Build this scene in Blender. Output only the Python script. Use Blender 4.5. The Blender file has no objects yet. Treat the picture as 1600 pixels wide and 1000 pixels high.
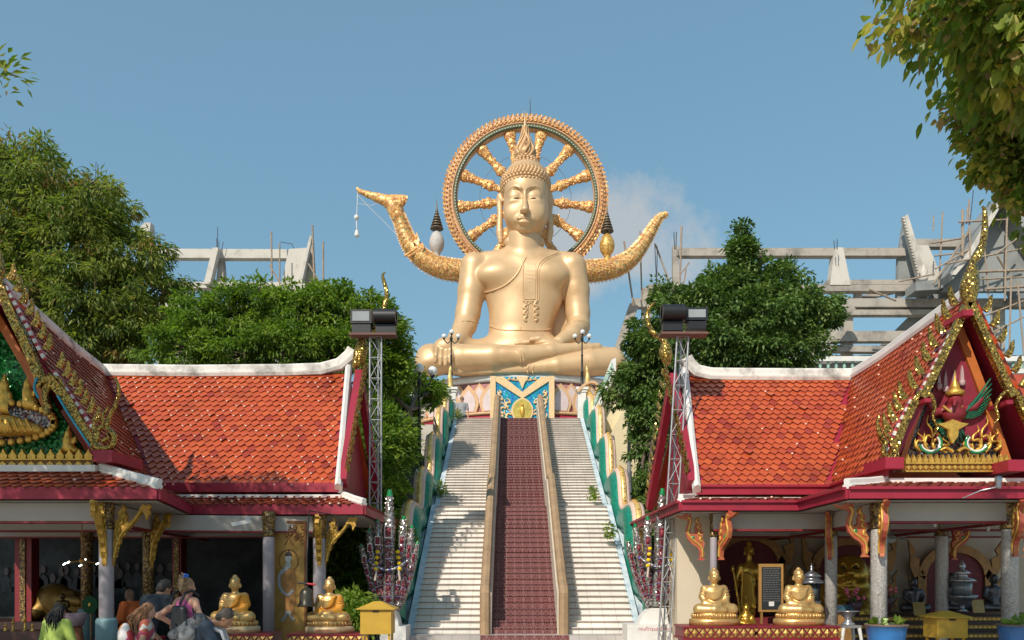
import bpy, math, random
import numpy as np
from mathutils import Vector as V, Matrix
R = math.radians; PI = math.pi
sc = bpy.context.scene; col = sc.collection
# ---------------- camera: level, lens shifted up ----------------
FP = 1230.0; CXP = 800.0; HYP = 905.0; CZ = 1.6
cam = bpy.data.objects.new('camera', bpy.data.cameras.new('camera')); col.objects.link(cam)
cam.location = (0, 0, CZ); cam.rotation_euler = (R(90), 0, 0)
cam.data.sensor_width = 36; cam.data.lens = 36*FP/1600; cam.data.shift_y = (HYP-500)/1600
cam.data.clip_start = .1; cam.data.clip_end = 3000
sc.camera = cam
# ---------------- world and sun ----------------
SUN_EL = R(39); SUN_AZ = R(28)          # sun behind the camera, to the left
w = bpy.data.worlds.new('World'); sc.world = w; w.use_nodes = True
nt = w.node_tree; nt.nodes.clear(); N = nt.nodes.new; L = nt.links.new
out = N('ShaderNodeOutputWorld'); bg = N('ShaderNodeBackground'); sky = N('ShaderNodeTexSky')
sky.sky_type = 'NISHITA'; sky.sun_disc = False; sky.sun_elevation = SUN_EL
sky.sun_rotation = PI + SUN_AZ; sky.air_density = 1.5; sky.dust_density = 1.0; sky.ozone_density = 4.0
tc = N('ShaderNodeTexCoord'); dn = N('ShaderNodeTexNoise'); dn.inputs['Scale'].default_value = 11; dn.inputs['Detail'].default_value = 7
dn.inputs['Roughness'].default_value = .62
# thin cumulus right of the wheel: a soft ball in direction space broken by noise
def dirpx(px, py): return V(((px-CXP), FP, (HYP-py))).normalized()
def mathn(op, a=None, b=None, clamp=False):
    m = N('ShaderNodeMath'); m.operation = op; m.use_clamp = clamp
    for i, x in enumerate((a, b)):
        if x is None: continue
        if isinstance(x, (int, float)): m.inputs[i].default_value = x
        else: L(x, m.inputs[i])
    return m.outputs[0]
L(tc.outputs['Generated'], dn.inputs['Vector'])
tot = None
for (px, py, rad, amp) in ((985, 368, .085, 1.9), (905, 392, .085, 1.5), (1048, 378, .065, .95), (940, 345, .06, 1.0), (1010, 420, .06, .8)):
    vm = N('ShaderNodeVectorMath'); vm.operation = 'DISTANCE'; L(tc.outputs['Generated'], vm.inputs[0]); vm.inputs[1].default_value = dirpx(px, py)
    q = mathn('SUBTRACT', 1.0, mathn('DIVIDE', vm.outputs['Value'], rad)); q = mathn('MULTIPLY', mathn('MAXIMUM', q, 0.0), amp)
    tot = q if tot is None else mathn('MAXIMUM', tot, q)
cl = mathn('MULTIPLY', mathn('ADD', tot, mathn('MULTIPLY', mathn('SUBTRACT', dn.outputs['Fac'], .55), 3.0)), 1.5, True)
cl = mathn('MULTIPLY', cl, mathn('MINIMUM', mathn('MULTIPLY', tot, 4.0), 1.0))
mx = N('ShaderNodeMix'); mx.data_type = 'RGBA'; L(mathn('MULTIPLY', cl, .80), mx.inputs['Factor'])
hsv = N('ShaderNodeHueSaturation'); hsv.inputs['Saturation'].default_value = 1.0; hsv.inputs['Hue'].default_value = .474
L(sky.outputs[0], hsv.inputs['Color'])
ev = N('ShaderNodeMix'); ev.data_type = 'RGBA'; ev.inputs['Factor'].default_value = .58; L(hsv.outputs[0], ev.inputs['A']); ev.inputs['B'].default_value = (1.22, 2.28, 3.34, 1)   # constant blue blended in to flatten the sky gradient
L(ev.outputs['Result'], mx.inputs['A']); mx.inputs['B'].default_value = (3.5, 3.65, 3.75, 1)
L(mx.outputs['Result'], bg.inputs['Color']); bg.inputs['Strength'].default_value = .15
L(bg.outputs[0], out.inputs['Surface'])
sd = bpy.data.lights.new('sun', 'SUN'); sun = bpy.data.objects.new('sun', sd); col.objects.link(sun)
sd.energy = 4.2; sd.angle = R(.5); sd.color = (1, .93, .82)
sdir = V((math.sin(SUN_AZ)*math.cos(SUN_EL), math.cos(SUN_AZ)*math.cos(SUN_EL), -math.sin(SUN_EL)))
sun.rotation_euler = sdir.to_track_quat('-Z', 'Y').to_euler()
sc.view_settings.view_transform = 'Standard'; sc.view_settings.look = 'None'; sc.view_settings.exposure = 0; sc.view_settings.gamma = 1
sc.cycles.max_bounces = 6; sc.cycles.use_denoising = True
# ---------------- helpers ----------------
def W(px, py, Y): return V(((px-CXP)*Y/FP, Y, CZ+(HYP-py)*Y/FP))
ORG = {}
def setp(o, label=None, cat=None, group=None, kind=None):
    if label: o['label'] = label
    if cat: o['category'] = cat
    if group: o['group'] = group
    if kind: o['kind'] = kind
    return o
def thing(name, label, cat, loc, group=None):
    o = bpy.data.objects.new(name, None); col.objects.link(o); o.location = loc; o.empty_display_size = .2
    ORG[o] = V(loc); return setp(o, label, cat, group)
def newmesh(name, verts, faces, mats, midx=None, smooth=None):
    me = bpy.data.meshes.new(name)
    verts = np.asarray(verts, dtype=np.float32).reshape(-1, 3)
    if isinstance(faces, np.ndarray):
        n, k = faces.shape
        me.vertices.add(len(verts)); me.vertices.foreach_set('co', verts.ravel())
        me.loops.add(n*k); me.polygons.add(n)
        me.loops.foreach_set('vertex_index', faces.astype(np.int32).ravel())
        me.polygons.foreach_set('loop_start', np.arange(0, n*k, k, dtype=np.int32))
        me.polygons.foreach_set('loop_total', np.full(n, k, dtype=np.int32))
    else:
        me.from_pydata([tuple(map(float, q)) for q in verts], [], faces)
    for m in (mats if isinstance(mats, (list, tuple)) else [mats]): me.materials.append(m)
    if midx is not None: me.polygons.foreach_set('material_index', np.asarray(midx, dtype=np.int32))
    if smooth is not None:
        s = np.full(len(me.polygons), bool(smooth)) if isinstance(smooth, bool) else np.asarray(smooth, dtype=bool)
        me.polygons.foreach_set('use_smooth', s)
    me.update(calc_edges=True); me.validate(); return me
def link(name, me, parent=None, loc=None):
    o = bpy.data.objects.new(name, me); col.objects.link(o)
    if parent is not None: o.parent = parent
    if loc is not None: o.location = loc
    ORG[o] = ORG[parent] if parent is not None else V(loc or (0, 0, 0))
    return o
def copy_tree(o, loc=None, rz=None, parent=None, scale=None):
    c = o.copy(); col.objects.link(c); c.parent = parent
    if loc is not None: c.location = loc
    if rz is not None: c.rotation_euler = (0, 0, rz)
    if scale is not None: c.scale = (scale,)*3 if isinstance(scale, (int, float)) else scale
    for ch in o.children: copy_tree(ch, parent=c)
    return c
class MB:
    def __init__(s): s.v = []; s.f = []; s.m = []; s.s = []
    def add(s, vs, fs, mi=0, sm=False):
        b = len(s.v); s.v.extend([tuple(q) for q in vs]); s.f.extend([tuple(i+b for i in f) for f in fs])
        s.m.extend([mi]*len(fs)); s.s.extend([sm]*len(fs)); return s
    def box(s, x0, x1, y0, y1, z0, z1, mi=0):
        vs = [(x, y, z) for x in (x0, x1) for y in (y0, y1) for z in (z0, z1)]
        return s.add(vs, [(0, 1, 3, 2), (4, 6, 7, 5), (0, 4, 5, 1), (2, 3, 7, 6), (0, 2, 6, 4), (1, 5, 7, 3)], mi)
    def beam(s, p, q, wd, ht=None, mi=0, up=(0, 0, 1), off=(0, 0)):
        """bar from p to q, wd across, ht along up"""
        ht = ht or wd; p = V(p); q = V(q); d = (q-p).normalized(); up = V(up)
        if abs(d.dot(up.normalized())) > .98: up = V((0, 1, 0))
        a = d.cross(up).normalized(); b = a.cross(d).normalized()
        vs = []
        for e in (p, q):
            for (i, j) in ((-1, -1), (1, -1), (1, 1), (-1, 1)): vs.append(e+a*(i*wd/2+off[0])+b*(j*ht/2+off[1]))
        return s.add(vs, [(0, 1, 2, 3), (7, 6, 5, 4), (0, 4, 5, 1), (1, 5, 6, 2), (2, 6, 7, 3), (3, 7, 4, 0)], mi)
    def tube(s, path, rad, n=8, mi=0, sm=True, sx=1.0, sy=1.0, cap=True, ref=None, mfn=None):
        P = [V(p) for p in path]; k = len(P)
        rad = [rad]*k if isinstance(rad, (int, float)) else rad
        vs = []; ref = V(ref) if ref else None; prev = None
        for i in range(k):
            d = (P[min(i+1, k-1)]-P[max(i-1, 0)]).normalized()
            if ref is not None: a = d.cross(ref)
            elif prev is None: a = d.cross(V((0, 0, 1)) if abs(d.z) < .9 else V((0, 1, 0)))
            else: a = prev-d*prev.dot(d)
            if a.length < 1e-5: a = V((1, 0, 0))
            a.normalize(); prev = a; b = a.cross(d).normalized()
            for j in range(n):
                t = 2*PI*j/n; vs.append(P[i]+a*(math.cos(t)*rad[i]*sx)+b*(math.sin(t)*rad[i]*sy))
        fs = [(i*n+j, i*n+(j+1) % n, (i+1)*n+(j+1) % n, (i+1)*n+j) for i in range(k-1) for j in range(n)]
        b0 = len(s.f); s.add(vs, fs, mi, sm)
        if mfn:
            for q, (i, j) in enumerate([(i, j) for i in range(k-1) for j in range(n)]): s.m[b0+q] = mfn(i, j)
        if cap: s.add([vs[j] for j in range(n)], [tuple(range(n))[::-1]], mi); s.add([vs[(k-1)*n+j] for j in range(n)], [tuple(range(n))], mi)
        return s
    def lathe(s, c, prof, n=16, mi=0, sm=True, sx=1, sy=1, mfn=None):
        c = V(c); vs = []
        for (r, z) in prof:
            for j in range(n):
                t = 2*PI*j/n; vs.append(c+V((math.cos(t)*r*sx, math.sin(t)*r*sy, z)))
        k = len(prof); fs = []; ms = []
        for i in range(k-1):
            for j in range(n): fs.append((i*n+j, i*n+(j+1) % n, (i+1)*n+(j+1) % n, (i+1)*n+j)); ms.append(mfn(i, j) if mfn else mi)
        fs.append(tuple(range(n))[::-1]); fs.append(tuple((k-1)*n+j for j in range(n))); ms += [ms[0], ms[-1]]
        b0 = len(s.f); s.add(vs, fs, mi, sm)
        for q, m_ in enumerate(ms): s.m[b0+q] = m_
        s.s[-1] = s.s[-2] = False
        return s
    def ell(s, c, r, n=10, mi=0, rot=None, sm=True):
        c = V(c); r = (r, r, r) if isinstance(r, (int, float)) else r; m = max(3, n//2); vs = []
        for i in range(1, m):
            ph = PI*i/m
            for j in range(n):
                t = 2*PI*j/n; q = V((math.sin(ph)*math.cos(t)*r[0], math.sin(ph)*math.sin(t)*r[1], math.cos(ph)*r[2])); vs.append(c+(rot @ q if rot else q))
        a = V((0, 0, r[2])); a = rot @ a if rot else a; vs.append(c+a); vs.append(c-a); T = len(vs)-2
        fs = [((i)*n+j, (i+1)*n+j, (i+1)*n+(j+1) % n, i*n+(j+1) % n) for i in range(m-2) for j in range(n)]
        fs += [(T, j, (j+1) % n) for j in range(n)]+[(T+1, (m-2)*n+(j+1) % n, (m-2)*n+j) for j in range(n)]
        return s.add(vs, fs, mi, sm)
    def prism(s, poly, fn, d0, d1, mi=0, mi2=None):
        """outline poly (u,v) -> fn(u,v,d), extruded from d0 to d1"""
        n = len(poly); vs = [fn(u, v, d0) for u, v in poly]+[fn(u, v, d1) for u, v in poly]
        s.add(vs, [tuple(range(n)), tuple(range(2*n-1, n-1, -1))], mi)
        return s.add(vs, [(i, i+n, (i+1) % n+n, (i+1) % n) for i in range(n)], mi if mi2 is None else mi2)
    def slab(s, pts, th, mi=0):
        """polygon in space, thickened downwards along its normal"""
        P = [V(p) for p in pts]; nrm = V((0, 0, 0))
        for i in range(len(P)): nrm += (P[i]-P[0]).cross(P[(i+1) % len(P)]-P[0])
        nrm.normalize(); n = len(P); vs = P+[p-nrm*th for p in P]
        s.add(vs, [tuple(range(n)), tuple(range(2*n-1, n-1, -1))], mi)
        return s.add(vs, [(i, i+n, (i+1) % n+n, (i+1) % n) for i in range(n)], mi)
    def build(s, name, mats, parent=None, loc=None):
        o_ = ORG[parent] if parent is not None else V(loc or (0, 0, 0))
        me = newmesh(name, np.array(s.v)-np.array(o_), s.f, mats, s.m, s.s)
        bmf(me)
        return link(name, me, parent, None if parent is not None else o_)
import bmesh
def bmf(me):
    b = bmesh.new(); b.from_mesh(me); bmesh.ops.recalc_face_normals(b, faces=b.faces); b.to_mesh(me); b.free()
def spline(pts, n=6):
    """Catmull-Rom through pts (tuples of any size)"""
    P = [np.array(p, float) for p in pts]; P = [2*P[0]-P[1]]+P+[2*P[-1]-P[-2]]; o = []
    for i in range(1, len(P)-2):
        for k in range(n):
            t = k/n; a, b, c, d = P[i-1:i+3]
            o.append(.5*((2*b)+(-a+c)*t+(2*a-5*b+4*c-d)*t*t+(-a+3*b-3*c+d)*t**3))
    o.append(P[-2]); return o
# ---- signed distance modelling: smooth unions meshed with surface nets ----
class SDF:
    def __init__(s, lo, hi, h):
        s.h = h; s.lo = np.array(lo, float); n = np.ceil((np.array(hi)-s.lo)/h).astype(int)+1
        s.ax = [s.lo[i]+h*np.arange(n[i]) for i in range(3)]; s.F = np.full(n, 9.0, np.float32)
    def _reg(s, lo, hi):
        sl = []
        for i in range(3):
            a = int(np.floor((lo[i]-s.lo[i])/s.h)); b = int(np.ceil((hi[i]-s.lo[i])/s.h))+1
            sl.append(slice(max(0, a), max(0, min(b, len(s.ax[i])))))
        return tuple(sl), np.ix_(*[s.ax[i][sl[i]] for i in range(3)])
    def _put(s, sl, d, k, sub):
        f = s.F[sl]
        if sub: d = -d; hh = np.clip(.5-.5*(f-d)/k, 0, 1); s.F[sl] = f*(1-hh)+d*hh+k*hh*(1-hh)
        else: hh = np.clip(.5+.5*(f-d)/k, 0, 1); s.F[sl] = f*(1-hh)+d*hh-k*hh*(1-hh)
    def ell(s, c, r, k=.05, rot=None, sub=False):
        c = np.array(c, float); r = np.array([r]*3 if isinstance(r, (int, float)) else r, float); m = (max(r) if rot else r)+k+3*s.h
        sl, (x, y, z) = s._reg(c-m, c+m); x = x-c[0]; y = y-c[1]; z = z-c[2]
        if rot:
            M = np.array(rot.to_3x3().transposed()); x, y, z = [M[i][0]*x+M[i][1]*y+M[i][2]*z for i in range(3)]
        k0 = np.sqrt((x/r[0])**2+(y/r[1])**2+(z/r[2])**2); k1 = np.sqrt((x/r[0]**2)**2+(y/r[1]**2)**2+(z/r[2]**2)**2)+1e-9
        s._put(sl, k0*(k0-1)/k1, k, sub); return s
    def cap(s, a, b, ra, rb=None, k=.05, sub=False, sy=1.0):
        rb = ra if rb is None else rb; a = np.array(a, float); b = np.array(b, float); m = max(ra, rb)*max(1, 1/sy)+k+3*s.h
        sl, (x, y, z) = s._reg(np.minimum(a, b)-m, np.maximum(a, b)+m)
        A = a*[1, sy, 1]; ba = b*[1, sy, 1]-A; y = y*sy
        t = np.clip(((x-A[0])*ba[0]+(y-A[1])*ba[1]+(z-A[2])*ba[2])/(ba@ba+1e-9), 0, 1)
        d = np.sqrt((x-A[0]-t*ba[0])**2+(y-A[1]-t*ba[1])**2+(z-A[2]-t*ba[2])**2)-(ra+(rb-ra)*t)
        s._put(sl, d, k, sub); return s
    def chain(s, pts, rs, k=.05, sub=False):
        for i in range(len(pts)-1): s.cap(pts[i], pts[i+1], rs[i], rs[i+1], k, sub)
        return s
    def clip(s, axis, val, keep_above=True, k=.02):
        d = s.ax[axis]-val; d = -d if keep_above else d; sh = [1, 1, 1]; sh[axis] = -1
        s.F = np.maximum(s.F, d.reshape(sh)); return s
    def front(s, x, z, extra=0.0):
        """y of the surface seen from the front at (x,z)"""
        i = int(round((x-s.lo[0])/s.h)); k = int(round((z-s.lo[2])/s.h))
        i = min(max(i, 0), s.F.shape[0]-1); k = min(max(k, 0), s.F.shape[2]-1)
        c = s.F[i, :, k]; q = np.where(c < 0)[0]
        if len(q) == 0: return None
        j = q[0]; t = c[j-1]/(c[j-1]-c[j]) if j > 0 else 0
        return s.ax[1][max(j-1, 0)]+t*s.h-extra
    def mesh(s):
        F = s.F.astype(np.float64); n = np.array(F.shape)-1
        S = F < 0; cs = [(i, j, k) for i in (0, 1) for j in (0, 1) for k in (0, 1)]
        sub = lambda A, c: A[c[0]:c[0]+n[0], c[1]:c[1]+n[1], c[2]:c[2]+n[2]]
        cnt = sum(sub(S, c).astype(np.int8) for c in cs); mk = (cnt > 0) & (cnt < 8)
        I = np.argwhere(mk); idx = np.full(n, -1, np.int64); idx[mk] = np.arange(len(I))
        acc = np.zeros((len(I), 3)); cc = np.zeros(len(I)); vals = {c: sub(F, c)[mk] for c in cs}
        for a in cs:
            for ax_ in range(3):
                if a[ax_]: continue
                b = list(a); b[ax_] = 1; b = tuple(b); fa, fb = vals[a], vals[b]; cr = (fa < 0) != (fb < 0)
                t = np.where(cr, fa/np.where(cr, fa-fb, 1), 0); p = np.tile(np.array(a, float), (len(I), 1)); p[:, ax_] += t
                acc += p*cr[:, None]; cc += cr
        vs = s.lo+(I+acc/cc[:, None])*s.h; fs = []
        for ax_ in range(3):
            o1, o2 = [(1, 2), (2, 0), (0, 1)][ax_]
            sl0 = [slice(0, n[i]+1) for i in range(3)]; sl1 = list(sl0); sl0[ax_] = slice(0, n[ax_]); sl1[ax_] = slice(1, n[ax_]+1)
            A = S[tuple(sl0)]; B = S[tuple(sl1)]; E = np.argwhere(A != B); E = E[(E[:, o1] > 0) & (E[:, o2] > 0) & (E[:, o1] < n[o1]) & (E[:, o2] < n[o2])]
            sg = A[tuple(E.T)]; q = []
            for (d1, d2) in ((-1, -1), (0, -1), (0, 0), (-1, 0)):
                e = E.copy(); e[:, o1] += d1; e[:, o2] += d2; q.append(idx[tuple(e.T)])
            q = np.stack(q, 1); q[~sg] = q[~sg][:, ::-1]; fs.append(q)
        fs = np.concatenate(fs); fs = fs[(fs >= 0).all(1)]
        return vs, fs
    def build(s, name, mats, parent=None, loc=None, mfn=None):
        vs, fs = s.mesh(); o_ = np.array(ORG[parent] if parent is not None else V(loc or (0, 0, 0)))
        mi = mfn(vs[fs].mean(1)) if mfn else None
        return link(name, newmesh(name, vs-o_, fs, mats, mi, True), parent, None if parent is not None else tuple(o_))
# ---- materials ----
def mat(name, c, rough=.6, metal=0.0, var=.12, vs=3.0, bump=0.0, bs=20.0, spec=.5, coat=0.0, c2=None, c2f=.5, tr=0.0, detail=4):
    m = bpy.data.materials.new(name); m.use_nodes = True; t = m.node_tree; b = t.nodes['Principled BSDF']
    b.inputs['Roughness'].default_value = rough; b.inputs['Metallic'].default_value = metal; b.inputs['Specular IOR Level'].default_value = spec
    b.inputs['Coat Weight'].default_value = coat; b.inputs['Coat Roughness'].default_value = .15
    tcn = t.nodes.new('ShaderNodeTexCoord')
    nz = t.nodes.new('ShaderNodeTexNoise'); nz.inputs['Scale'].default_value = vs; nz.inputs['Detail'].default_value = detail; nz.inputs['Roughness'].default_value = .65
    t.links.new(tcn.outputs['Object'], nz.inputs['Vector'])
    rp = t.nodes.new('ShaderNodeValToRGB'); rp.color_ramp.elements[0].position = .3; rp.color_ramp.elements[1].position = .7
    lo = [x*(1-var) for x in c]; hi = [min(1, x*(1+var)) for x in c]
    if c2: lo = c2; rp.color_ramp.elements[0].position = c2f-.12; rp.color_ramp.elements[1].position = c2f+.12
    rp.color_ramp.elements[0].color = (*lo, 1); rp.color_ramp.elements[1].color = (*hi, 1)
    t.links.new(nz.outputs['Fac'], rp.inputs['Fac']); t.links.new(rp.outputs['Color'], b.inputs['Base Color'])
    if bump:
        n2 = t.nodes.new('ShaderNodeTexNoise'); n2.inputs['Scale'].default_value = bs; n2.inputs['Detail'].default_value = 5
        t.links.new(tcn.outputs['Object'], n2.inputs['Vector']); bp = t.nodes.new('ShaderNodeBump'); bp.inputs['Strength'].default_value = bump; bp.inputs['Distance'].default_value = .02
        t.links.new(n2.outputs['Fac'], bp.inputs['Height']); t.links.new(bp.outputs['Normal'], b.inputs['Normal'])
    if tr: b.inputs['Subsurface Weight'].default_value = 0
    m['b'] = 1; return m
def mosaic(name, cols, scale=18, rough=.25, metal=.5, bump=.6, grout=None):
    """small glued tesserae: voronoi cells each with its own colour and tilt"""
    m = bpy.data.materials.new(name); m.use_nodes = True; t = m.node_tree; b = t.nodes['Principled BSDF']
    b.inputs['Roughness'].default_value = rough; b.inputs['Metallic'].default_value = metal
    tcn = t.nodes.new('ShaderNodeTexCoord'); vo = t.nodes.new('ShaderNodeTexVoronoi'); vo.inputs['Scale'].default_value = scale
    t.links.new(tcn.outputs['Object'], vo.inputs['Vector']); sp = t.nodes.new('ShaderNodeSeparateColor'); t.links.new(vo.outputs['Color'], sp.inputs[0])
    rp = t.nodes.new('ShaderNodeValToRGB'); rp.color_ramp.interpolation = 'CONSTANT'
    while len(rp.color_ramp.elements) < len(cols): rp.color_ramp.elements.new(.5)
    for i, c in enumerate(cols): rp.color_ramp.elements[i].position = i/len(cols); rp.color_ramp.elements[i].color = (*c, 1)
    t.links.new(sp.outputs[0], rp.inputs['Fac']); t.links.new(rp.outputs['Color'], b.inputs['Base Color'])
    # tilt each piece: perturb the normal by the cell's own random vector
    ge = t.nodes.new('ShaderNodeNewGeometry'); a = t.nodes.new('ShaderNodeVectorMath'); a.operation = 'SUBTRACT'; t.links.new(vo.outputs['Color'], a.inputs[0]); a.inputs[1].default_value = (.5, .5, .5)
    s_ = t.nodes.new('ShaderNodeVectorMath'); s_.operation = 'SCALE'; s_.inputs['Scale'].default_value = bump; t.links.new(a.outputs[0], s_.inputs[0])
    ad = t.nodes.new('ShaderNodeVectorMath'); ad.operation = 'ADD'; t.links.new(ge.outputs['Normal'], ad.inputs[0]); t.links.new(s_.outputs[0], ad.inputs[1])
    nm = t.nodes.new('ShaderNodeVectorMath'); nm.operation = 'NORMALIZE'; t.links.new(ad.outputs[0], nm.inputs[0]); t.links.new(nm.outputs[0], b.inputs['Normal'])
    return m
GOLD = mat('satin_gold_paint', (.60, .395, .21), .44, .24, c2=(.53, .325, .155), c2f=.40, vs=.7, bump=.05, bs=3, detail=9)
GOLDH = mat('satin_gold_curls', (.58, .35, .17), .45, .3, var=.1)
ORN = mosaic('ornate_gold', [(.78, .44, .13), (.66, .30, .09), (.85, .55, .22), (.74, .38, .11), (.60, .26, .12)], 11, .4, .2, .45)
ORN2 = mosaic('ornate_gold_green', [(.74, .40, .11), (.62, .30, .08), (.30, .28, .10), (.80, .52, .22), (.58, .28, .12)], 10, .4, .2, .4)
MIRG = mosaic('gold_mirror_mosaic', [(.60, .40, .09), (.38, .23, .05), (.14, .08, .03), (.50, .32, .08)], 46, .2, .8, .9)
GLEAF = mat('carved_gold', (.72, .42, .08), .35, .6, var=.25, vs=14, bump=.5, bs=30)
CONC = mat('raw_concrete', (.36, .32, .27), .9, c2=(.17, .15, .13), c2f=.42, detail=8, vs=.9, bump=.3, bs=9)
CONCG = mat('cement_render', (.26, .27, .26), .9, c2=(.17, .18, .175), c2f=.45, detail=7, vs=.5, bump=.15, bs=7)
CONCL = mat('pale_render', (.52, .48, .42), .9, c2=(.33, .30, .26), c2f=.40, detail=8, vs=1.0, bump=.2, bs=8)
WHITE = mat('white_paint', (.72, .69, .64), .6, var=.1, vs=2.5, bump=.08, bs=15)
WSTAIN = mat('weathered_white_paint', (.66, .62, .56), .7, c2=(.26, .24, .21), c2f=.43, vs=2.2, bump=.15, bs=12, detail=9)
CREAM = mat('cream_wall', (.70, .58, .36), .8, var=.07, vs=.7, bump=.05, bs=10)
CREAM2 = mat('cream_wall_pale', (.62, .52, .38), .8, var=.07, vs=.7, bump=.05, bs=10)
CRIM = mat('crimson_paint', (.29, .014, .034), .48, c2=(.22, .012, .026), c2f=.42, detail=8, vs=1.6, bump=.05, bs=10)
DKRED = mat('dark_red_paint', (.22, .015, .02), .5, var=.2, vs=4)
GREYW = mat('grey_post_paint', (.18, .18, .19), .5, var=.1)
BLACK = mat('black_metal', (.012, .012, .013), .45, var=.2)
STEEL = mat('galvanised_steel', (.42, .42, .42), .45, .5, var=.15, vs=6)
WOOD = mat('weathered_pole_wood', (.33, .25, .18), .85, var=.25, vs=5, bump=.2, bs=20)
# ================= ground and the temple mound =================
AX = .28                                  # axis of the stairs
PAVE = mat('pale_paving', (.42, .38, .33), .85, var=.12, vs=1.5, bump=.1, bs=12)
g = MB(); g.add([(-900, -300, 0), (900, -300, 0), (900, 1500, 0), (-900, 1500, 0)], [(0, 1, 2, 3)])
setp(g.build('ground', PAVE), kind='structure')
EARTH = mat('earth_green', (.035, .05, .018), .95, var=.5, vs=.7, bump=.8, bs=2)
def hill_z(x, y):
    dx = max(0, abs(x-AX)-3.6); top = 7.6
    ramp = min(1, max(0, (y-19.5)/13)); side = math.exp(-(max(0, dx-2)/9)**2)*.75+.25
    return max(.02, min(top*ramp*side, 7.6*ramp-.9*min(1, max(0, 5-dx)/5)))-.05
nx, ny = 80, 60; gx = np.concatenate([np.linspace(-75, AX-3.1, 40), np.linspace(AX+3.1, 75, 40)]); gy = np.linspace(19.6, 95, ny)
vs = [(x, y, hill_z(x, y) if y < 90 else -.2) for x in gx for y in gy]
fs = [(i*ny+j, (i+1)*ny+j, (i+1)*ny+j+1, i*ny+j+1) for i in range(nx-1) for j in range(ny-1)
      if not (abs((gx[i]+gx[i+1])/2-AX) < 3.2)]
hm = MB().add(vs, fs, 0, True); setp(hm.build('hillside', EARTH), kind='structure')
# ================= staircase =================
def tilemat(name, base, line, sx, sz, lw, pat=False):
    m = bpy.data.materials.new(name); m.use_nodes = True; t = m.node_tree; b = t.nodes['Principled BSDF']; b.inputs['Roughness'].default_value = .45
    N2 = t.nodes.new; L2 = t.links.new; c = N2('ShaderNodeTexCoord'); sp = N2('ShaderNodeSeparateXYZ'); L2(c.outputs['Object'], sp.inputs[0])
    def M(op, a, b_=None, c_=None):
        q = N2('ShaderNodeMath'); q.operation = op
        for i, x in enumerate((a, b_, c_)):
            if x is None: continue
            if isinstance(x, (int, float)): q.inputs[i].default_value = x
            else: L2(x, q.inputs[i])
        return q.outputs[0]
    fx = M('FRACT', M('DIVIDE', sp.outputs[0], sx)); gr = M('LESS_THAN', M('MINIMUM', fx, M('SUBTRACT', 1.0, fx)), lw/sx)
    if pat:
        cx = M('SUBTRACT', fx, .5); yy = M('FRACT', M('DIVIDE', M('ADD', sp.outputs[1], sp.outputs[2]), sz)); cy = M('SUBTRACT', yy, .5)
        r = M('SQRT', M('ADD', M('MULTIPLY', cx, cx), M('MULTIPLY', cy, cy)))
        ring = M('LESS_THAN', M('ABSOLUTE', M('SUBTRACT', r, .40)), .035); ring2 = M('LESS_THAN', M('ABSOLUTE', M('SUBTRACT', r, .17)), .03)
        dg = M('LESS_THAN', M('ABSOLUTE', M('SUBTRACT', M('ABSOLUTE', cx), M('ABSOLUTE', cy))), .03); dg = M('MULTIPLY', dg, M('GREATER_THAN', r, .18))
        gr = M('MINIMUM', 1.0, M('ADD', gr, M('ADD', M('MULTIPLY', ring, .7), M('ADD', M('MULTIPLY', ring2, .5), M('MULTIPLY', dg, .5)))))
    nz = N2('ShaderNodeTexNoise'); nz.inputs['Scale'].default_value = 1.3; nz.inputs['Detail'].default_value = 9; nz.inputs['Roughness'].default_value = .7; L2(c.outputs['Object'], nz.inputs['Vector'])
    rp = N2('ShaderNodeValToRGB'); rp.color_ramp.elements[0].position = .3; rp.color_ramp.elements[1].position = .62
    rp.color_ramp.elements[0].color = (*[x*.72 for x in base], 1); rp.color_ramp.elements[1].color = (*base, 1); L2(nz.outputs['Fac'], rp.inputs['Fac'])
    mx_ = N2('ShaderNodeMix'); mx_.data_type = 'RGBA'; L2(gr, mx_.inputs['Factor']); L2(rp.outputs['Color'], mx_.inputs['A']); mx_.inputs['B'].default_value = (*line, 1)
    L2(mx_.outputs['Result'], b.inputs['Base Color']); return m
STW = tilemat('white_step_tile', (.84, .78, .70), (.50, .44, .38), .31, .3, .006)
STR = tilemat('maroon_patterned_tile', (.15, .032, .032), (.36, .20, .18), .21, .21, .006, True)
NOSE_SHADE = mat('brown_nosing_shade', (.24, .16, .12), .8, var=.35, vs=3)  # dark strip paints the shadow line under each tread, with some dirt
st = thing('grand_staircase', 'broad white stair with a dark red tiled middle flight climbing to the giant statue', 'staircase', (AX, 18, 0))
RISE1 = .142; N1 = 24; N2_ = 38; Y0 = 17.9; Z0 = .36
Y1 = 23.5; ZL = Z0+RISE1*N1; LAND = .75; RISE2 = (8.23-ZL)/N2_; Y2 = 32.6
steps = []
for i in range(N1): steps.append((Y0+(Y1-Y0)*i/N1, Z0+RISE1*i, Z0+RISE1*(i+1), Y0+(Y1-Y0)*(i+1)/N1))
for i in range(N2_):
    a = Y1+LAND; steps.append((a+(Y2-a)*i/N2_, ZL+RISE2*i, ZL+RISE2*(i+1), a+(Y2-a)*(i+1)/N2_))
def stz(y):
    z = Z0
    for s_ in steps:
        if y >= s_[0]: z = s_[2]
    return z
def stl(y):                                # smooth nosing line
    if y < Y1: return Z0+(ZL-Z0)*(y-Y0)/(Y1-Y0)
    if y < Y1+LAND: return ZL
    return ZL+(8.23-ZL)*min(1, (y-Y1-LAND)/(Y2-Y1-LAND))
rnd = random.Random(4)
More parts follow.
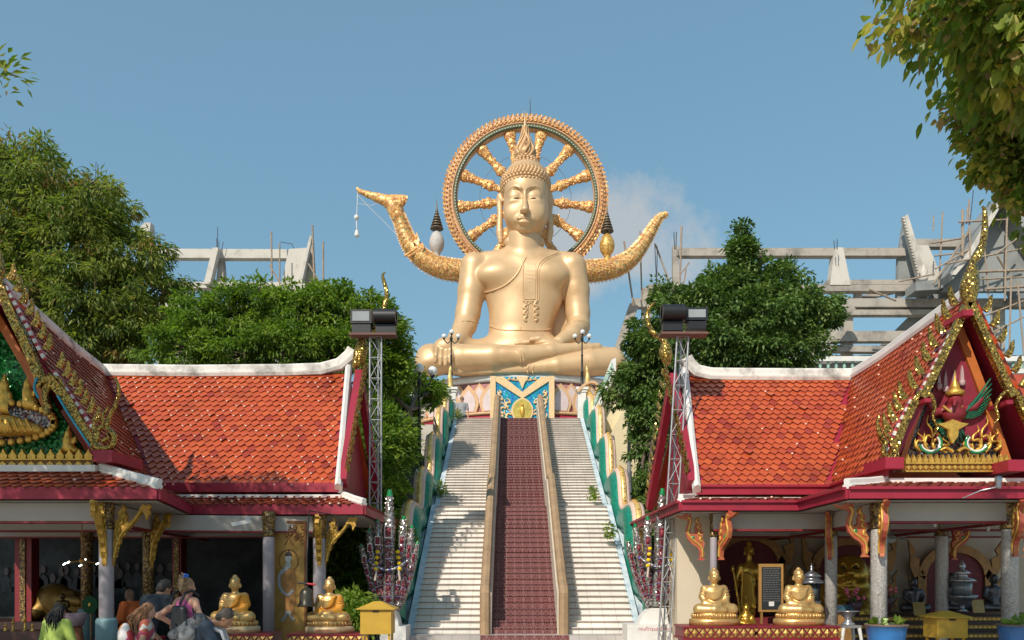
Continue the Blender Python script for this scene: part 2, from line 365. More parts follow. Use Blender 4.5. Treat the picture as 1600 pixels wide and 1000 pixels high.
def flight(x0, x1, mi_mat, name, nose=True):
    m = MB(); last = steps[-1]
    for k, (ya, za, zb, yb) in enumerate(steps):
        ye = steps[k+1][0] if k+1 < len(steps) else yb
        j = rnd.uniform(-.004, .004)
        m.add([(x0, ya+.018, za), (x1, ya+.018, za), (x1, ya+.018, zb-.028), (x0, ya+.018, zb-.028)], [(0, 1, 2, 3)], 0)
        if nose:
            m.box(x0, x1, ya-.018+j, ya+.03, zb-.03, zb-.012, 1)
            m.box(x0, x1, ya-.012+j, ye+.03, zb-.012, zb, 0)
        else: m.box(x0, x1, ya-.006, ye+.03, zb-.026, zb, 0)
    return m.build(name, [mi_mat, NOSE_SHADE], st)
xs = [AX-2.52, AX-.98, AX-.74, AX+.74, AX+.98, AX+2.52]
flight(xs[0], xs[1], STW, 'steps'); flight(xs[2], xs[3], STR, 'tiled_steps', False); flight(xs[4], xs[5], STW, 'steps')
RAIL = mat('tan_painted_handrail', (.36, .235, .13), .65, var=.22, vs=2.5, bump=.1, bs=10)
RAILW = mat('cream_rail_wall', (.62, .53, .42), .7, var=.12)
for sx in (-1, 1):                          # low walls with a rounded brown coping beside the red carpet tiles
    m = MB(); xa, xb = (xs[1], xs[2]) if sx < 0 else (xs[3], xs[4]); c_ = MB(); xm = (xa+xb)/2+sx*.03
    prof = [(Y0-.12, Z0-.01), (Y0-.12, Z0+1.05)]
    ys = [Y0-.12, Y0+.35, Y1-.1, Y1+LAND, Y2+.1]
    H_ = .95
    pts = [(y, stl(max(y, Y0))+H_) for y in ys]; pts[0] = (Y0-.12, Z0+H_+.05)
    poly = [(Y0-.10, Z0-.3)]+[(y, z-.08) for y, z in pts]+[(Y2+.08, 8.0), (Y0+5, Z0+1.5)]
    poly = [(Y0-.10, .02)]+[(y, z-.08) for y, z in pts]+[(Y2+.08, 7.4)]
    m.prism(poly, lambda u, v, d: V((d, u, v)), xa+.004, xb-.03) if sx > 0 else m.prism(poly, lambda u, v, d: V((d, u, v)), xa+.03, xb-.004)
    m.build('rail_wall', RAILW, st)
    c_.tube([(xm, Y0-.14, Z0-.02), (xm, Y0-.14, Z0+H_-.02), (xm, Y0-.06, Z0+H_+.06)]+[(xm, y, z) for y, z in pts[1:]], .118, 8, sm=False, sx=1.0, sy=.95)
    c_.build('handrail', RAIL, st)
# flank walls (pale blue wash) between steps and serpents
BLUEW = mat('pale_blue_wash', (.50, .56, .58), .75, c2=(.28, .40, .48), c2f=.42, vs=3.5, detail=6)
for sx in (-1, 1):
    xa = AX+sx*2.52; xb = AX+sx*2.68; m = MB()
    ys = [Y0-.05, Y1, Y1+LAND, Y2]
    poly = [(Y0-.05, .02)]+[(y, stl(y)+.06) for y in ys]+[(Y2+.0, 6.5)]
    m.prism(poly, lambda u, v, d: V((d, u, v)), min(xa, xb), max(xa, xb)); m.build('flank_wall', BLUEW, st)
# bottom plinth of the stairs
pl = MB(); pl.box(AX-3.0, AX+3.55, Y0-.55, Y0+.2, 0, Z0-.004)
pl.build('plinth', [tilemat('grey_border_tile', (.50, .45, .41), (.3, .27, .25), .4, .4, .006)], st)
pl = MB(); pl.box(AX-.98, AX+.98, Y0-.556, Y0-.5, 0, Z0+.001); pl.build('plinth_tiles', [STR], st)
# ================= temple terrace on top =================
tr = thing('temple_terrace', 'high concrete terrace that carries the giant golden statue, cream rendered flank', 'terrace', (AX, 40, 0))
m = MB(); m.box(AX-14, AX+14, 33.6, 58, 0, 8.20); m.box(AX-3.4, AX+3.4, Y2+.06, 33.6, 5.5, 8.215); m.build('terrace_block', CONCL, tr)
# ================= the giant golden statue =================
BY = 40.3
def B(px, py, d=0.0): return W(px, py, BY+d)
bu = thing('giant_golden_statue', 'giant satin gold seated Buddha statue, one hand over its knee, above the stairs', 'statue', tuple(B(820, 587, -.3)))
sb = SDF(B(630, 600, -3.4)-V((0, 0, 0)), B(985, 372, 2.4)+V((1.2, 0, .5)), .05)
U = BY/FP
# torso
sb.ell(B(819, 452, .25), (2.05, 1.15, 2.2), .3)
sb.ell(B(819, 425, .3), (2.35, 1.0, 1.05), .4)
sb.ell(B(776, 430, -.35), (1.0, .62, .62), .45); sb.ell(B(858, 430, -.3), (1.0, .62, .62), .45)
sb.ell(B(813, 510, .2), (1.62, 1.05, 1.7), .5)
sb.ell(B(812, 552, .3), (2.25, 1.4, 1.1), .5)
sb.cap(B(819, 404, .2), B(819, 374, .1), .88, .84, .14)
sb.cap(B(760, 408, .3), B(880, 408, .3), .48, .48, .4)
sb.cap(B(800, 398, .25), B(838, 398, .25), .42, .42, .25)
# arms
sb.chain([B(741, 418, .25), B(737, 455, .2), B(731, 490, .05), B(727, 508, -.15)], [.74, .70, .62, .56], .16)
sb.chain([B(727, 508, -.15), B(716, 530, -1.0), B(702, 545, -2.0)], [.58, .5, .36], .15)
sb.chain([B(894, 418, .3), B(900, 455, .35), B(903, 490, .3), B(904, 510, .1)], [.74, .68, .60, .55], .16)
sb.chain([B(904, 510, .1), B(893, 524, -.9), B(874, 535, -1.55)], [.56, .48, .34], .15)
# open hand in the lap
sb.ell(B(853, 538, -1.75), (.85, .45, .22), .12)
for i in range(4):
    sb.chain([B(842, 535+i*1.6, -1.85+i*.1), B(822, 535.5+i*1.8, -1.95+i*.1), B(807+i*2, 537+i*1.6, -2.0+i*.1)], [.15, .135, .10], .03)
sb.chain([B(858, 533, -1.9), B(842, 529.5, -2.05), B(830, 531, -2.1)], [.17, .14, .11], .04)
# robe falling behind the left arm
sb.ell(B(876, 495, 1.0), (1.05, .45, 2.3), .1)
# legs: thighs, top shin, lower shin
sb.chain([B(790, 556, .2), B(725, 560, -.6), B(676, 562, -1.35)], [1.0, .85, .72], .3)
sb.chain([B(850, 558, .2), B(915, 563, -.6), B(955, 566, -1.2)], [.95, .8, .7], .3)
sb.chain([B(672, 560, -1.5), B(720, 560, -2.05), B(770, 558, -2.3), B(815, 556, -2.35), B(860, 550, -2.2), B(900, 545, -1.9)], [.70, .66, .60, .50, .38, .28], .1)
sb.chain([B(900, 544.5, -1.9), B(922, 544, -1.75), B(934, 542, -1.65)], [.26, .22, .20], .08)
sb.chain([B(956, 565, -1.3), B(920, 568, -1.75), B(870, 573, -2.05), B(825, 577.5, -2.15), B(770, 579, -2.1), B(725, 580, -2.0), B(712, 579, -1.9)], [.68, .62, .50, .40, .34, .25, .22], .08)
sb.chain([B(720, 580, -2.15), B(707, 577, -2.2)], [.2, .16], .06)
sb.ell(B(672, 571, -1.5), (.75, .8, .52), .25)
sb.clip(2, B(820, 587, -2)[2])
# right hand over the shin
sb.ell(B(697, 543, -2.25), (.62, .36, .5), .15)
for i, (x0, y0, x1, y1) in enumerate(((683, 545, 680, 565), (690.5, 547, 688, 570), (698.5, 548, 696, 570), (706, 547, 703.5, 566))):
    sb.chain([B(x0, y0, -2.45), B((x0+x1)/2, (y0+y1)/2, -2.72), B(x1, y1, -2.72)], [.145, .125, .10], .02)
sb.chain([B(712, 543, -2.2), B(714, 552, -2.4), B(711, 559, -2.55)], [.17, .14, .11], .03)
body = sb.build('body', GOLD, bu)
def on_body(pts, sdf, extra=.0, n=5, yc=BY):
    o = []
    for p in spline(pts, n):
        Y = yc
        for _ in range(4):
            w_ = W(p[0], p[1], Y); f = sdf.front(w_.x, w_.z, extra)
            if f is None: f = Y
            Y = f
        o.append(W(p[0], p[1], Y))
    return o
rb = MB()
def seam(pts, r=.045, extra=0.0, sdf=sb): 
    P = on_body(pts, sdf, extra); rb.tube(P, r, 6)
seam([(822, 402), (816, 412), (810, 425), (801, 436), (787, 447), (770, 454), (759, 457)], .05)
seam([(817, 408), (817, 440), (818, 470)], .04); seam([(838, 470), (839, 440), (840, 418), (850, 405), (873, 394)], .05); seam([(841.5, 470), (842, 440), (843, 420), (853, 407), (876, 396)], .03)
seam([(817, 470), (828, 471), (841, 470)], .05)
for s_ in (-1, 1):                          # scalloped sash ends
    x0 = 829+s_*9
    seam([(x0, 471), (x0-s_*3, 476), (x0+s_*2.5, 480), (x0-s_*3, 484), (x0+s_*2, 489), (x0-s_*3, 493), (x0+s_*1, 498), (x0-s_*2, 502)], .075)
    seam([(829, 472), (829+s_*4, 476), (829+s_*4.5, 482), (829+s_*5, 490)], .04)
seam([(766, 509), (775, 513), (790, 516), (813, 516), (835, 516.5), (850, 516), (862, 514)], .045)
seam([(813, 516), (812.5, 511)], .06)
for a, b in ((812, 820), (817, 825)): seam([(a-6, 545), (a+1, 551), (a+2, 560), (a+1, 569)], .04)
for a in (824, 832): seam([(a+2, 570), (a, 577), (a+1, 584)], .04)
seam([(712, 504), (725, 501.5), (738, 502), (748, 505)], .035); seam([(889, 505), (900, 501.5), (912, 502), (919, 506)], .035)
rb.build('robe_folds', GOLD, bu)
sash = MB()
P1 = on_body([(819.5, 411), (819.5, 440), (820, 468)], sb, .0); P2 = on_body([(837.5, 411), (837, 440), (836.5, 468)], sb, .0)
nn = len(P1); sash.add([p+V((0, -.03, 0)) for p in P1]+[p+V((0, -.03, 0)) for p in P2]+[p+V((0, .3, 0)) for p in P1]+[p+V((0, .3, 0)) for p in P2],
    [(i, i+1, i+1+nn, i+nn) for i in range(nn-1)]+[(i, i+2*nn, i+1+2*nn, i+1) for i in range(nn-1)]+[(i+nn, i+1+nn, i+1+3*nn, i+3*nn) for i in range(nn-1)], 0, False)
sash.build('shoulder_sash', GOLD, bu)
# head
HY = .1
sh = SDF(B(768, 402, -2.2), B(872, 240, 2.2)+V((0, 0, .2)), .028)
sh.ell(B(822, 318, HY+.15), (1.14, 1.3, 1.75), .1)
sh.ell(B(822, 335, HY-.1), (1.10, 1.1, 1.25), .3)
sh.ell(B(821, 352, HY-.35), (.72, .72, .58), .4)
sh.ell(B(822, 288, HY+.1), (1.22, 1.3, 1.1), .3)
sh.ell(B(821, 296, HY-.55), (.95, .7, .72), .35)
sh.cap(B(819.5, 362, HY+.2), B(819.5, 405, .2), .84, .9, .12)
sh.cap(B(797, 379, .1), B(842, 379, .1), .30, .30, .12); 
def fy(px, py): 
    Y = BY
    for _ in range(3):
        w_ = W(px, py, Y); f = sh.front(w_.x, w_.z); Y = f if f is not None else BY
    return Y-BY
for s_ in (-1, 1):                           # eye sockets, lids, brows
    ex = 820+s_*13.6
    sh.ell(B(ex+s_*1.6, 302.5, fy(ex, 300)-.10), (.45, .25, .37), .06, sub=True)
    sh.ell(B(ex, 306.5, fy(ex, 306)+.07), (.37, .20, .25), .10)
    sh.ell(B(ex, 309.6, fy(ex, 309)-.02), (.34, .12, .028), .03, sub=True)
    sh.ell(B(ex, 314, fy(ex, 314)+.03), (.33, .12, .09), .1)
    P = [B(x_, y_, fy(x_, y_)+.03) for x_, y_ in ((820+s_*28, 303), (820+s_*24, 295), (820+s_*16, 291), (820+s_*8.5, 293.5), (820+s_*4.5, 301))]
    Pf = [tuple(p) for p in spline([tuple(p) for p in P], 4)]; sh.chain(Pf, [.022]*len(Pf), .06)
    sh.ell(B(820+s_*17, 332, fy(820+s_*17, 332)+.2), (.45, .3, .5), .35)
yb = fy(820, 300)
sh.chain([B(820, 302, yb+.08), B(820, 315, yb-.1), B(820, 327, yb-.32)], [.08, .11, .17], .08)
sh.ell(B(815.6, 329, yb-.08), (.12, .14, .10), .07); sh.ell(B(824.4, 329, yb-.08), (.12, .14, .10), .07)
ym = fy(820, 345)
sh.ell(B(819.5, 336.5, ym+.06), (.22, .16, .14), .12)
sh.ell(B(819, 344, ym+.08), (.47, .26, .22), .16)
for (px_, rx) in ((814, .17), (824, .17)): sh.ell(B(px_, 341, ym-.13), (rx+.04, .10, .075), .04)
sh.ell(B(819, 346.6, ym-.11), (.29, .11, .085), .04)
sh.cap(B(808, 342.5, ym-.13), B(819, 343.8, ym-.25), .012, .02, .03, sub=True); sh.cap(B(819, 343.8, ym-.25), B(830, 342.5, ym-.13), .02, .012, .03, sub=True)
sh.ell(B(820, 357, fy(820, 357)+.13), (.28, .18, .18), .35)
for s_ in (-1, 1):                           # long ears
    ex = 820+s_*37.5
    Pe = [tuple(p) for p in spline([tuple(B(ex-s_*2, 314, .35)), tuple(B(ex+s_*1, 306, .45)), tuple(B(ex+s_*2, 316, .48)), tuple(B(ex+s_*1.2, 335, .42)), tuple(B(ex+s_*1.8, 358, .35)), tuple(B(ex+s_*.2, 378, .3))], 4)]; sh.chain(Pe, list(np.interp(np.linspace(0, 1, len(Pe)), [0, .3, .6, .85, 1], [.10, .15, .13, .18, .12])), .06)
    sh.cap(B(ex, 318, .5), B(ex, 360, .5), .10, .10, .05)
head = sh.build('head', GOLD, bu)
pu = MB()
for s_ in (-1, 1):
    ex = 820+s_*13.2; y_ = fy(ex, 310.5)
    pu.ell(B(ex, 310.2, y_+.035), (.15, .07, .05), 10)
pu.build('pupil', BLACK, head)
# hair curls
hr = MB()
def capdome(c, rx, ry, rz, z0, rows, r, zf=1.0, dz=None):
    for i in range(rows):
        ph = (i+.5)/rows*(PI/2-z0)+z0; rr = math.cos(ph); n_ = max(1, int(2*PI*rr*rx/(r*1.75)))
        for j in range(n_):
            t = 2*PI*(j+.5*(i % 2))/n_; p = V((math.cos(t)*rx*rr, math.sin(t)*ry*rr, math.sin(ph)*rz)); q = V(c)+p
            if dz and not dz(q): continue
            hr.ell(q, r, 8)
c1 = B(821, 290, .25)
hr.ell(c1+V((0, .05, .0)), (1.18, 1.3, .72), 24)
hairline = lambda q: not (q.y < BY-.2 and q.z < B(820, 281, -1)[2]-.02-.35*abs(q.x-c1.x)**2)
for i in range(18):
    ph = -.75+i*.13
    if ph > 1.2: break
    rr = math.cos(ph); n_ = int(2*PI*rr*1.25/.19)
    for j in range(n_):
        t = 2*PI*(j+.5*(i % 2))/n_; q = c1+V((math.cos(t)*rr*1.22, math.sin(t)*rr*1.42, math.sin(ph)*(.78 if ph > 0 else 1.12)))
        if q.y < BY+.45 and q.z < B(820, 280.5, -.9)[2]-.33*abs(q.x-c1.x)**2.2: continue
        hr.ell(q, .115, 8)
c2 = B(821.5, 263, .2)
hr.lathe(c2+V((0, 0, -.35)), [(.70, 0), (.62, .3), (.55, .5), (.42, .62)], 20)
for i in range(6):
    rr = [.78, .70, .66, .62, .56, .45][i]; n_ = int(2*PI*rr/.19)
    for j in range(n_): t = 2*PI*(j+.5*(i % 2))/n_; hr.ell(c2+V((math.cos(t)*rr, math.sin(t)*rr, -.32+i*.155)), .108, 8)
for rr, zz in ((1.02, -.50), (.90, -.42)):
    n_ = int(2*PI*rr/.19)
    for j in range(n_): t = 2*PI*j/n_; hr.ell(c2+V((math.cos(t)*rr, math.sin(t)*rr, zz)), .112, 8)
hr.build('hair_curls', GOLDH, head)
# flame finial
fl = MB(); fc = B(820.5, 250, .2)
prof = [(0.30, 0), (.45, .1), (.50, .3), (.46, .5), (.36, .75), (.27, 1.0), (.2, 1.25), (.13, 1.6), (.07, 1.9), (.045, 2.2), (.02, 2.5)]
fl.lathe(fc, prof, 20)
for k in range(14):
    a0 = 2*PI*k/14; path = []; rad = []
    for i in range(12):
        t = i/11; zz = t*1.7+.02; r_ = np.interp(zz, [q[1] for q in prof], [q[0] for q in prof])+.03
        a = a0+.35*math.sin(t*7+k); path.append(fc+V((math.cos(a)*r_, math.sin(a)*r_, zz))); rad.append(.07*(1-t)+.015)
    fl.tube(path, rad, 6)
for k in range(4): fl.tube([fc+V((.22*math.cos(t)*(1-k*.22), -.46+k*.012-.02, .32+.26*math.sin(t)*(1-k*.22)+(.1 if math.sin(t) > .8 else 0))) for t in np.linspace(0, 2*PI, 14)], .025, 5)
fl.build('flame_finial', GOLDH, head)
# ================= the wheel behind =================
WY = 43.6; WC = W(821, 311, WY); WU = WY/FP
wh = thing('ornate_golden_wheel', 'huge round golden wheel with carved rim and spokes behind the giant statue head', 'wheel', tuple(WC+V((0, 0, -4.6))))
PINKY = mat('wheel_rim_paint', (.66, .38, .20), .5, .1, var=.22, vs=3, bump=.3, bs=6)
GRNBAND = mat('green_band', (.10, .13, .06), .5, var=.3, vs=6)
def pol(r, a, y=0.0): return WC+V((math.sin(a)*r, y, math.cos(a)*r))
rim = MB(); nseg = 96
secs = [(4.10, -.30, 0), (4.55, -.28, 0), (4.72, 0, 0), (4.55, .3, 0), (3.88, .3, 0), (3.78, .0, 0), (3.80, -.26, 0)]
def ring(mb, prof, mi=0, n=nseg):
    k = len(prof); vs_ = [pol(r, 2*PI*i/n, y) for i in range(n) for r, y in prof]
    mb.add(vs_, [(i*k+j, i*k+(j+1) % k, ((i+1) % n)*k+(j+1) % k, ((i+1) % n)*k+j) for i in range(n) for j in range(k)], mi, True)
ring(rim, [(3.80, -.22), (4.02, -.30), (4.42, -.26), (4.52, 0), (4.42, .26), (3.84, .3), (3.76, 0)])
ring(rim, [(4.0, -.33), (4.04, -.37), (4.08, -.33), (4.04, -.28)]); ring(rim, [(4.20, -.31), (4.24, -.36), (4.28, -.30), (4.24, -.24)])
rim_o = rim.build('rim', PINKY, wh)
gb = MB(); ring(gb, [(3.79, -.30), (3.96, -.34), (3.96, -.25), (3.80, -.2)]); gb.build('green_band', GRNBAND, wh)
stud = MB()
for i in range(150): stud.ell(pol(3.875, 2*PI*i/150, -.34), .036, 6)
stud.build('rim_studs', WHITE, wh)
lv = MB()
for i in range(110):                        # flame leaves round the rim, two rows
    a = 2*PI*i/110
    for (r0, y0, s_, l_) in ((4.42, -.24, 1, .20), (4.12, -.34, -1, .15), (4.34, .16, 1, .24)):
        b_ = pol(r0, a, y0); tip = pol(r0+l_, a+.025, y0-.03); 
        e1 = pol(r0+l_*.3, a-.027, y0-.06); e2 = pol(r0+l_*.3, a+.029, y0-.06); bk = pol(r0+l_*.35, a, y0+.12)
        lv.add([b_, e1, tip, e2, bk], [(0, 1, 2), (0, 2, 3), (1, 4, 2), (2, 4, 3), (0, 4, 1), (0, 3, 4)])
    lv.ell(pol(4.36, a+.0285, -.31), .062, 6)
lv.build('rim_leaves', ORN, wh)
rr_ = random.Random(8)
for k in range(13):
    a = 2*PI*(k+.5)/13; sp = MB(); n_ = 44; path = []; rad = []
    for i in range(n_):
        r = .5+(3.3)*i/(n_-1); base = .15+.022*r+.012*math.sin(r*14); 
        for (rc, wd, am) in ((2.05, .14, .17), (2.32, .09, .10), (3.55, .2, .16), (3.15, .08, .07), (1.2, .1, .1)): base += .8*am*math.exp(-((r-rc)/wd)**2)
        path.append(pol(r, a)); rad.append(base)
    sp.tube(path, rad, 12, sm=True, ref=(0, 1, 0), sy=.7)
    for i in range(90):
        r = rr_.uniform(.9, 3.7); t = rr_.uniform(-1, 1); wd = np.interp(r, [.5+3.3*i/(n_-1) for i in range(n_)], rad)
        c = pol(r, a, -math.sqrt(max(0, 1-t*t))*wd*.72)+V((math.cos(a), 0, -math.sin(a)))*t*wd; sp.ell(c, rr_.uniform(.025, .05), 5, sm=False)
    sp.build('spoke', ORN, wh)
hb = MB(); hb.lathe(V((0, 0, 0)), [(.1, -.5), (.7, -.4), (1.0, -.1), (1.0, .2), (.5, .3)], 24); hb.v = [tuple(WC+V((x, z, y))) for x, y, z in hb.v]; hb.build('hub', ORN, wh)
wr = MB()
for rr0 in (2.55,): wr.tube([pol(rr0, t, .1) for t in np.linspace(0, 2*PI, 27)], .014, 4)
wr.build('wire', GREYW, wh)
sup = MB(); sup.box(WC.x-1.2, WC.x+1.2, WY-.2, WY+.5, 8.2, WC.z-4.3); sup.build('support', CONCL, wh)
rod = MB(); rod.tube([W(828.5, 186, WY), W(828.5, 154, WY)], [.03, .015], 5); rod.build('lightning_rod', BLACK, wh)
# ================= the golden swan boat =================
SY = 42.3; su = SY/FP
sw = thing('golden_swan_boat', 'long golden scaled swan boat with raised beak and curled tail behind the giant statue', 'sculpture', tuple(W(820, 470, SY)))
def S(px, py, d=0): return W(px, py, SY+d)
path = spline([(1043, 335, 1.0), (1037, 337.5, 2.6), (1030, 342, 4.0), (1023, 352, 5.6), (1014, 367, 7.2), (1003, 384, 9.0), (988, 402, 11.5), (969, 415, 13.8), (945, 422, 15.4), (915, 424.5, 16.4), (860, 427, 17.5), (780, 427, 17.5), (725, 424, 16.4), (690, 419, 15.6), (664, 407, 14.2), (647, 391, 12.6), (637, 375, 11.2), (630, 358, 9.8), (624, 342, 8.8), (618, 330, 9)], 5)
bd = MB()
bd.tube([S(p[0], p[1]) for p in path], [p[2]*su for p in path], 14, sx=1.0, sy=1.0, ref=(0, 1, 0))
bd.build('hull', ORN2, sw)
# scales laid like roof slates over the front of the hull
scb = MB(); acc = 0
for i in range(1, len(path)-1):
    p, q = path[i], path[i+1]; c = S(p[0], p[1]); d = (S(q[0], q[1])-c); ln = d.length; acc += ln
    if acc < .17: continue
    acc = 0; d.normalize(); nrm = V((-d.z, 0, d.x)); r = p[2]*su
    for k, al in enumerate(np.linspace(-1.25, 1.15, 11)):
        al += .12*(i % 2); e = c+nrm*math.sin(al)*r*1.0+V((0, -math.cos(al)*r, 0))
        outv = (nrm*math.sin(al)+V((0, -math.cos(al), 0))).normalized(); tg = d.cross(outv).normalized(); h_ = min(.17, r*.4)
        scb.add([e-tg*h_*.5, e+tg*h_*.5, e+d*h_*1.1+outv*.035, e-d*.05-outv*.02], [(0, 1, 2), (0, 2, 3), (1, 3, 2)])
scb.build('scales', ORN, sw)
cr = MB(); pth = path
for i in range(0, len(pth)-1):              # fringe of pointed leaves above and studs below, lamps on the edge
    p, q = pth[i], pth[i+1]
    for f_ in (0, .33, .66):
        x, y, r = [p[j]*(1-f_)+q[j]*f_ for j in range(3)]; c = S(x, y); d = (S(q[0], q[1])-S(p[0], p[1])).normalized(); nrm = V((-d.z, 0, d.x)); 
        for s_, hgt in ((-1, .16), (1, .10)):
            e = c+nrm*s_*r*su*.98; cr.add([e-d*.05+V((0, -.06, 0)), e+d*.05+V((0, -.06, 0)), e+nrm*s_*hgt, e+V((0, .08, 0))], [(0, 1, 2), (1, 3, 2), (3, 0, 2)])
cr.build('edge_fringe', ORN, sw)
bl = MB()
for i in range(len(pth)-60, len(pth)-1, 1):
    p = pth[i]; q = pth[i+1]; d = (S(q[0], q[1])-S(p[0], p[1])).normalized(); nrm = V((-d.z, 0, d.x))
    for s_ in (-1, 1): bl.ell(S(p[0], p[1])+nrm*s_*(p[2]*su+.09), .045, 6)
bl.build('edge_bulbs', WHITE, sw)
band = MB(); band.tube([S(p[0], p[1]-p[2]*.62, -p[2]*su*.8) for p in path[35:76]], .05, 6); band.build('green_trim', GRNBAND, sw)
hd = SDF(S(552, 345, -.8), S(645, 285, .8), .03)
hd.chain([S(621, 338), S(617, 328), S(612, 318)], [.36, .38, .40], .1)
hd.ell(S(617, 316), (.58, .36, .36), .15); hd.chain([S(607, 315), S(590, 309), S(575, 304), S(562, 299)], [.34, .24, .17, .12], .08); hd.cap(S(562, 299), S(558, 294), .12, .07, .05)
hd.chain([S(622, 313), S(630, 311), S(637, 307)], [.30, .22, .03], .05); hd.ell(S(614, 321, -.3), (.22, .14, .2), .04)
for a in range(5): hd.chain([S(612+a*4, 322-a*.5, -.28), S(617+a*4, 316-a*1.2, -.34), S(616+a*4.5, 310-a*.6, -.25)], [.05, .06, .03], .02)
hdo = hd.build('head', ORN, sw)
eye = MB(); eye.ell(S(608, 311, -.34), (.09, .05, .09), 10); eye.build('eye', BLACK, hdo)
cst = MB()
cst.prism([(625, 306), (629, 308), (636, 305), (637, 309), (632, 319), (626, 322)], lambda u, v, d: S(u, v, d), -.12, .12)
cst.build('crest', ORN, hdo)
wing = MB()
for (a, b, c_) in (((646, 388), (651, 362), (655, 386)), ((643, 390), (643, 375), (650, 385)), ((652, 388), (660, 378), (661, 392))):
    wing.prism([a, ((a[0]+b[0])/2-1, (a[1]+b[1])/2), b, ((c_[0]+b[0])/2+2, (c_[1]+b[1])/2), c_], lambda u, v, d: S(u, v, d), -.45, -.1)
wing.build('wing_flame', ORN, sw)
cl_ = MB()
for kk in range(2):
    for t in np.linspace(-.9, .9, 12): cl_.ell(S(643+kk*5+t*11, 393+kk*2-t*7, -.42), .07, 6)
cl_.build('collar', ORN, sw)
pd = MB(); pd.tube([S(559, 296), S(557.5, 335)], .02, 5); pd.lathe(S(557, 338), [(.02, .1), (.13, 0), (.13, -.12), (.03, -.22)], 10); pd.tube([S(557, 338), S(557.5, 358)], .03, 5)
pd.lathe(S(557.5, 367), [(.02, .3), (.09, .2), (.13, 0), (.14, -.08), (.02, -.12)], 10); pd.build('hanging_chime', WHITE, sw)
ln_ = MB(); ln_.tube([S(559, 305), S(580, 327), S(597, 343), S(618, 365)], .012, 4); ln_.tube([S(558, 318), S(580, 321), S(604, 312)], .012, 4); ln_.build('guy_wire', WHITE, sw)
supb = MB(); supb.box(-.2, 1.2, SY-.6, SY+.6, 8.2, S(820, 440).z); supb.build('support', CONCL, sw)
# tiered parasols with urns on the swan's back
TIER = mat('dark_gilt_tiers', (.16, .12, .08), .5, .3, var=.5, vs=8)
def parasol(px, py, mcol, lab):
    t = thing('tiered_parasol', lab, 'ornament', tuple(S(px, py)), 'tiered parasols on the swan boat')
    m = MB(); m.lathe(S(px, py), [(.25, 0), (.18, .1), (.15, .25), (.22, .36), (.37, .6), (.41, .85), (.37, 1.1), (.25, 1.36), (.11, 1.5), (.06, 1.6)], 18); m.build('urn', mcol, t)
    q = MB(); z = S(px, py).z+1.62
    for i in range(7):
        r = .36-.047*i; q.lathe(V((S(px, py).x, SY, z+i*.155)), [(r, 0), (r*.98, .05), (r*.55, .14), (r*.5, .16)], 14)
    q.tube([V((S(px, py).x, SY, z+1.0)), V((S(px, py).x, SY, z+1.62))], [.05, .01], 6); q.build('tiers', TIER, t)
parasol(682.5, 405, mat('grey_white_urn', (.5, .46, .42), .7, bump=.6, bs=25), 'tiered dark parasol above a pale grey urn on the boat, left of the wheel')
parasol(948.5, 409, mosaic('patterned_gold_urn', [(.62, .36, .08), (.45, .24, .05), (.70, .45, .14)], 14, .4, .3, .4), 'tiered dark parasol above a golden urn on the boat, right of the wheel')
# ================= pedestal of the giant statue =================
PINKW = mat('dusty_pink_wall', (.36, .16, .15), .8, var=.15); LILAC = mat('lilac_petal', (.62, .50, .48), .6, var=.1, vs=2)
PETB = mat('ochre_petal_edge', (.62, .38, .20), .6, var=.1); BLUEM = mosaic('blue_glass_mosaic', [(.01, .22, .42), (.01, .30, .40), (.02, .16, .45), (.02, .35, .36)], 16, .25, .1, .35)
CARV = mat('carved_cream_gold', (.72, .50, .26), .5, .1, var=.15, vs=10, bump=.4, bs=16)
pz = W(820, 588.5, 38.6).z
pd_ = thing('lotus_pedestal', 'round pedestal under the giant statue, painted with large lotus petals over maroon', 'pedestal', (B(820, 0).x, 42.8, 8.2))
PC = V((B(820, 0).x, 42.8, 0)); RX, RY = 6.0, 4.7
m = MB(); m.lathe(PC, [(1, 8.2), (1, pz-.35)], 64, sx=RX, sy=RY); m.build('drum', PINKW, pd_)
m = MB(); m.lathe(PC, [(1.0, pz-.34), (1.03, pz-.3), (1.03, pz-.01), (.9, pz-.002)], 64, sx=RX, sy=RY); m.build('top_slab', WHITE, pd_)
m = MB(); m.lathe(PC, [(1.045, 8.2), (1.045, 9.5), (1.02, 9.56), (1.0, 9.56)], 64, sx=RX, sy=RY); m.build('base_band', CRIM, pd_)
m = MB(); m.lathe(PC, [(1.0, 9.57), (1.055, 9.6), (1.055, 9.7), (1.0, 9.75)], 64, sx=RX, sy=RY); m.build('base_moulding', PETB, pd_)
def petal(th, wdt, z0, z1, off, mo, mi_, nm):
    c = PC+V((math.sin(th)*RX, -math.cos(th)*RY, 0)); nr = V((math.sin(th)/RX, -math.cos(th)/RY, 0)).normalized(); tg = V((-nr.y, nr.x, 0))
    ol = [(-.38, 0), (-.5, .25), (-.48, .5), (-.34, .72), (-.14, .88), (0, 1), (.14, .88), (.34, .72), (.48, .5), (.5, .25), (.38, 0)]
    f = lambda u, v, d: V((c.x, c.y, 0))+tg*u*wdt+V((0, 0, z0+v*(z1-z0)))+nr*d
    m = MB(); m.prism(ol, f, off-.05, off+.06, 0)
    inn = [(u*.70, .02+v*.80) for u, v in ol]; m.prism(inn, f, off+.06, off+.09, 1); m.build(nm, [mo, mi_], pd_)
for k in range(-9, 10):
    th = k*.19+.095
    petal(th, 1.08, 9.75, pz-.42, .05, PETB, LILAC, 'petal')
    petal(th+.095, .66, 10.15, pz-.36, .0, PETB, LILAC, 'small_petal')
pn = thing('front_shrine_panel', 'blue mosaic panel with cream diagonal bands and a round gold medallion below the statue', 'panel', (.49, 37.5, 8.2))
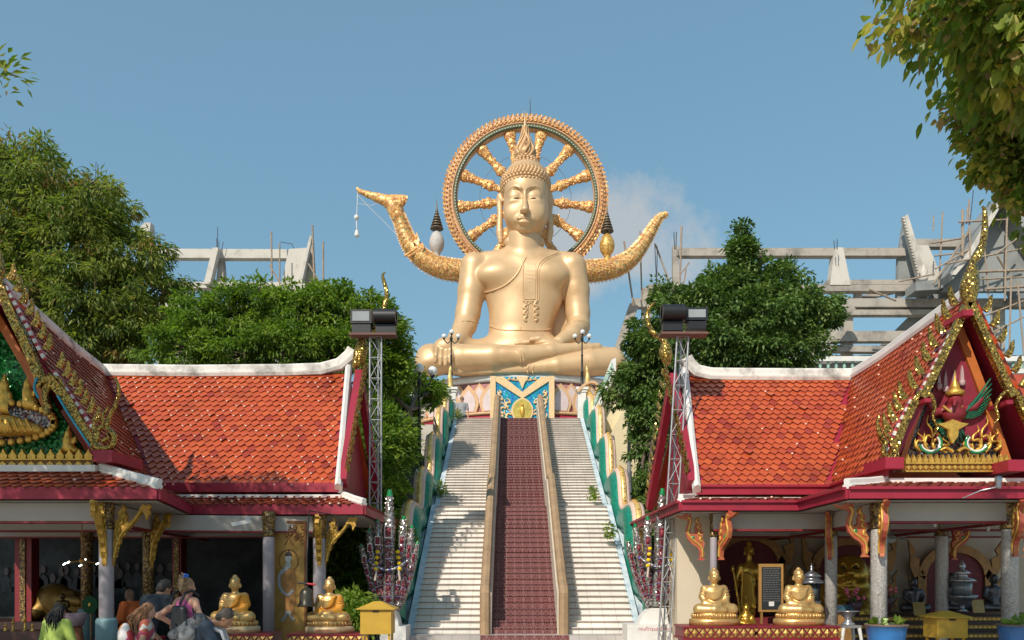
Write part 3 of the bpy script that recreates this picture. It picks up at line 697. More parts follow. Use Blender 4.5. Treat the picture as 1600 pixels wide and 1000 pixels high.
px0, px1, pzb, pzt = -1.04, 2.02, 8.2, W(815, 587.5, 37.5).z; pcx = .49
def Q(u, v, d): return V((pcx+u, 37.6-d, pzb+v))              # u,v metres on the panel
hw, ht = 1.53, pzt-pzb; pk = 37.6/FP
m = MB(); m.box(px0, px1, 37.6, 38.8, pzb, pzt); m.build('panel_body', BLUEM, pn)
m = MB()
for s_ in (-1, 1):
    a_, b_ = sorted((s_*hw, s_*(hw-.26))); m.prism([(a_, 0), (b_, 0), (b_, ht), (a_, ht)], Q, .0, .1)
    m.prism([(s_*(hw-.262), ht-.02), (s_*(hw-.62), ht-.02), (0, 2.33), (0, 2.02), (s_*(hw-.262), ht-.24)], Q, .0, .085)
m.build('frame', CARV, pn)
sc_ = MB()
def curl(pts, r=.06):
    P = spline(pts, 4); n = len(P); sc_.tube([Q(p[0], p[1], .03) for p in P], [r*(1-.75*i/n)+.01 for i in range(n)], 6, sy=.8)
for s_ in (-1, 1):
    for (ox, oy, k) in ((.62, 1.0, 1), (.9, 1.3, 1), (.66, 1.6, .8), (1.02, 1.75, .8), (1.06, 2.15, .5), (1.0, .95, .8)):
        curl([(s_*ox, oy), (s_*(ox+.16*k), oy+.12*k), (s_*(ox+.05*k), oy+.3*k), (s_*(ox-.1*k), oy+.26*k), (s_*(ox-.06*k), oy+.42*k), (s_*(ox+.1*k), oy+.55*k)], .075)
        curl([(s_*(ox+.1*k), oy+.2*k), (s_*(ox+.22*k), oy+.32*k), (s_*(ox+.2*k), oy+.48*k)], .05)
    for ox in (.15, .36, .58): curl([(s_*ox, ht-.07), (s_*(ox+.1), ht-.16), (s_*(ox-.02), ht-.25+ox*.2), (s_*(ox-.08), ht-.3+ox*.25)], .06)
sc_.prism([(-.3, ht-.02), (.3, ht-.02), (.12, ht-.3), (0, ht-.6), (-.12, ht-.3)], Q, 0, .09)
sc_.build('scrolls', CARV, pn)
m = MB(); a = [(math.sin(t)*.52*(1-.22*max(0, math.cos(t))**3), .62+math.cos(t)*.60+.82) for t in np.linspace(0, 2*PI, 28)[:-1]]; m.prism(a, Q, .0, .12, 0); m.prism([(u*.86, 1.44+(v-1.44)*.88) for u, v in a], Q, .12, .14, 1)
m.build('medallion', [CARV, mat('medallion_gold', (.62, .45, .10), .3, .5, var=.3, vs=5)], pn)
m = MB(); m.ell(Q(0, 1.38, .16), (.11, .08, .28), 10); m.ell(Q(0, 1.70, .16), (.07, .07, .1), 8); m.build('small_figure', GLEAF, pn)
# ================= serpent balustrades =================
GREENM = mosaic('green_scale_mosaic', [(.01, .20, .13), (.012, .25, .16), (.01, .16, .11), (.015, .22, .14)], 26, .35, .05, .2)
BELLY = mat('gilded_ridge', (.80, .52, .18), .35, .35, var=.3, vs=9, bump=.5, bs=20)
PALEP = mat('pale_pink_ridge', (.70, .48, .38), .6, var=.1, vs=4)
def serpent_path(sx):
    X = AX+sx*3.0; P = []; P0 = []
    T = 5.25; n = 170
    for i in range(n+1):
        t = i/n*T; lin = 33.25-3.02*t; ph = 2*PI*t; D = lin+.38*math.sin(ph-1.2)+.35; base = stl(max(Y0, min(Y2, lin+.2)))
        P.append((X, D, base+.32+.33*math.cos(ph)))
    return P
def sweep(mb, P, sec, mi=0, sm=True):
    """closed cross-section sec [(x, up)] carried along P (path in the YZ plane), last to first"""
    n = len(P); k = len(sec); vs_ = []
    for i in range(n):
        a = V(P[max(i-1, 0)]); b = V(P[min(i+1, n-1)]); d = (a-b).normalized(); up = V((1, 0, 0)).cross(d)
        for (x, u) in sec: vs_.append(V(P[i])+V((x, 0, 0))+up*u)
    mb.add(vs_, [(i*k+j, i*k+(j+1) % k, (i+1)*k+(j+1) % k, (i+1)*k+j) for i in range(n-1) for j in range(k)], mi, sm)
    mb.add([vs_[j] for j in range(k)], [tuple(range(k))], mi); mb.add([vs_[(n-1)*k+j] for j in range(k)], [tuple(range(k))[::-1]], mi)
MIRR = mosaic('silver_mirror_mosaic', [(.40, .36, .34), (.20, .17, .17), (.55, .51, .49), (.30, .16, .16), (.14, .22, .15)], 36, .22, .6, .8)
REDM = mosaic('red_glass_mosaic', [(.14, .008, .02), (.22, .012, .03), (.08, .01, .015), (.3, .2, .2)], 40, .2, .2, .6)
GREENG = mat('green_glass', (.01, .22, .06), .12, .1, var=.3, vs=8, coat=.8)
SILV = mat('silver_trim', (.45, .43, .43), .25, .7, var=.15)
BLUT = mat('blue_trim', (.04, .07, .35), .3, var=.1)
YEL = mat('marigold_yellow', (.85, .55, .01), .8, var=.2, vs=30)
def balustrade(sx, lab):
    t = thing('serpent_balustrade', lab, 'balustrade', (AX+sx*3.07, 18, 0), 'serpent balustrades beside the stairs')
    P = serpent_path(sx)
    wv = lambda a: math.sin(a)
    body = MB(); sec = [(math.cos(a)*.30, math.sin(a)*(.40 if math.sin(a) > 0 else .38)) for a in np.linspace(0, 2*PI, 17)[:-1]]; sweep(body, P, sec); body.build('body', GREENM, t)
    tl = MB(); p0 = P[0]; tl.tube(spline([(p0[0], p0[1]+.1, p0[2]-.1), (p0[0]+sx*.02, p0[1], p0[2]+.35), (p0[0]-sx*.12, p0[1]-.1, p0[2]+.8), (p0[0]-sx*.10, p0[1]-.1, p0[2]+1.25), (p0[0]-sx*.14, p0[1]-.1, p0[2]+1.7)], 4), [.24]*3+[.17]*3+[.13]*3+[.1]*4+[.07]*3+[.02], 8); tl.build('tail_tip', BELLY, t)
    sg = sx
    cr = MB(); sweep(cr, P, [(-.17+.06*sg, .30), (-.17+.06*sg, .435), (-.10+.06*sg, .465), (.10+.06*sg, .465), (.17+.06*sg, .435), (.17+.06*sg, .30)]); cr.build('pale_ridge', PALEP, t)
    gd = MB()
    n = len(P); Pd = P
    sweep(gd, P, [(-.085+.06*sg, .40), (-.08+.06*sg, .485), (-.04+.06*sg, .51), (.04+.06*sg, .51), (.08+.06*sg, .485), (.085+.06*sg, .40)])
    gd.build('gilded_ridge', BELLY, t)
    wall = MB(); X = AX+sx*3.0; prof = [(19.0, .02), (19.0, stl(19.0)-.1), (Y1, stl(Y1)-.1), (Y1+LAND, stl(Y1+LAND)-.1), (Y2, stl(Y2)-.1), (Y2, 6)]
    wall.prism(prof, lambda u, v, d: V((d, u, v)), X-.26, X+.26); wall.build('base_wall', BLUEW, t)
    fn = MB()
    for i in range(6, n-6, 2):                # fin teeth down the gilded ridge
        a, b = V(P[i-1]), V(P[i+1]); d = (a-b).normalized(); up = V((1, 0, 0)).cross(d); c = V(P[i])+up*.50
        c = c+V((.06*sx, 0, 0)); fn.add([c-V((.05, 0, 0)), c+V((.05, 0, 0)), c+up*.06-d*.05], [(0, 1, 2)])
    fn.build('ridge_teeth', BELLY, t)
def naga_fan(cx, cy, base, heads, lab, body_x):
    """upright necks fanned out, each with mirror mosaic, red belly plates and a tall horn"""
    Yn = 17.15; t = thing('naga_sculpture', lab, 'sculpture', tuple(W(cx, base, Yn)), 'many headed serpents at the foot of the stairs')
    k = Yn/FP
    hood = MB()
    ol = [(cx-14, base), (cx-26, base-40), (cx-36, base-75), (cx-30, base-92), (cx-14, base-84), (cx, base-92), (cx+14, base-84), (cx+30, base-92), (cx+36, base-75), (cx+26, base-40), (cx+14, base)]
    hood.prism(ol, lambda u, v, d: W(u, v, Yn)+V((0, d, 0)), .10, .32); hood.build('hood', MIRR, t)
    for q, (bx, by, mx_, my, tx, ty, wd) in enumerate(heads):
        dy = -.10 if q == 0 else .0; P = spline([(bx, by), ((bx+mx_)/2+(mx_-bx)*.12, (by+my)/2), (mx_, my)], 6)
        W2 = lambda u, v, d=0: W(u, v, Yn)+V((0, dy+d, 0))
        nk = MB(); nP = len(P); nk.tube([W2(p[0], p[1]) for p in P], [wd*k*(.70+.12*abs(i/nP-.5)) for i in range(nP)], 8, sy=.8, ref=(0, 1, 0)); neck = nk.build('neck', MIRR, t)
        H = [(mx_, my+2), (mx_+(tx-mx_)*.15, my+(ty-my)*.15), (mx_+(tx-mx_)*.5, my+(ty-my)*.5), (mx_+(tx-mx_)*.85, my+(ty-my)*.85), (tx, ty)]
        hn = MB(); hn.tube([W2(*p) for p in H], [wd*k*.70, wd*k*.78, wd*k*.52, wd*k*.42, wd*k*.24], 8, sy=.8, ref=(0, 1, 0), mfn=lambda i, j: 1 if i >= 3 else 0)
        for u in np.linspace(.2, .75, 6 if wd > 9 else 4):
            for s_ in (-1, 1):
                c = W2(mx_+(tx-mx_)*u+s_*wd*.55*(1-u*.5), my+(ty-my)*u); hn.add([c+V((0, -.02, 0)), c+V((0, .03, .02)), c+V((s_*.035, -.02, .07)), c+V((0, -.02, .05))], [(0, 1, 2), (0, 2, 3), (1, 3, 2)])
        hn.build('horn', [MIRR, GREENG], t)
        bp = MB(); f = -wd*k*.52
        for i in range(1, nP-1):
            p, r = V((P[i][0], P[i][1], 0)), V((P[i+1][0], P[i+1][1], 0)); a = W2(p.x, p.y, f); b = W2(r.x, r.y, f)
            bp.beam(a, b+(a-b)*.08, wd*k*(.62 if q == 0 else .50), .05, 0, up=(0, -1, 0)); c2 = b+(a-b)*.04
            if i % 2: bp.beam(b+(a-b)*.09, b, wd*k*.70, .065, 1, up=(0, -1, 0)); bp.beam(b+(a-b)*.17, b+(a-b)*.09, wd*k*.72, .06, 2, up=(0, -1, 0))
        bp.build('belly_plates', [REDM, SILV, BLUT], t)
        fc = MB(); mm = W2(mx_, my-2, -wd*k*.6); s_ = wd*k
        fc.box(mm.x-s_*.44, mm.x+s_*.44, mm.y-.015, mm.y+.03, mm.z-s_*.75, mm.z+s_*.75, 1); fc.box(mm.x-s_*.36, mm.x+s_*.36, mm.y-.03, mm.y-.016, mm.z-s_*.6, mm.z+s_*.6, 0)
        fc.ell(mm+V((0, -.035, -.01)), (s_*.26, .04, s_*.42), 10, 2); fc.build('face_plate', [REDM, SILV, mat('red_face', (.25, .03, .04), .4)], neck)
    nl = MB(); P = [W(cx-30+60*u, base-78+14*math.sin(PI*u), Yn)+V((0, -.28, 0)) for u in np.linspace(0, 1, 17)]
    for i, p in enumerate(P): nl.ell(p, .036, 6, 1 if i % 3 else 2); 
    nl.tube(P, .03, 6, 0); nl.build('bead_necklace', [MIRR, SILV, BLUT], t)
    for s_ in (-1, 1):
        gl = MB(); P = [W(cx+s_*(14+3*u), base-92+26*u, Yn)+V((0, -.30, 0)) for u in np.linspace(0, 1, 4)]
        for p in P: gl.ell(p+V((.02*s_, 0, 0)), (.05, .045, .042), 8)
        gl.tube([P[-1], P[-1]+V((s_*.03, 0, -.25))], .025, 6, 1)
        setp(gl.build('flower_garland', [YEL, mat('faded_ribbon', (.55, .45, .38), .8)], None, tuple(P[0])), ('left' if s_ < 0 else 'right')+' yellow flower garland on the serpent heads at the '+('left' if cx < 800 else 'right')+' of the stairs', 'garland', 'garlands on the serpent heads')
    return t
# heads: base x,y, face x,y, tip x,y, width
hr_ = [(1026, 948, 1031, 835, 1034, 764, 13), (1019, 945, 1011, 847, 1012, 806, 9.5), (1033, 945, 1048, 846, 1050, 806, 9.5), (1014, 942, 997, 858, 992, 818, 8.5), (1038, 942, 1059, 858, 1064, 817, 8.5), (1010, 938, 986, 871, 980, 842, 7.5), (1042, 938, 1066, 872, 1075, 841, 7.5)]
naga_fan(1027, 0, 950, hr_, 'mirror mosaic serpent heads with green horn tips at the right foot of the stairs', 1)
hl_ = [(609, 950, 609, 834, 610, 766, 13), (602, 948, 591, 847, 589, 810, 9.5), (617, 948, 629, 846, 631, 806, 9.5), (598, 946, 579, 858, 576, 826, 8.5), (622, 946, 640, 858, 644, 820, 8.5), (594, 944, 570, 876, 563, 850, 7.5), (626, 944, 647, 872, 653, 846, 7.5)]
naga_fan(609, 0, 955, hl_, 'mirror mosaic serpent heads behind the yellow box at the left foot of the stairs', -1)
balustrade(-1, 'wavy green serpent balustrade with gilded ridge on the left side of the stairs')
balustrade(1, 'wavy green serpent balustrade with gilded ridge on the right side of the stairs')
# white bases of the heads, one with faded red lettering
for sx, c, nm in ((1, 1022, 'right'), (-1, 628, 'left')):
    t = thing('serpent_plinth', 'white plinth under the '+nm+' serpent heads'+(' with faded red lettering' if sx > 0 else ' beside the yellow box'), 'plinth', (W(c, 990, 17.2).x, 17.2, 0), 'white plinths of the serpent heads')
    a = W(c-(24 if sx > 0 else 40), 0, 17).x; b = W(c+(26 if sx > 0 else 10), 0, 17).x; m = MB()
    f = lambda u, v, d: V((W(u, 0, 17).x, d, W(0, v, 17).z))
    if sx > 0: ol = [(996, 978), (1004, 962), (1014, 952), (1020, 950), (1041, 950), (1044, 978)]
    else: ol = [(598, 978), (600, 952), (617, 952), (622, 968), (624, 978)]
    m.prism(ol, f, 16.95, 17.45); m.build('pedestal', WHITE, t)
    m = MB(); x0, x1 = (W(978, 0, 17).x, W(1059, 0, 17).x) if sx > 0 else (W(596, 0, 17).x, W(636, 0, 17).x); zt = W(0, 975 if sx > 0 else 978, 17).z
    m.box(x0, x1, 16.8, 17.6, .0, zt); m.build('base', [WHITE], t)
    if sx > 0:
        LT = MB(); r = random.Random(3); x = W(998, 0, 16.8).x
        zc = W(0, 983, 16.8).z
        while x < W(1054, 0, 16.8).x:
            h_ = r.uniform(.04, .06); w_ = r.uniform(.025, .04)
            for (a0, b0, a1, b1) in ((0, 0, 0, h_), (0, h_, w_, h_), (w_, h_, w_, 0)) if r.random() < .7 else ((0, 0, w_, 0), (w_, 0, w_, h_), (0, h_*.5, w_, h_)):
                LT.beam((x+a0, 16.795, zc+b0-.03), (x+a1+.003, 16.795, zc+b1-.03+.002), .008, .006, up=(0, 1, 0))
            if r.random() < .35: LT.beam((x, 16.795, zc+h_-.015), (x+.03, 16.795, zc+h_), .007, .006, up=(0, 1, 0))
            x += w_+.022
        LT.build('lettering', mat('faded_red_letters', (.55, .16, .16), .7), t)
# ================= lamp posts =================
GLOBE = mat('white_globe_glass', (.80, .80, .78), .15, var=.02, coat=.5)
def lamp(px, pyt, pyb, Y, lab, globes, r, grp=None, nm='lamp_post', pr=.045):
    top = W(px, pyt, Y); bz = max(0, W(px, pyb, Y).z); t = thing(nm, lab, 'lamp post', (top.x, Y, bz), grp)
    m = MB(); h = top.z-bz; m.lathe(V((top.x, Y, bz)), [(pr*2.6, 0), (pr*2.6, .1), (pr*1.7, .16), (pr*1.5, h*.3), (pr*1.9, h*.31), (pr*1.1, h*.33), (pr, h*.62), (pr*1.5, h*.63), (pr*.9, h*.65), (pr*.7, h*.93), (pr*2, h*.95), (pr*1.2, h)], 10); m.build('post', BLACK if pr < .05 else GREYW, t)
    for (gx_, gz_) in globes:
        c = top+V((gx_, 0, gz_)); a = MB(); 
        P = [top+V((0, 0, -.12)), top+V((gx_*.5, 0, -.28 if gx_ else 0)), top+V((gx_, 0, gz_-r*1.5))]; a.tube([V(p) for p in spline(P, 4)], .022, 6); a.lathe(c+V((0, 0, -r*1.45)), [(.03, 0), (r*.5, .04), (r*.55, r*.5)], 10); arm = a.build('arm', BLACK, t)
        g_ = MB(); g_.ell(c, r, 16); g_.build('globe', GLOBE, arm)
    return t
lamp(655, 592, 745, 27, 'black post with three big white globes left of the stairs', [(-.27, .27), (0, .36), (.46, .27)], .165)
lamp(983, 600, 800, 27, 'grey post with white globes in the leaves right of the stairs', [(-.25, -.25), (.27, .0), (.5, .05)], .14, pr=.06)
for px, nm in ((705, 'left'), (909.5, 'right')):
    lamp(px, 526, 606, 33.2, 'slim dark lamp with clear glass globes on the %s white pillar above the stairs' % nm, [(-.30, .02), (.30, .02), (.02, .2)], .10, 'slim lamps before the giant statue', pr=.038)
for px, nm in ((706, 'left'), (909, 'right')):
    c = W(px, 640, 33.2); t = thing('gate_pillar', 'white square pillar at the %s end of the stair top' % nm, 'pillar', (c.x, 33.2, 8.2), 'white pillars at the stair top')
    m = MB(); m.box(c.x-.17, c.x+.17, 33.05, 33.39, 8.2, W(0, 612, 33).z); m.build('shaft', WHITE, t)
    z = W(0, 612, 33).z; m = MB(); m.box(c.x-.21, c.x+.21, 33.01, 33.43, z, z+.1); m.box(c.x-.26, c.x+.26, 32.96, 33.48, z+.101, z+.2); m.build('cap', WHITE, t)
# ================= tiled roofs =================
def tilec(n, c): return mat(n, c, .38, c2=[x*.62 for x in c], c2f=.37, vs=1.1, detail=10, coat=.25)
TILES = [tilec('glazed_tile_orange', (.45, .072, .017)), tilec('glazed_tile_red', (.41, .060, .016)), tilec('glazed_tile_light', (.49, .088, .02)), tilec('glazed_tile_dark', (.31, .038, .015))]
EDGE = mat('tile_edge_clay', (.16, .03, .015), .7); GLINT = mat('pale_glint_bead', (.80, .50, .38), .2, coat=1.0, var=.02)  # pale glossy beads added at tile tips to paint in the sun glints
UNDER = mat('roof_batten_dark', (.10, .02, .01), .8)
def inpoly(x, y, P):
    c = False; j = len(P)-1
    for i in range(len(P)):
        if (P[i][1] > y) != (P[j][1] > y) and x < (P[j][0]-P[i][0])*(y-P[i][1])/(P[j][1]-P[i][1])+P[i][0]: c = not c
        j = i
    return c
def tiled(pts, parent, u_dir, tw=.175, rh=.165, seed=1, glint=.3, name='roof_tiles', th=.09, gl=None):
    P = [V(p) for p in pts]; nrm = (P[1]-P[0]).cross(P[2]-P[0]); nrm.normalize()
    if nrm.z < 0: nrm = -nrm
    u = V(u_dir).normalized(); u = (u-nrm*u.dot(nrm)).normalized(); v = nrm.cross(u).normalized()
    if v.z < 0: v = -v
    o = P[0]; P2 = [((p-o).dot(u), (p-o).dot(v)) for p in P]
    us = [p[0] for p in P2]; vs_ = [p[1] for p in P2]; m = MB(); r = random.Random(seed); row = 0; vv = min(vs_)
    dev = (P[3]-P[0]).dot(nrm) if len(P) == 4 else 0; bm = max(vs_)
    def hgt(a, b):
        if abs(dev) < .003: return 0
        t_ = max(0, min(1, b/bm)); l0 = P2[0][0]+(P2[3][0]-P2[0][0])*t_; l1 = P2[1][0]+(P2[2][0]-P2[1][0])*t_; s_ = max(0, min(1, (l1-a)/(l1-l0+1e-9))); return dev*s_*t_
    pt = lambda a, b, n_: o+u*a+v*b+nrm*(n_+hgt(a, b))
    while vv < max(vs_)+rh:
        uu = min(us)+(tw/2 if row % 2 else 0)-tw
        while uu < max(us)+tw:
            uc = uu+r.uniform(-.006, .006); vc = vv+r.uniform(-.008, .008)
            if inpoly(uc, vc+rh*.35, P2) and inpoly(uc-tw*.45, vc+rh*.4, P2) and inpoly(uc+tw*.45, vc+rh*.4, P2):
                l = .036+r.uniform(-.004, .008)+(r.uniform(.01, .03) if r.random() < .02 else 0); w2 = tw*.49; tip = vc-rh*.52; mi = r.choice([0, 0, 0, 0, 1, 1, 2, 2, 3]) if r.random() < .7 else 0
                q = [pt(uc-w2, vc+rh*.9, .004), pt(uc+w2, vc+rh*.9, .004), pt(uc+w2, vc+rh*.02, l*.8), pt(uc+tw*.06, tip, l), pt(uc-tw*.06, tip, l), pt(uc-w2, vc+rh*.02, l*.8)]
                d = nrm*-.03; m.add(q, [(0, 1, 2, 3, 4, 5)], mi); m.add([q[2], q[3], q[4], q[5], q[2]+d, q[3]+d, q[4]+d, q[5]+d], [(0, 4, 5, 1), (1, 5, 6, 2), (2, 6, 7, 3)], 4)
                if r.random() < glint: m.ell(pt(uc, tip+.005, l), (.03, .03, .024), 6, 5)
            uu += tw
        vv += rh; row += 1
    b = MB()
    if abs(dev) >= .003:
        K = 8
        for i in range(K):
            for j in range(K):
                g_ = lambda s_, t_: (P[1].lerp(P[0], s_)).lerp(P[2].lerp(P[3], s_), t_)-nrm*.012
                q = [g_(i/K, j/K), g_((i+1)/K, j/K), g_((i+1)/K, (j+1)/K), g_(i/K, (j+1)/K)]; b.add(q+[x-nrm*th for x in q], [(0, 1, 2, 3), (7, 6, 5, 4)])
        P_ = P; q = P_+[x-nrm*th for x in P_]; b.add([x-nrm*.012 for x in q], [(0, 1, 5, 4), (3, 0, 4, 7)])
    Pq = [p-nrm*.004 for p in P]
    if abs(dev) < .003: b.slab(Pq if (P[1]-P[0]).cross(P[2]-P[0]).dot(nrm) > 0 else Pq[::-1], th, 0)
    s_ = b.build('roof_deck', [CRIM], parent); b.f
    me = newmesh(name, np.array(m.v)-np.array(ORG[parent]), m.f, TILES+[EDGE, GLINT], m.m, m.s); return link(name, me, s_)
def ridge(path, wd, ht, parent, name='ridge_cap', mt=None, n=4):
    m = MB(); P = path
    for i in range(len(P)-1): pass
    k = len(P); vs = []
    for i in range(k):
        a = V(P[max(i-1, 0)]); b = V(P[min(i+1, k-1)]); d = (b-a).normalized(); sd_ = d.cross(V((0, 0, 1))).normalized(); up = sd_.cross(d).normalized()
        for (x, z) in ((-.5, -.4), (-.62, -.05), (-.62, .12), (-.42, .2), (-.42, .8), (-.3, 1), (.3, 1), (.42, .8), (.42, .2), (.62, .12), (.62, -.05), (.5, -.4)): vs.append(V(P[i])+sd_*x*wd+up*z*ht)
    q = 12; m.add(vs, [(i*q+j, i*q+(j+1) % q, (i+1)*q+(j+1) % q, (i+1)*q+j) for i in range(k-1) for j in range(q)]); m.add(vs[:q], [tuple(range(q))]); m.add(vs[-q:], [tuple(range(q))])
    return m.build(name, mt or WSTAIN, parent)
PX = lambda Y: (lambda u, v, d: W(u, v, Y)+V((0, d, 0)))
def fin(base, tip, wd, parent_mb, Y, mi=0, hook=1, th=.05):
    """flame shaped roof fin outlined in px at depth Y"""
    b = np.array(base, float); t = np.array(tip, float); d = t-b; n_ = np.array((-d[1], d[0]))/np.linalg.norm(d)*hook
    ol = [b-n_*wd*.5, b+d*.25-n_*wd*.62, b+d*.6-n_*wd*.42+n_*0, b+d*.85-n_*wd*.05, t+n_*wd*.15, b+d*.82+n_*wd*.28, b+d*.55+n_*wd*.2, b+d*.3+n_*wd*.35, b+n_*wd*.5]
    parent_mb.prism([tuple(q) for q in ol], PX(Y), -th/2, th/2, mi)
def band(mb, pts, wd, fn, d0, d1, mi=0, n=5, taper=None):
    """a flat band with real thickness along a px centre line"""
    P = spline(pts, n); k = len(P); L_, R_ = [], []
    for i in range(k):
        d = P[min(i+1, k-1)][:2]-P[max(i-1, 0)][:2]; d = d/(np.linalg.norm(d)+1e-9); nn = np.array((-d[1], d[0])); w_ = wd*(1 if taper is None else np.interp(i/(k-1), [0, 1], taper))
        L_.append(P[i][:2]+nn*w_/2); R_.append(P[i][:2]-nn*w_/2)
    for i in range(k-1):
        q = [L_[i], R_[i], R_[i+1], L_[i+1]]; vs = [fn(a[0], a[1], d0) for a in q]+[fn(a[0], a[1], d1) for a in q]
        fs = [(0, 1, 2, 3), (4, 5, 6, 7), (1, 5, 6, 2), (0, 4, 7, 3)]
        if i == 0: fs.append((0, 1, 5, 4))
        if i == k-2: fs.append((3, 2, 6, 7))
        mb.add(vs, fs, mi)
def chofa(pts, Y, parent, name='finial', k=1.0):
    m = MB(); P = spline(pts, 5); m.tube([W(p[0], p[1], Y) for p in P], [max(.008, p[2]*Y/FP*k) for p in P], 12, sy=.75, ref=(0, 1, 0)); return m.build(name, MIRG, parent)
def fascia(pts, h, parent, name='fascia', th=.06, mt=None, lip=True):
    m = MB()
    for i in range(len(pts)-1):
        a, b = V(pts[i]), V(pts[i+1]); d = (b-a).normalized(); o = V((d.y, -d.x, 0))
        a2 = a-(d*.0); 
        m.beam(a-V((0, 0, h*.62)), b-V((0, 0, h*.62)), th, h*.76)
        m.beam(a-V((0, 0, h*.12))+o*.03, b-V((0, 0, h*.12))+o*.03, th*1.6, h*.235)
    return m.build(name, mt or CRIM, parent)
SOFF = mat('beige_soffit', (.42, .38, .33), .85, var=.08, vs=.8)
COLM = mosaic('white_gold_column_mosaic', [(.46, .43, .41), (.52, .49, .46), (.38, .35, .31), (.48, .45, .42), (.33, .29, .25)], 62, .35, .1, .3)
COLD = mosaic('dark_gold_column_mosaic', [(.10, .06, .02), (.35, .22, .06), (.06, .03, .02), (.25, .15, .04)], 40, .3, .3, .5)
LILC = mat('lilac_grey_paint', (.36, .32, .34), .6, var=.08); TEAL = mat('teal_paint', (.16, .27, .28), .55, var=.1)
def column(t, x, y, z0, z1, r, kind):
    m = MB(); m.lathe(V((x, y, 0)), [(r, z0+.02), (r, z1-.52), (r*.98, z1-.5)], 14, 0); c = m.build('column', [{'m': COLM, 'lilac': LILC, 'teal': LILC, 'dark': COLD}[kind]], t)
    q = MB(); q.lathe(V((x, y, 0)), [(r*1.08, z1-.50), (r*1.18, z1-.47), (r*1.05, z1-.43), (r*1.05, z1-.18), (r*1.2, z1-.14), (r*1.08, z1-.1), (r*1.25, z1)], 14); q.build('capital', COLD, c)
    if kind in ('teal', 'dark'): q = MB(); q.lathe(V((x, y, 0)), [(r*1.5, z0), (r*1.5, z0+.88), (r*1.3, z0+.93)], 18); q.build('column_base', TEAL, c)
def bracket(t, x, y, ztop, sx, L_=.75, col_=None, ang=0, bird=True):
    """carved eave bracket reaching out from the column at (x,y); sx/ang gives its direction"""
    d = V((math.sin(ang)*0+sx*math.cos(ang), -math.sin(ang), 0)); nn = V((-d.y, d.x, 0)); o = V((x, y, ztop))
    f = lambda u, v, e: o+d*u*L_+V((0, 0, -v*L_))+nn*e
    m = MB()
    if bird:   # bird-like bracket with crested head turned outward
        ol = [(.06, 1.55), (.30, 1.55), (.24, 1.45), (.26, 1.25), (.34, 1.12), (.52, 1.0), (.66, .84), (.72, .62), (.68, .40), (.62, .26), (.70, .19), (.84, .17), (1.0, .10), (1.08, .03), (.88, .06), (.76, .02), (.66, -.05), (.64, .04), (.54, .0), (.52, .14), (.50, .26), (.56, .46), (.56, .60), (.48, .68), (.40, .60), (.42, .44), (.36, .34), (.38, .2), (.28, .08), (.28, .26), (.18, .36), (.22, .52), (.12, .62), (.18, .82), (.08, .98), (.14, 1.2), (.08, 1.35), (.14, 1.47)]
    else:      # flame shaped serpent bracket
        ol = [(0, 1.75), (.04, 1.5), (.12, 1.36), (.10, 1.24), (.2, 1.12), (.22, .98), (.34, .88), (.40, .76), (.52, .64), (.62, .50), (.72, .34), (.84, .24), (.90, .32), (.93, .48), (.98, .36), (1.04, .30), (1.0, .18), (1.08, .10), (1.02, .02), (.92, .06), (.84, .02), (.76, .12), (.68, .28), (.58, .42), (.46, .52), (.38, .50), (.40, .36), (.34, .26), (.36, .12), (.28, .02), (.24, .16), (.14, .24), (.18, .40), (.08, .5), (.02, .9)]
    m.prism(ol, f, -.035, .035, 0)
    for s_ in (-1, 1):
        cen = [(.16, 1.45), (.18, 1.15), (.34, .98), (.54, .82), (.64, .62), (.60, .42), (.56, .2), (.66, .10)] if bird else [(.04, 1.5), (.10, 1.2), (.22, .9), (.42, .68), (.6, .48), (.78, .22)]
        m.tube([f(a, b, s_*.04) for a, b in spline(cen, 3)], .022, 5, 1)
        for (a, b) in ((.26, .62), (.28, .42), (.22, .85), (.33, .22)) if bird else ((.24, .5), (.16, .72), (.3, .32), (.10, .95)): m.tube([f(a-.06, b+.10, s_*.04), f(a+.04, b+.04, s_*.045), f(a+.02, b-.07, s_*.045), f(a-.05, b-.04, s_*.04)], [.014, .024, .02, .01], 5, 1)
    if bird: m.ell(f(.47, .80, 0), (.06, .05, .06), 8, 2)
    return m.build('eave_bracket', [col_[0], col_[1], GREENG], t)
BR_R = (mat('bracket_coral_paint', (.40, .12, .045), .5, c2=(.42, .05, .04), c2f=.45, vs=5), mat('bracket_gilding', (.66, .38, .08), .4, .4, var=.2, vs=12))
BR_G = (mat('bracket_old_gold', (.45, .25, .04), .45, .35, var=.4, vs=9, bump=.9, bs=22), mat('bracket_gilding_bright', (.52, .33, .06), .35, .5, var=.3, vs=14, bump=.4, bs=30))
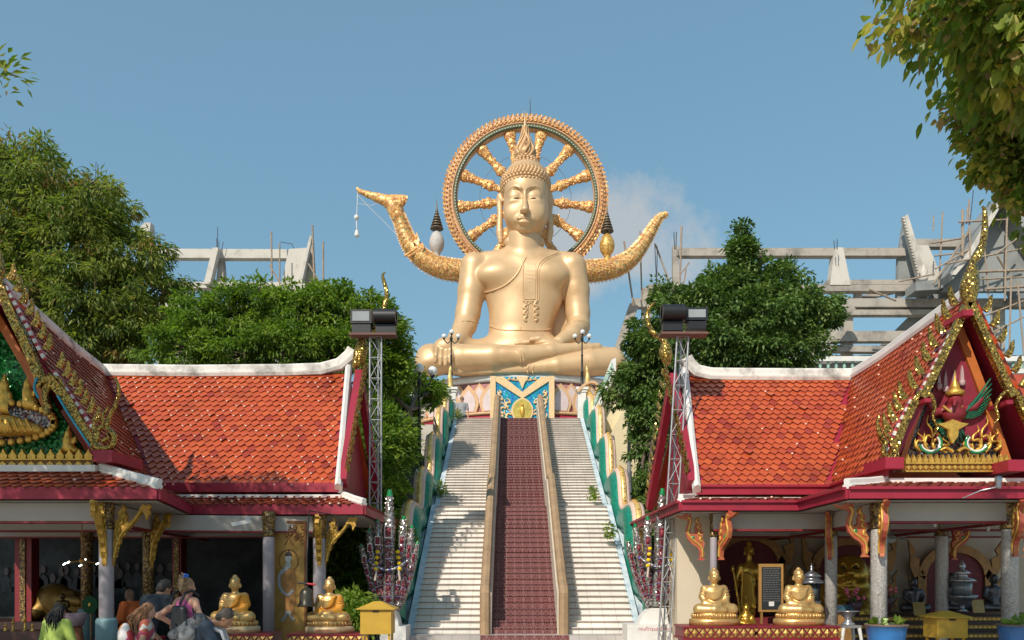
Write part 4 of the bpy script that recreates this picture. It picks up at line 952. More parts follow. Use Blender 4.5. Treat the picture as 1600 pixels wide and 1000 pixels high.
def pavilion(side, lab, A, J, EF, EB, WE, WV, WR, LC, LI, LW, zl, prm):
    """A apex front, J ridge junction back, EF/EB upper eave of the gable wing front/back, WE valley foot.. see calls"""
    s = side; t = thing('temple_pavilion', lab, 'pavilion', (LC[0]+s*2, 15, 0)); g = random.Random(5)
    A, J, EF, EB, WV, WR, LC, LI, LW = [V(q) for q in (A, J, EF, EB, WV, WR, LC, LI, LW)]
    far = lambda p, x: V((2*x-p.x, p.y, p.z))
    # main upper roof planes: wing (faces the camera) and gable slope (faces the stairs)
    tiled([EB, WV, WR, J], t, (1, 0, 0), seed=2+s, glint=prm['gl'])
    tiled([EF, EB, J, A], t, (0, 1, 0), seed=7+s, tw=.17, rh=.155, glint=.05)
    # far slopes, so the roof is closed
    b = MB(); bx = J.x; Afar = V((2*A.x-EF.x, EF.y, EF.z)); Bfar = V((2*J.x-EB.x, EB.y, EB.z))
    b.slab([A, J, Bfar, Afar], .09, 0); b.slab([J, WR, V((WV.x, 2*WR.y-WV.y, WV.z)), V((J.x+s*4, 2*WR.y-WV.y, WV.z)), V((J.x+s*4, J.y, J.z))], .09, 0)
    b.slab([V((J.x+s*.2, J.y, J.z)), V((J.x+s*5, J.y, J.z)), V((J.x+s*5, EB.y, EB.z)), V((2*J.x-EB.x, EB.y, EB.z))], .09, 0); b.build('rear_roof', [TILES[1]], t); b = MB(); dn_ = V((0, 0, -.12)); b.slab([A+dn_, J+dn_, Bfar+dn_, Afar+dn_], .04, 0); b.build('gable_soffit', [CRIM], t)
    # ridge caps
    R1 = [V(q) for q in prm['ridge_wing']]; ridge(R1, .22, .20, t)
    R2 = [J+V((0, 0, .02)), J.lerp(A, .33)+V((0, 0, -.03)), J.lerp(A, .66)+V((0, 0, .0)), A+V((0, 0, .03))]; ridge(R2, .17, .16, t, mt=WHITE if s > 0 else WSTAIN)
    # white verge on the free end of the wing, with its gable wall behind
    m = MB(); inx = s*.02; vw = .22
    n_ = (WR-WV).normalized(); 
    a, c = WV+V((0, -.03, .0))-n_*.15, WR+V((0, 0, .1)); mid = a.lerp(c, .5)+V((0, .0, -.05)); 
    Lp = [a, a.lerp(c, .25)+V((0, 0, -.05)), mid, a.lerp(c, .75)+V((0, 0, -.03)), c+n_*.1]
    m.tube(Lp, .12, 8, sm=False, sx=1.2, sy=.7, ref=(1, 0, 0)); vo = m.build('verge', WHITE, t)
    # crimson gable wall facing the stairs
    xg = WV.x+s*.25; B_ = V((xg, 2*WR.y-WV.y, WV.z)); m = MB(); m.prism([(WV.y+.15, WV.z-.1), (WR.y, WR.z-.15), (B_.y-.15, B_.z-.1)], lambda u, v, d: V((d, u, v)), xg-.05, xg+.05); m.build('side_gable', CRIM, t)
    m = MB(); y0, z0, y1, z1, y2, z2 = WV.y, WV.z, WR.y, WR.z, B_.y, B_.z
    for (ya, za, yb, zb) in ((y0, z0, y1, z1), (y2, z2, y1, z1)):
        m.beam((WV.x-s*.08, ya, za), (WV.x*.5+WR.x*.5-s*.12, yb, zb), .16, .26, 0)
        for k in range(13):
            u = (k+.5)/13; c = V((WV.x-s*.16, ya+(yb-ya)*u, za+(zb-za)*u+.12)); oy = -.16 if ya < yb else .16
            m.add([c+V((0, -.07, 0)), c+V((0, .07, 0)), c+V((0, oy*1.2, .30)), c+V((s*.06, 0, .1)), c+V((-s*.06, 0, .1))], [(0, 3, 2), (3, 1, 2), (1, 4, 2), (4, 0, 2)], 1)
    m.build('bargeboard', [CRIM, MIRG], t)
    # eaves: fascia of the upper roofs
    zf = .19; fo = V((0, -.06, 0))
    fascia([V((WV.x, WV.y, WV.z))+fo, EB+fo+V((-s*.04, 0, 0)), EF+V((-s*.05, -.1, .02))], zf, t)
    # lower roof tier
    U0 = V((WV.x-s*.05, WV.y+.05, WV.z-.26)); UB = V((EB.x, EB.y+.05, EB.z-.26)); UF = V((EF.x, EF.y+.05, EF.z-.26)); UX = V((2*A.x-EF.x, EF.y+.05, EF.z-.26)); LX = V((2*A.x-LC.x, LC.y, LC.z))
    tiled([LW, LI, UB, U0], t, (1, 0, 0), seed=11+s, glint=.08, th=.05, rh=.15)
    tiled([LI, LC, UF, UB], t, (0, 1, 0), seed=12+s, glint=.02, th=.05, rh=.13, tw=.17)
    tiled([LC, LX, UX, UF], t, (1, 0, 0), seed=13+s, glint=.05, th=.05, rh=.13)
    tiled([V((LX.x, 16.5, LX.z)), LX, UX, V((UX.x, 16.5, UX.z))], t, (0, 1, 0), seed=14, glint=0, th=.05)
    WS = V((LW.x, 2*WR.y-LW.y, LW.z)); US = V((U0.x, 2*WR.y-U0.y, U0.z)); tiled([LW, WS, US, U0], t, (0, 1, 0), seed=15, glint=.02, th=.05)
    fascia([WS, LW, LI, LC, LX, V((LX.x, 17, LX.z))], LC.z-zl, t, th=.08)
    for (p, q, r_) in ((LC, UF, .085), (LW, U0, .075)):
        ridge([p+(p-q)*.02+V((0, 0, .02)), p.lerp(q, .5)+V((0, 0, .0)), q], r_*1.5, r_*1.4, t, name='hip_cap', mt=WHITE)
    m = MB(); m.beam(U0+V((0, -.1, -.02)), UB+V((0, -.1, -.02)), .10, .07); m.beam(UF+V((0, -.12, .0)), UX+V((0, -.12, 0)), .10, .11); m.build('white_flashing', WHITE, t)
    # soffit and beams
    m = MB(); zz = zl-.02; inn = .03
    sp_ = [LW+V((s*inn, .03, 0)), LI+V((s*inn, .03, 0)), LC+V((s*inn, .03, 0)), LX+V((-s*inn, .03, 0)), V((LX.x-s*inn, 20.3, 0)), V((LW.x+s*inn, 20.3, 0))]
    m.add([(p.x, p.y, zz) for p in sp_]+[(p.x, p.y, zz+.03) for p in sp_], [tuple(range(6)), tuple(range(6, 12))]); m.build('soffit', SOFF, t)
    m = MB(); md = MB()
    for (p, q) in prm['beams']:
        p = V(p); q = V(q); m.beam(p, q, .16, .30); md.beam(p-V((0, 0, .17)), q-V((0, 0, .17)), .17, .035)
    m.build('ceiling_beam', SOFF, t); md.build('beam_edge', DKRED, t)
    for (x, y, r, kd) in prm['cols']: column(t, x, y, prm.get('z0', .02), zl+.04, r, kd)
    return t, (A, J, EF, EB, WV, WR, LC, LI, LW, LX)
# ---------- right pavilion ----------
ZL = 2.90
rp = pavilion(1, 'pavilion with orange tiled roof and red gable holding a winged figure, right of the stairs',
    A=(7.73, 13.3, 6.38), J=(7.73, 17.9, 6.18), EF=(6.34, 13.3, 3.50), EB=(6.30, 15.5, 3.45), WE=None, WV=(3.62, 15.5, 3.45), WR=(3.93, 17.9, 6.18),
    LC=(5.42, 12.7, 3.09), LI=(5.45, 14.9, 3.09), LW=(3.20, 14.9, 3.09), zl=ZL,
    prm=dict(gl=.03, ridge_wing=[(3.90, 17.9, 6.60), (3.97, 17.9, 6.47), (4.16, 17.9, 6.28), (4.5, 17.9, 6.20), (5.0, 17.9, 6.19), (6.5, 17.9, 6.18), (7.73, 17.9, 6.18)],
    beams=[((6.15, 13.2, 2.72), (10.5, 13.2, 2.72)), ((3.9, 15.3, 2.72), (6.15, 15.3, 2.72)), ((6.15, 13.2, 2.72), (6.15, 15.3, 2.72)), ((6.2, 15.31, 2.72), (11.5, 15.31, 2.72)), ((8.35, 13.2, 2.72), (8.35, 18.8, 2.72)), ((6.2, 15.4, 2.71), (6.2, 18.8, 2.71)), ((3.9, 17.4, 2.70), (11.5, 17.4, 2.70))],
    cols=[(6.15, 13.2, .13, 'm'), (8.35, 13.2, .13, 'm'), (6.2, 15.3, .115, 'm'), (8.35, 15.3, .115, 'm')]))
# ---------- left pavilion ----------
lp = pavilion(-1, 'pavilion with orange tiled roof and green mosaic gable in shade, left of the stairs',
    A=(-8.75, 13.3, 6.62), J=(-9.65, 18.6, 6.45), EF=(-6.98, 13.3, 3.72), EB=(-7.48, 16.4, 3.60), WE=None, WV=(-3.60, 16.4, 3.60), WR=(-3.86, 18.6, 6.45),
    LC=(-5.76, 12.8, 3.10), LI=(-6.45, 15.8, 3.10), LW=(-2.98, 15.8, 3.10), zl=ZL,
    prm=dict(gl=.32, ridge_wing=[(-3.70, 18.6, 6.98), (-3.80, 18.6, 6.83), (-4.05, 18.6, 6.62), (-4.5, 18.6, 6.50), (-5.3, 18.6, 6.47), (-7.5, 18.6, 6.45), (-9.65, 18.6, 6.47)],
    beams=[((-11.5, 13.2, 2.72), (-6.78, 13.2, 2.72)), ((-7.1, 15.6, 2.72), (-3.9, 16.0, 2.72)), ((-6.78, 13.2, 2.71), (-7.1, 15.6, 2.71)), ((-12, 15.61, 2.72), (-7.1, 15.61, 2.72)), ((-12, 17.6, 2.70), (-3.9, 17.6, 2.70)), ((-7.1, 15.7, 2.71), (-7.4, 19, 2.71))],
    cols=[(-6.80, 13.2, .115, 'teal'), (-7.12, 15.4, .10, 'dark'), (-4.82, 15.6, .115, 'lilac'), (-3.90, 15.95, .13, 'lilac'), (-9.4, 17.4, .12, 'dark')]))
# ---------- gable ornaments, right ----------
tR = rp[0]; GY = 13.2
SOFR = mat('orange_gable_frame', (.50, .14, .03), .5, var=.15)
DKMOS = mosaic('dark_mirror_mosaic', [(.12, .11, .11), (.05, .05, .05), (.25, .22, .22), (.16, .03, .05), (.45, .42, .42)], 30, .2, .5, .7)
GRMOS = mosaic('green_mirror_mosaic', [(.005, .10, .02), (.01, .18, .03), (.003, .05, .01), (.01, .13, .03), (.02, .25, .05)], 26, .15, .3, .7)
m = MB(); f = PX(13.68); m.prism([(1396, 737), (1436, 630), (1494, 500), (1533, 600), (1578, 737)], f, 0, .06); m.build('pediment', [DKMOS], tR)
m = MB(); band(m, [(1497, 510), (1537, 615), (1578, 735)], 13, PX(13.6), -.02, .05); band(m, [(1488, 520), (1440, 630), (1404, 735)], 8, PX(13.6), -.02, .05); m.build('pediment_frame', SOFR, tR)
m = MB(); m.prism([(1448, 632), (1500, 505), (1528, 590), (1560, 690), (1430, 690)], PX(13.66), -.02, -.012); m.build('pediment_field', mat('maroon_field', (.24, .018, .035), .6, var=.3), tR)
m = MB(); f = PX(13.5)
def lotus_border(mb, x0, x1, yt, yb, Y, n, mi=0, mi2=1):
    f = PX(Y); mb.prism([(x0, yb), (x1, yb), (x1, (yt+yb)/2), (x0, (yt+yb)/2)], f, 0, .10, mi2)
    w_ = (x1-x0)/n
    for i in range(n):
        c = x0+(i+.5)*w_; h = (yb-yt)/2; mb.prism([(c-w_*.36, yt+h), (c-w_*.44, yt+h*.6), (c-w_*.15, yt+h*.25), (c, yt-h*.1), (c+w_*.15, yt+h*.25), (c+w_*.44, yt+h*.6), (c+w_*.36, yt+h)], f, -.02, .06, mi)
        mb.prism([(c-w_*.4, yb-h*.5), (c, yb-h*.8), (c+w_*.4, yb-h*.5), (c, yb-h*.2)], f, -.03, .01, mi)
    for yy in (yb-.5, (yt+yb)/2): mb.prism([(x0, yy+1.2), (x1, yy+1.2), (x1, yy-1.2), (x0, yy-1.2)], f, -.035, .02, mi)
lotus_border(m, 1414, 1577, 711, 737, 13.45, 18); m.build('lotus_border', [GLEAF, mat('border_brown', (.25, .12, .03), .5, .2, var=.3, vs=10)], tR)
# scrolls and the winged guardian
m = MB()
def gcurl(mb, pts, r, Y, mi=0, n=4, taper=True):
    P = spline(pts, n); k = len(P); mb.tube([W(p[0], p[1], Y) for p in P], [r*(1-.7*i/k if taper else 1)*Y/FP for i in range(k)], 7, mi, sy=.7)
def scrollset(mb, x0, sx, y0, sc_, Y):
    for (a, b, h) in ((0, 0, 26), (14, 2, 40), (28, 0, 58), (44, 3, 34)):
        x = x0+sx*a*sc_; y = y0-b
        gcurl(mb, [(x, y), (x+sx*9*sc_, y-h*.2), (x+sx*5*sc_, y-h*.45), (x-sx*4*sc_, y-h*.42), (x-sx*3*sc_, y-h*.62), (x+sx*5*sc_, y-h*.8), (x+sx*3*sc_, y-h)], 4.2*sc_, Y)
        gcurl(mb, [(x+sx*4, y-h*.2), (x+sx*10*sc_, y-h*.32), (x+sx*9*sc_, y-h*.55)], 2.8*sc_, Y)
scrollset(m, 1510, 1, 707, 1.0, 13.55); scrollset(m, 1478, -1, 707, .9, 13.55)
for s_ in (-1, 1): gcurl(m, [(1492+s_*4, 706), (1492+s_*14, 700), (1492+s_*24, 704)], 5, 13.5)
m.build('flame_scrolls', GLEAF, tR)
m = MB()
for s_ in (-1, 1):
    for rr, mi in ((17, 0), (14.5, 1)): P = [(1490+s_*36+math.cos(t)*rr, 692+math.sin(t)*rr*.9) for t in np.linspace(.2, 3.9, 14)] if s_ > 0 else [(1490+s_*36-math.cos(t)*rr, 692+math.sin(t)*rr*.9) for t in np.linspace(.2, 3.9, 14)]; gcurl(m, [(p[0], p[1]) for p in P], 1.9 if mi else 2.3, 13.5, mi, 2, False)
m.build('ring_scrolls', [GREENG, WHITE], tR)
gu = SDF(W(1440, 705, 13.1), W(1540, 590, 13.9), .022); G = lambda x, y, d=0: W(x, y, 13.5+d)
gu.ell(G(1492, 628, -.1), (.12, .12, .15), .03); gu.ell(G(1490, 646, -.05), (.20, .14, .15), .05); gu.ell(G(1489, 664, 0), (.15, .12, .14), .04)
gu.chain([G(1474, 641), G(1462, 644), G(1452, 632)], [.07, .06, .05], .03); gu.chain([G(1505, 641), G(1522, 636), G(1533, 624)], [.07, .06, .05], .03)
gu.chain([G(1492, 627, -.2), G(1491, 633, -.28)], [.05, .025], .02)
gd_ = thing('winged_guardian_figure', 'red winged guardian figure with green wings and gold crown in the red gable', 'figure', tuple(G(1489, 690)))
gu.build('body', mat('guardian_red', (.22, .018, .026), .45), gd_)
m = MB()
for i in range(9):                      # raised right wing: long feathers
    a = .15+.095*i; x0, y0 = 1503+i*.5, 652-i*1; l = 30+i*4.6; x1, y1 = x0+math.cos(a)*l*1.0, y0-math.sin(a)*l*1.0
    gcurl(m, [(x0, y0), ((x0+x1)/2, (y0+y1)/2+3), (x1, y1)], 4.5, 13.55-.01*i, 0, 3)
for i in range(8):
    a = .1+.2*i; x0, y0 = 1478, 655; l = 26+4*math.sin(i); gcurl(m, [(x0, y0), (x0-math.cos(a)*l*.6, y0+math.sin(a)*l*.5), (x0-math.cos(a)*l, y0+math.sin(a)*l)], 4.5, 13.6, 0, 3)
for i in range(7): gcurl(m, [(1490+(i-3)*2, 665), (1490+(i-3)*5, 678), (1490+(i-3)*7, 694-abs(i-3)*2)], 4.5, 13.6, 0, 3)
m.build('wings', mat('emerald_feathers', (.01, .12, .06), .25, .2, var=.4, vs=12, coat=.6), gd_)
m = MB(); m.prism([(1489, 693), (1483, 682), (1482, 671), (1465, 662), (1478, 660), (1489, 655), (1502, 660), (1514, 662), (1498, 671), (1497, 682)], PX(13.36), 0, .06); m.lathe(G(1492, 617, -.1), [(.14, -.02), (.15, .05), (.08, .1), (.07, .16), (.02, .26), (.005, .42)], 10)
band(m, [(1474, 634), (1489, 644), (1504, 634)], 3, PX(13.33), 0, .03); m.build('gold_regalia', GLEAF, gd_)
m = MB()
for (x, y, h) in ((1478, 608, 30), (1492, 600, 24), (1504, 598, 28), (1468, 604, 20)): m.prism([(x-3, y), (x-2, y-h*.6), (x, y-h), (x+2, y-h*.6), (x+3, y)], PX(13.6), 0, .04); m.ell(W(x, y, 13.6), (.06, .04, .07), 6)
m.build('pale_blades', mat('pale_pink_stone', (.50, .34, .34), .6), tR)
# bargeboards
def gable_boards(t, segs, curls, fins_, dash, Y, wd, shade=False):
    m = MB()
    for s_ in segs: band(m, s_, wd, PX(Y), -.05, .07)
    for (pts, r) in curls: gcurl(m, pts, r, Y, 0, 6)
    m.build('bargeboard', MIRG, t); q = MB()
    for f_ in fins_: fin(f_[0], f_[1], f_[2], q, Y, 0, f_[3])
    fo = q.build('roof_fins', [MIRG], t)
    q = MB(); d2 = MB()
    for (a, b) in dash:
        a = np.array(a, float); b = np.array(b, float); band(q, [a, (a+b)/2, b], 5.5, PX(Y+.05), -.02, .04); L0 = np.linalg.norm(b-a); k = int(L0/13)
        for i in range(k): u0 = (i+.25)/k; u1 = (i+.75)/k; band(d2, [a+(b-a)*u0, a+(b-a)*(u0+u1)/2, a+(b-a)*u1], 4.6, PX(Y+.02), -.025, .02, n=1)
    q.build('pink_edge', mat('coral_pink_edge', (.48, .06, .09), .5), t); d2.build('white_dashes', WHITE, t)
fr = []
def alongfins(a, b, n, off, length, lean, wd, hk):
    o = []; a = np.array(a, float); b = np.array(b, float)
    for i in range(n): p = a+(b-a)*(i+.5)/n+np.array(off); o.append((tuple(p), (p[0]+lean[0]*length, p[1]+lean[1]*length), wd, hk))
    return o
gable_boards(tR, [[(1514, 470), (1478, 545), (1441, 622)], [(1430, 625), (1408, 672), (1391, 722)], [(1514, 470), (1548, 545), (1582, 620)], [(1590, 620), (1612, 668), (1640, 735)]],
    [([(1428, 628), (1440, 612), (1454, 618), (1460, 636), (1457, 652), (1464, 668), (1458, 682)], 6.2), ([(1596, 628), (1584, 610), (1572, 612), (1562, 622), (1556, 636), (1560, 652), (1553, 662)], 6)],
    alongfins((1502, 470), (1428, 622), 7, (-4, -4), 32, (-.35, -.94), 11, 1)+alongfins((1424, 618), (1384, 702), 5, (-6, -2), 32, (-.38, -.92), 11, 1)+alongfins((1528, 478), (1596, 620), 6, (5, -4), 28, (.45, -.9), 10, -1)+alongfins((1600, 618), (1640, 700), 4, (6, -4), 28, (.45, -.9), 10, -1),
    [((1504, 484), (1436, 618)), ((1425, 622), (1382, 708))], GY, 11)
chofa([(1514, 474, 9), (1514, 462, 13), (1515, 448, 15), (1517, 434, 13), (1519, 420, 9), (1521, 409, 6), (1528, 399, 7), (1534, 388, 6), (1537, 372, 5.5), (1539, 355, 5), (1539, 340, 4), (1538, 327, 3), (1534, 323, 1.5)], GY, tR)
m = MB(); gcurl(m, [(1402, 712), (1388, 716), (1380, 704), (1384, 690), (1374, 676), (1371, 660), (1374, 648)], 7.5, GY-.05); gcurl(m, [(1398, 708), (1400, 694), (1390, 684), (1380, 672)], 5, GY-.05); gcurl(m, [(1396, 700), (1392, 690), (1388, 680)], 4, GY-.05); m.build('corner_flame', MIRG, tR)
def purlin(t, px, py, Y, L_, sx, s_=.17):
    m = MB(); p = W(px, py, Y); m.box(p.x-s_*.9, p.x+s_*.9, p.y, p.y+L_, p.z-s_*.55, p.z+s_*.55); m.build('purlin_end', CRIM, t)
purlin(tR, 1398, 723, 13.0, .8, 1); purlin(tR, 1513, 488, 13.0, .6, 1, .09); purlin(tR, 1590, 727, 13.0, .8, 1)
purlin(tR, 1450, 625, 13.05, .6, 1, .06); purlin(tR, 1578, 628, 13.05, .6, 1, .06)
# chofa on the wing end of the right roof
chofa([(1046, 570, 3), (1042, 563, 8), (1040, 552, 11), (1040, 540, 8), (1036, 530, 5), (1028, 525, 5), (1020, 520, 5), (1014, 508, 4), (1011, 494, 3.5), (1014, 482, 2.6), (1023, 472, 1.2)], 17.8, tR)
# ---------- gable ornaments, left ----------
tL = lp[0]
m = MB(); m.prism([(-150, 735), (-6, 490), (40, 560), (150, 735)], PX(13.75), 0, .06); m.build('pediment', [GRMOS], tL)
m = MB(); band(m, [(-6, 492), (45, 580), (75, 640)], 12, PX(13.6), -.02, .05); m.build('pediment_frame', SOFR, tL)
m = MB(); lotus_border(m, -120, 146, 703, 733, 13.5, 18); m.build('lotus_border', [GLEAF, mat('border_brown_left', (.25, .12, .03), .5, .2, var=.3, vs=10)], tL)  # same border brown as on the right gable
m = MB(); P = [(-8+math.cos(t)*93, 660+math.sin(t)*32) for t in np.linspace(0, 2*PI, 40)]
for p in P: m.ell(W(p[0], p[1], 13.6), (.075, .06, .075), 6)
m.prism(P[:-1], PX(13.68), -.01, .04, 1); m.build('medallion', [GLEAF, DKMOS], tL)
rc = thing('reclining_relief', 'golden reclining figure inside the oval of the green gable', 'relief', tuple(W(20, 680, 13.6)))
q = SDF(W(-90, 695, 13.3), W(85, 625, 13.9), .025); q.chain([W(-60, 660, 13.58), W(-20, 664, 13.55), W(20, 666, 13.58), W(60, 672, 13.6)], [.20, .22, .17, .09], .05); q.ell(W(-76, 650, 13.55), (.12, .1, .15), .03); q.chain([W(-70, 672, 13.5), W(-80, 660, 13.5)], [.08, .07], .02)
for i in range(9): q.cap(W(-40+i*10, 655, 13.36), W(-36+i*11, 676, 13.42), .025, .02, .02)
q.build('body', GLEAF, rc)
for (x, y, sc_) in ((8, 620, 1.15), (45, 616, 1.0), (108, 690, .8)):
    k_ = thing('kneeling_relief', 'gilded kneeling worshipper relief %s' % {8: 'nearest the picture edge, above the oval', 45: 'right of another one, above the oval', 108: 'low in the right corner of the green gable'}[x], 'relief', tuple(W(x, y+20, 13.6)), 'worshipper reliefs in the green gable')
    q = SDF(W(x-22, y+28, 13.35), W(x+22, y-38, 13.85), .022); a = lambda u, v: W(x+u*sc_, y+v*sc_, 13.62)
    q.ell(a(0, 14), (.16*sc_, .1, .12*sc_), .03); q.ell(a(-2, 0), (.11*sc_, .09, .16*sc_), .04); q.ell(a(-1, -15), (.075*sc_, .07, .08*sc_), .03); q.chain([a(-1, -20), a(0, -32)], [.05*sc_, .012], .02); q.chain([a(2, -6), a(11, 0), a(13, -8)], [.04, .035, .03], .02); q.chain([a(6, 18), a(16, 18)], [.08*sc_, .05], .03); q.build('body', GLEAF, k_)
BL = ([(-4, 436), (18, 490), (44, 545), (66, 600)], [(74, 588), (106, 625), (126, 662), (152, 700)])
gable_boards(tL, [BL[0], BL[1]], [([(60, 605), (70, 590), (80, 596), (74, 612), (70, 624), (78, 636), (74, 648)], 7), ([(74, 648), (70, 612), (78, 592), (92, 592), (104, 614)], 6)],
    alongfins((4, 432), (70, 560), 7, (7, -4), 27, (.30, -.95), 11, -1)+alongfins((80, 570), (146, 668), 7, (8, -2), 26, (.28, -.96), 10, -1), [((8, 445), (70, 562)), ((84, 580), (156, 684))], GY, 14)
chofa([(-8, 445, 9), (-7, 432, 12), (-6, 418, 13), (-6, 402, 10), (-8, 388, 7), (-14, 372, 5), (-20, 350, 4), (-22, 330, 2)], GY, tL)
m = MB(); gcurl(m, [(146, 694), (160, 702), (176, 696), (178, 680), (168, 668), (172, 650), (182, 630), (186, 608), (180, 590)], 8.5, GY-.05); gcurl(m, [(150, 690), (152, 672), (162, 664), (160, 650), (170, 636)], 6, GY-.05); gcurl(m, [(148, 680), (146, 664), (152, 650)], 4, GY-.05); gcurl(m, [(160, 690), (170, 684), (166, 676)], 5, GY-.1); m.build('corner_flame', MIRG, tL)
m = MB(); band(m, [(58, 590), (54, 606), (60, 622)], 2.5, PX(GY-.06), -.02, .02); band(m, [(90, 618), (106, 645), (124, 672), (142, 698)], 2.5, PX(GY-.06), -.02, .02); m.build('blue_beading', mat('turquoise_beading', (.02, .32, .45), .3), tL)
purlin(tL, 160, 712, 13.0, 1.1, -1)
chofa([(553, 575, 3), (558, 566, 8), (563, 552, 11), (565, 538, 9), (567, 527, 5), (575, 520, 4.5), (588, 508, 4.2), (596, 492, 4), (602, 474, 3.8), (604, 456, 3.4), (600, 440, 3), (598, 430, 2), (602, 425, 1)], 18.5, tL)
# brackets under the eaves
column(tR, 3.93, 15.35, .02, ZL+.02, .07, 'lilac')
for (x, y, s_, a) in ((6.15, 13.2, -1, .0), (6.15, 13.2, -1, 1.32), (8.35, 13.2, -1, 1.32), (6.2, 15.3, -1, 1.1), (8.35, 15.3, 1, .0), (8.35, 13.2, 1, .5), (3.93, 15.35, -1, .0), (3.93, 15.35, 1, 1.2)): bracket(tR, x+s_*.13*math.cos(a), y-.13*math.sin(a), ZL-.03, s_, .58, BR_R, a)
for (x, y, s_, a) in ((-6.8, 13.2, 1, .0), (-6.8, 13.2, 1, 1.37), (-7.12, 15.4, 1, .6), (-3.9, 15.95, 1, .0), (-3.9, 15.95, 1, 1.4)): bracket(tL, x+s_*.12*math.cos(a), y-.12*math.sin(a), ZL-.03, s_, .60, BR_G, a, False)
# ================= unfinished concrete halls behind =================
def bpx(m, x0, y0, x1, y1, w_px, Y, dpt=None, mi=0, Y1=None):
    a = W(x0, y0, Y); b = W(x1, y1, Y1 or Y); s = w_px*Y/FP; m.beam(a, b, dpt or s, s, mi, up=(0, 0, 1) if abs(b.x-a.x) > abs(b.z-a.z)*.3 else (1, 0, 0))
def vpost(m, x, y0, y1, w_px, Y, mi=0, x1=None):
    a = W(x, y0, Y); b = W(x1 if x1 is not None else x, y1, Y); s = w_px*Y/FP; m.beam(a, b, s, s, mi)
BYR = 46.0
un = thing('unfinished_concrete_hall', 'unfinished grey concrete hall frame with steep gables and scaffolding behind the right pavilion', 'building', (W(1350, 0, BYR).x, BYR, 0))
m = MB()
for (x0, y0, x1, y1, w_) in ((1056, 396, 1412, 396, 12), (1420, 382, 1500, 382, 12), (1012, 452, 1500, 452, 10), (988, 475, 1620, 475, 13), (1230, 490, 1500, 490, 8), (1270, 527, 1445, 527, 16), (1275, 545, 1420, 548, 10), (1290, 443, 1450, 443, 7)): bpx(m, x0, y0, x1, y1, w_, BYR, .5)
m.build('floor_beam', CONC, un)
for (x, y0, y1, w_) in ((1055, 386, 452, 9), (1323, 470, 556, 14), (1264, 520, 556, 14), (1475, 430, 560, 12), (1010, 452, 640, 14), (1180, 480, 600, 12), (1560, 470, 560, 13), (1340, 450, 475, 10), (1440, 452, 480, 12)):
    m = MB(); vpost(m, x, y0, y1, w_, BYR+.3 if x != 1055 else BYR); m.build('column', CONC, un)
m = MB()
for (a, b, c, d) in (((1304, 390), (1314, 390), (1326, 448), (1312, 448)), ((1300, 392), (1304, 392), (1312, 448), (1294, 448))): m.prism([a, b, c, d], PX(BYR), -.3, .25, 0)
m.build('king_post', CONCL, un)
m = MB(); bpx(m, 990, 478, 962, 560, 14, 44, .5); bpx(m, 1330, 480, 1285, 540, 12, 44.5, .4); bpx(m, 1330, 470, 1420, 450, 7, 47); m.build('raking_beam', CONC, un)
# left small gable (steep pitched slab seen from its side) and dentilled verge
m = MB(); m.prism([(1424, 385), (1449, 384), (1474, 444), (1438, 446)], PX(45.2), -.1, .25, 0); m.build('roof_slab', CONCL, un)
m = MB(); m.prism([(1411, 340), (1416, 337), (1447, 441), (1438, 446)], PX(45.0), -.2, .3, 0)
for i in range(22): u = i/22; x = 1412+u*27; y = 338+u*104; m.prism([(x+1, y), (x-3, y+2), (x+2, y+4.5)], PX(44.8), -.02, .12, 0)
m.build('verge', CONCL, un)
m = MB(); m.prism([(1412, 352), (1436, 446), (1402, 470), (1404, 400)], PX(46), 0, .3, 0); m.build('gable_wall', CONCG, un)
m = MB(); m.prism([(1431, 440), (1470, 436), (1485, 428), (1485, 442), (1468, 452), (1431, 454)], PX(44.3), 0, 1.2, 0); m.build('eave_block', CONCG, un)
# lotus bud on the eave block
m = MB(); m.lathe(W(1443, 437, 44.6), [(.2, -.1), (.26, .1), (.14, .25), (.24, .42), (.1, .6), (.03, .85)], 10); m.build('bud_finial', CONCL, un)
# big front gable
m = MB(); m.prism([(1555, 322), (1475, 452), (1640, 452)], PX(44.2), .3, .6, 0); m.build('gable_wall', CONCG, un)
m = MB()
for s_ in (-1, 1):
    ol = [(1555, 312), (1555, 326), (1555+s_*80, 446), (1555+s_*84, 436), (1555+s_*52, 385), (1555+s_*28, 346)]
    m.prism(ol, PX(44.2), -.9, .9 if s_ > 0 else .9, 0)
m.build('gable_roof', CONCG, un)
m = MB(); m.prism([(1552, 314), (1556, 318), (1530, 364), (1500, 414), (1478, 440), (1472, 440), (1500, 400), (1530, 350)], PX(44.2), -1.0, -.91, 0); m.build('verge', CONCL, un)
for (x0, y0, x1, y1) in ((1380, 548, 1480, 448), (1590, 470, 1560, 400)):
    m = MB(); bpx(m, x0, y0, x1, y1, 18, 47, .4); m.build('stair_slab', CONCG, un)
m = MB(); m.prism([(1380, 556), (1440, 480), (1490, 456), (1490, 556)], PX(47.5), 0, .3, 0); m.build('rear_wall', CONCG, un)
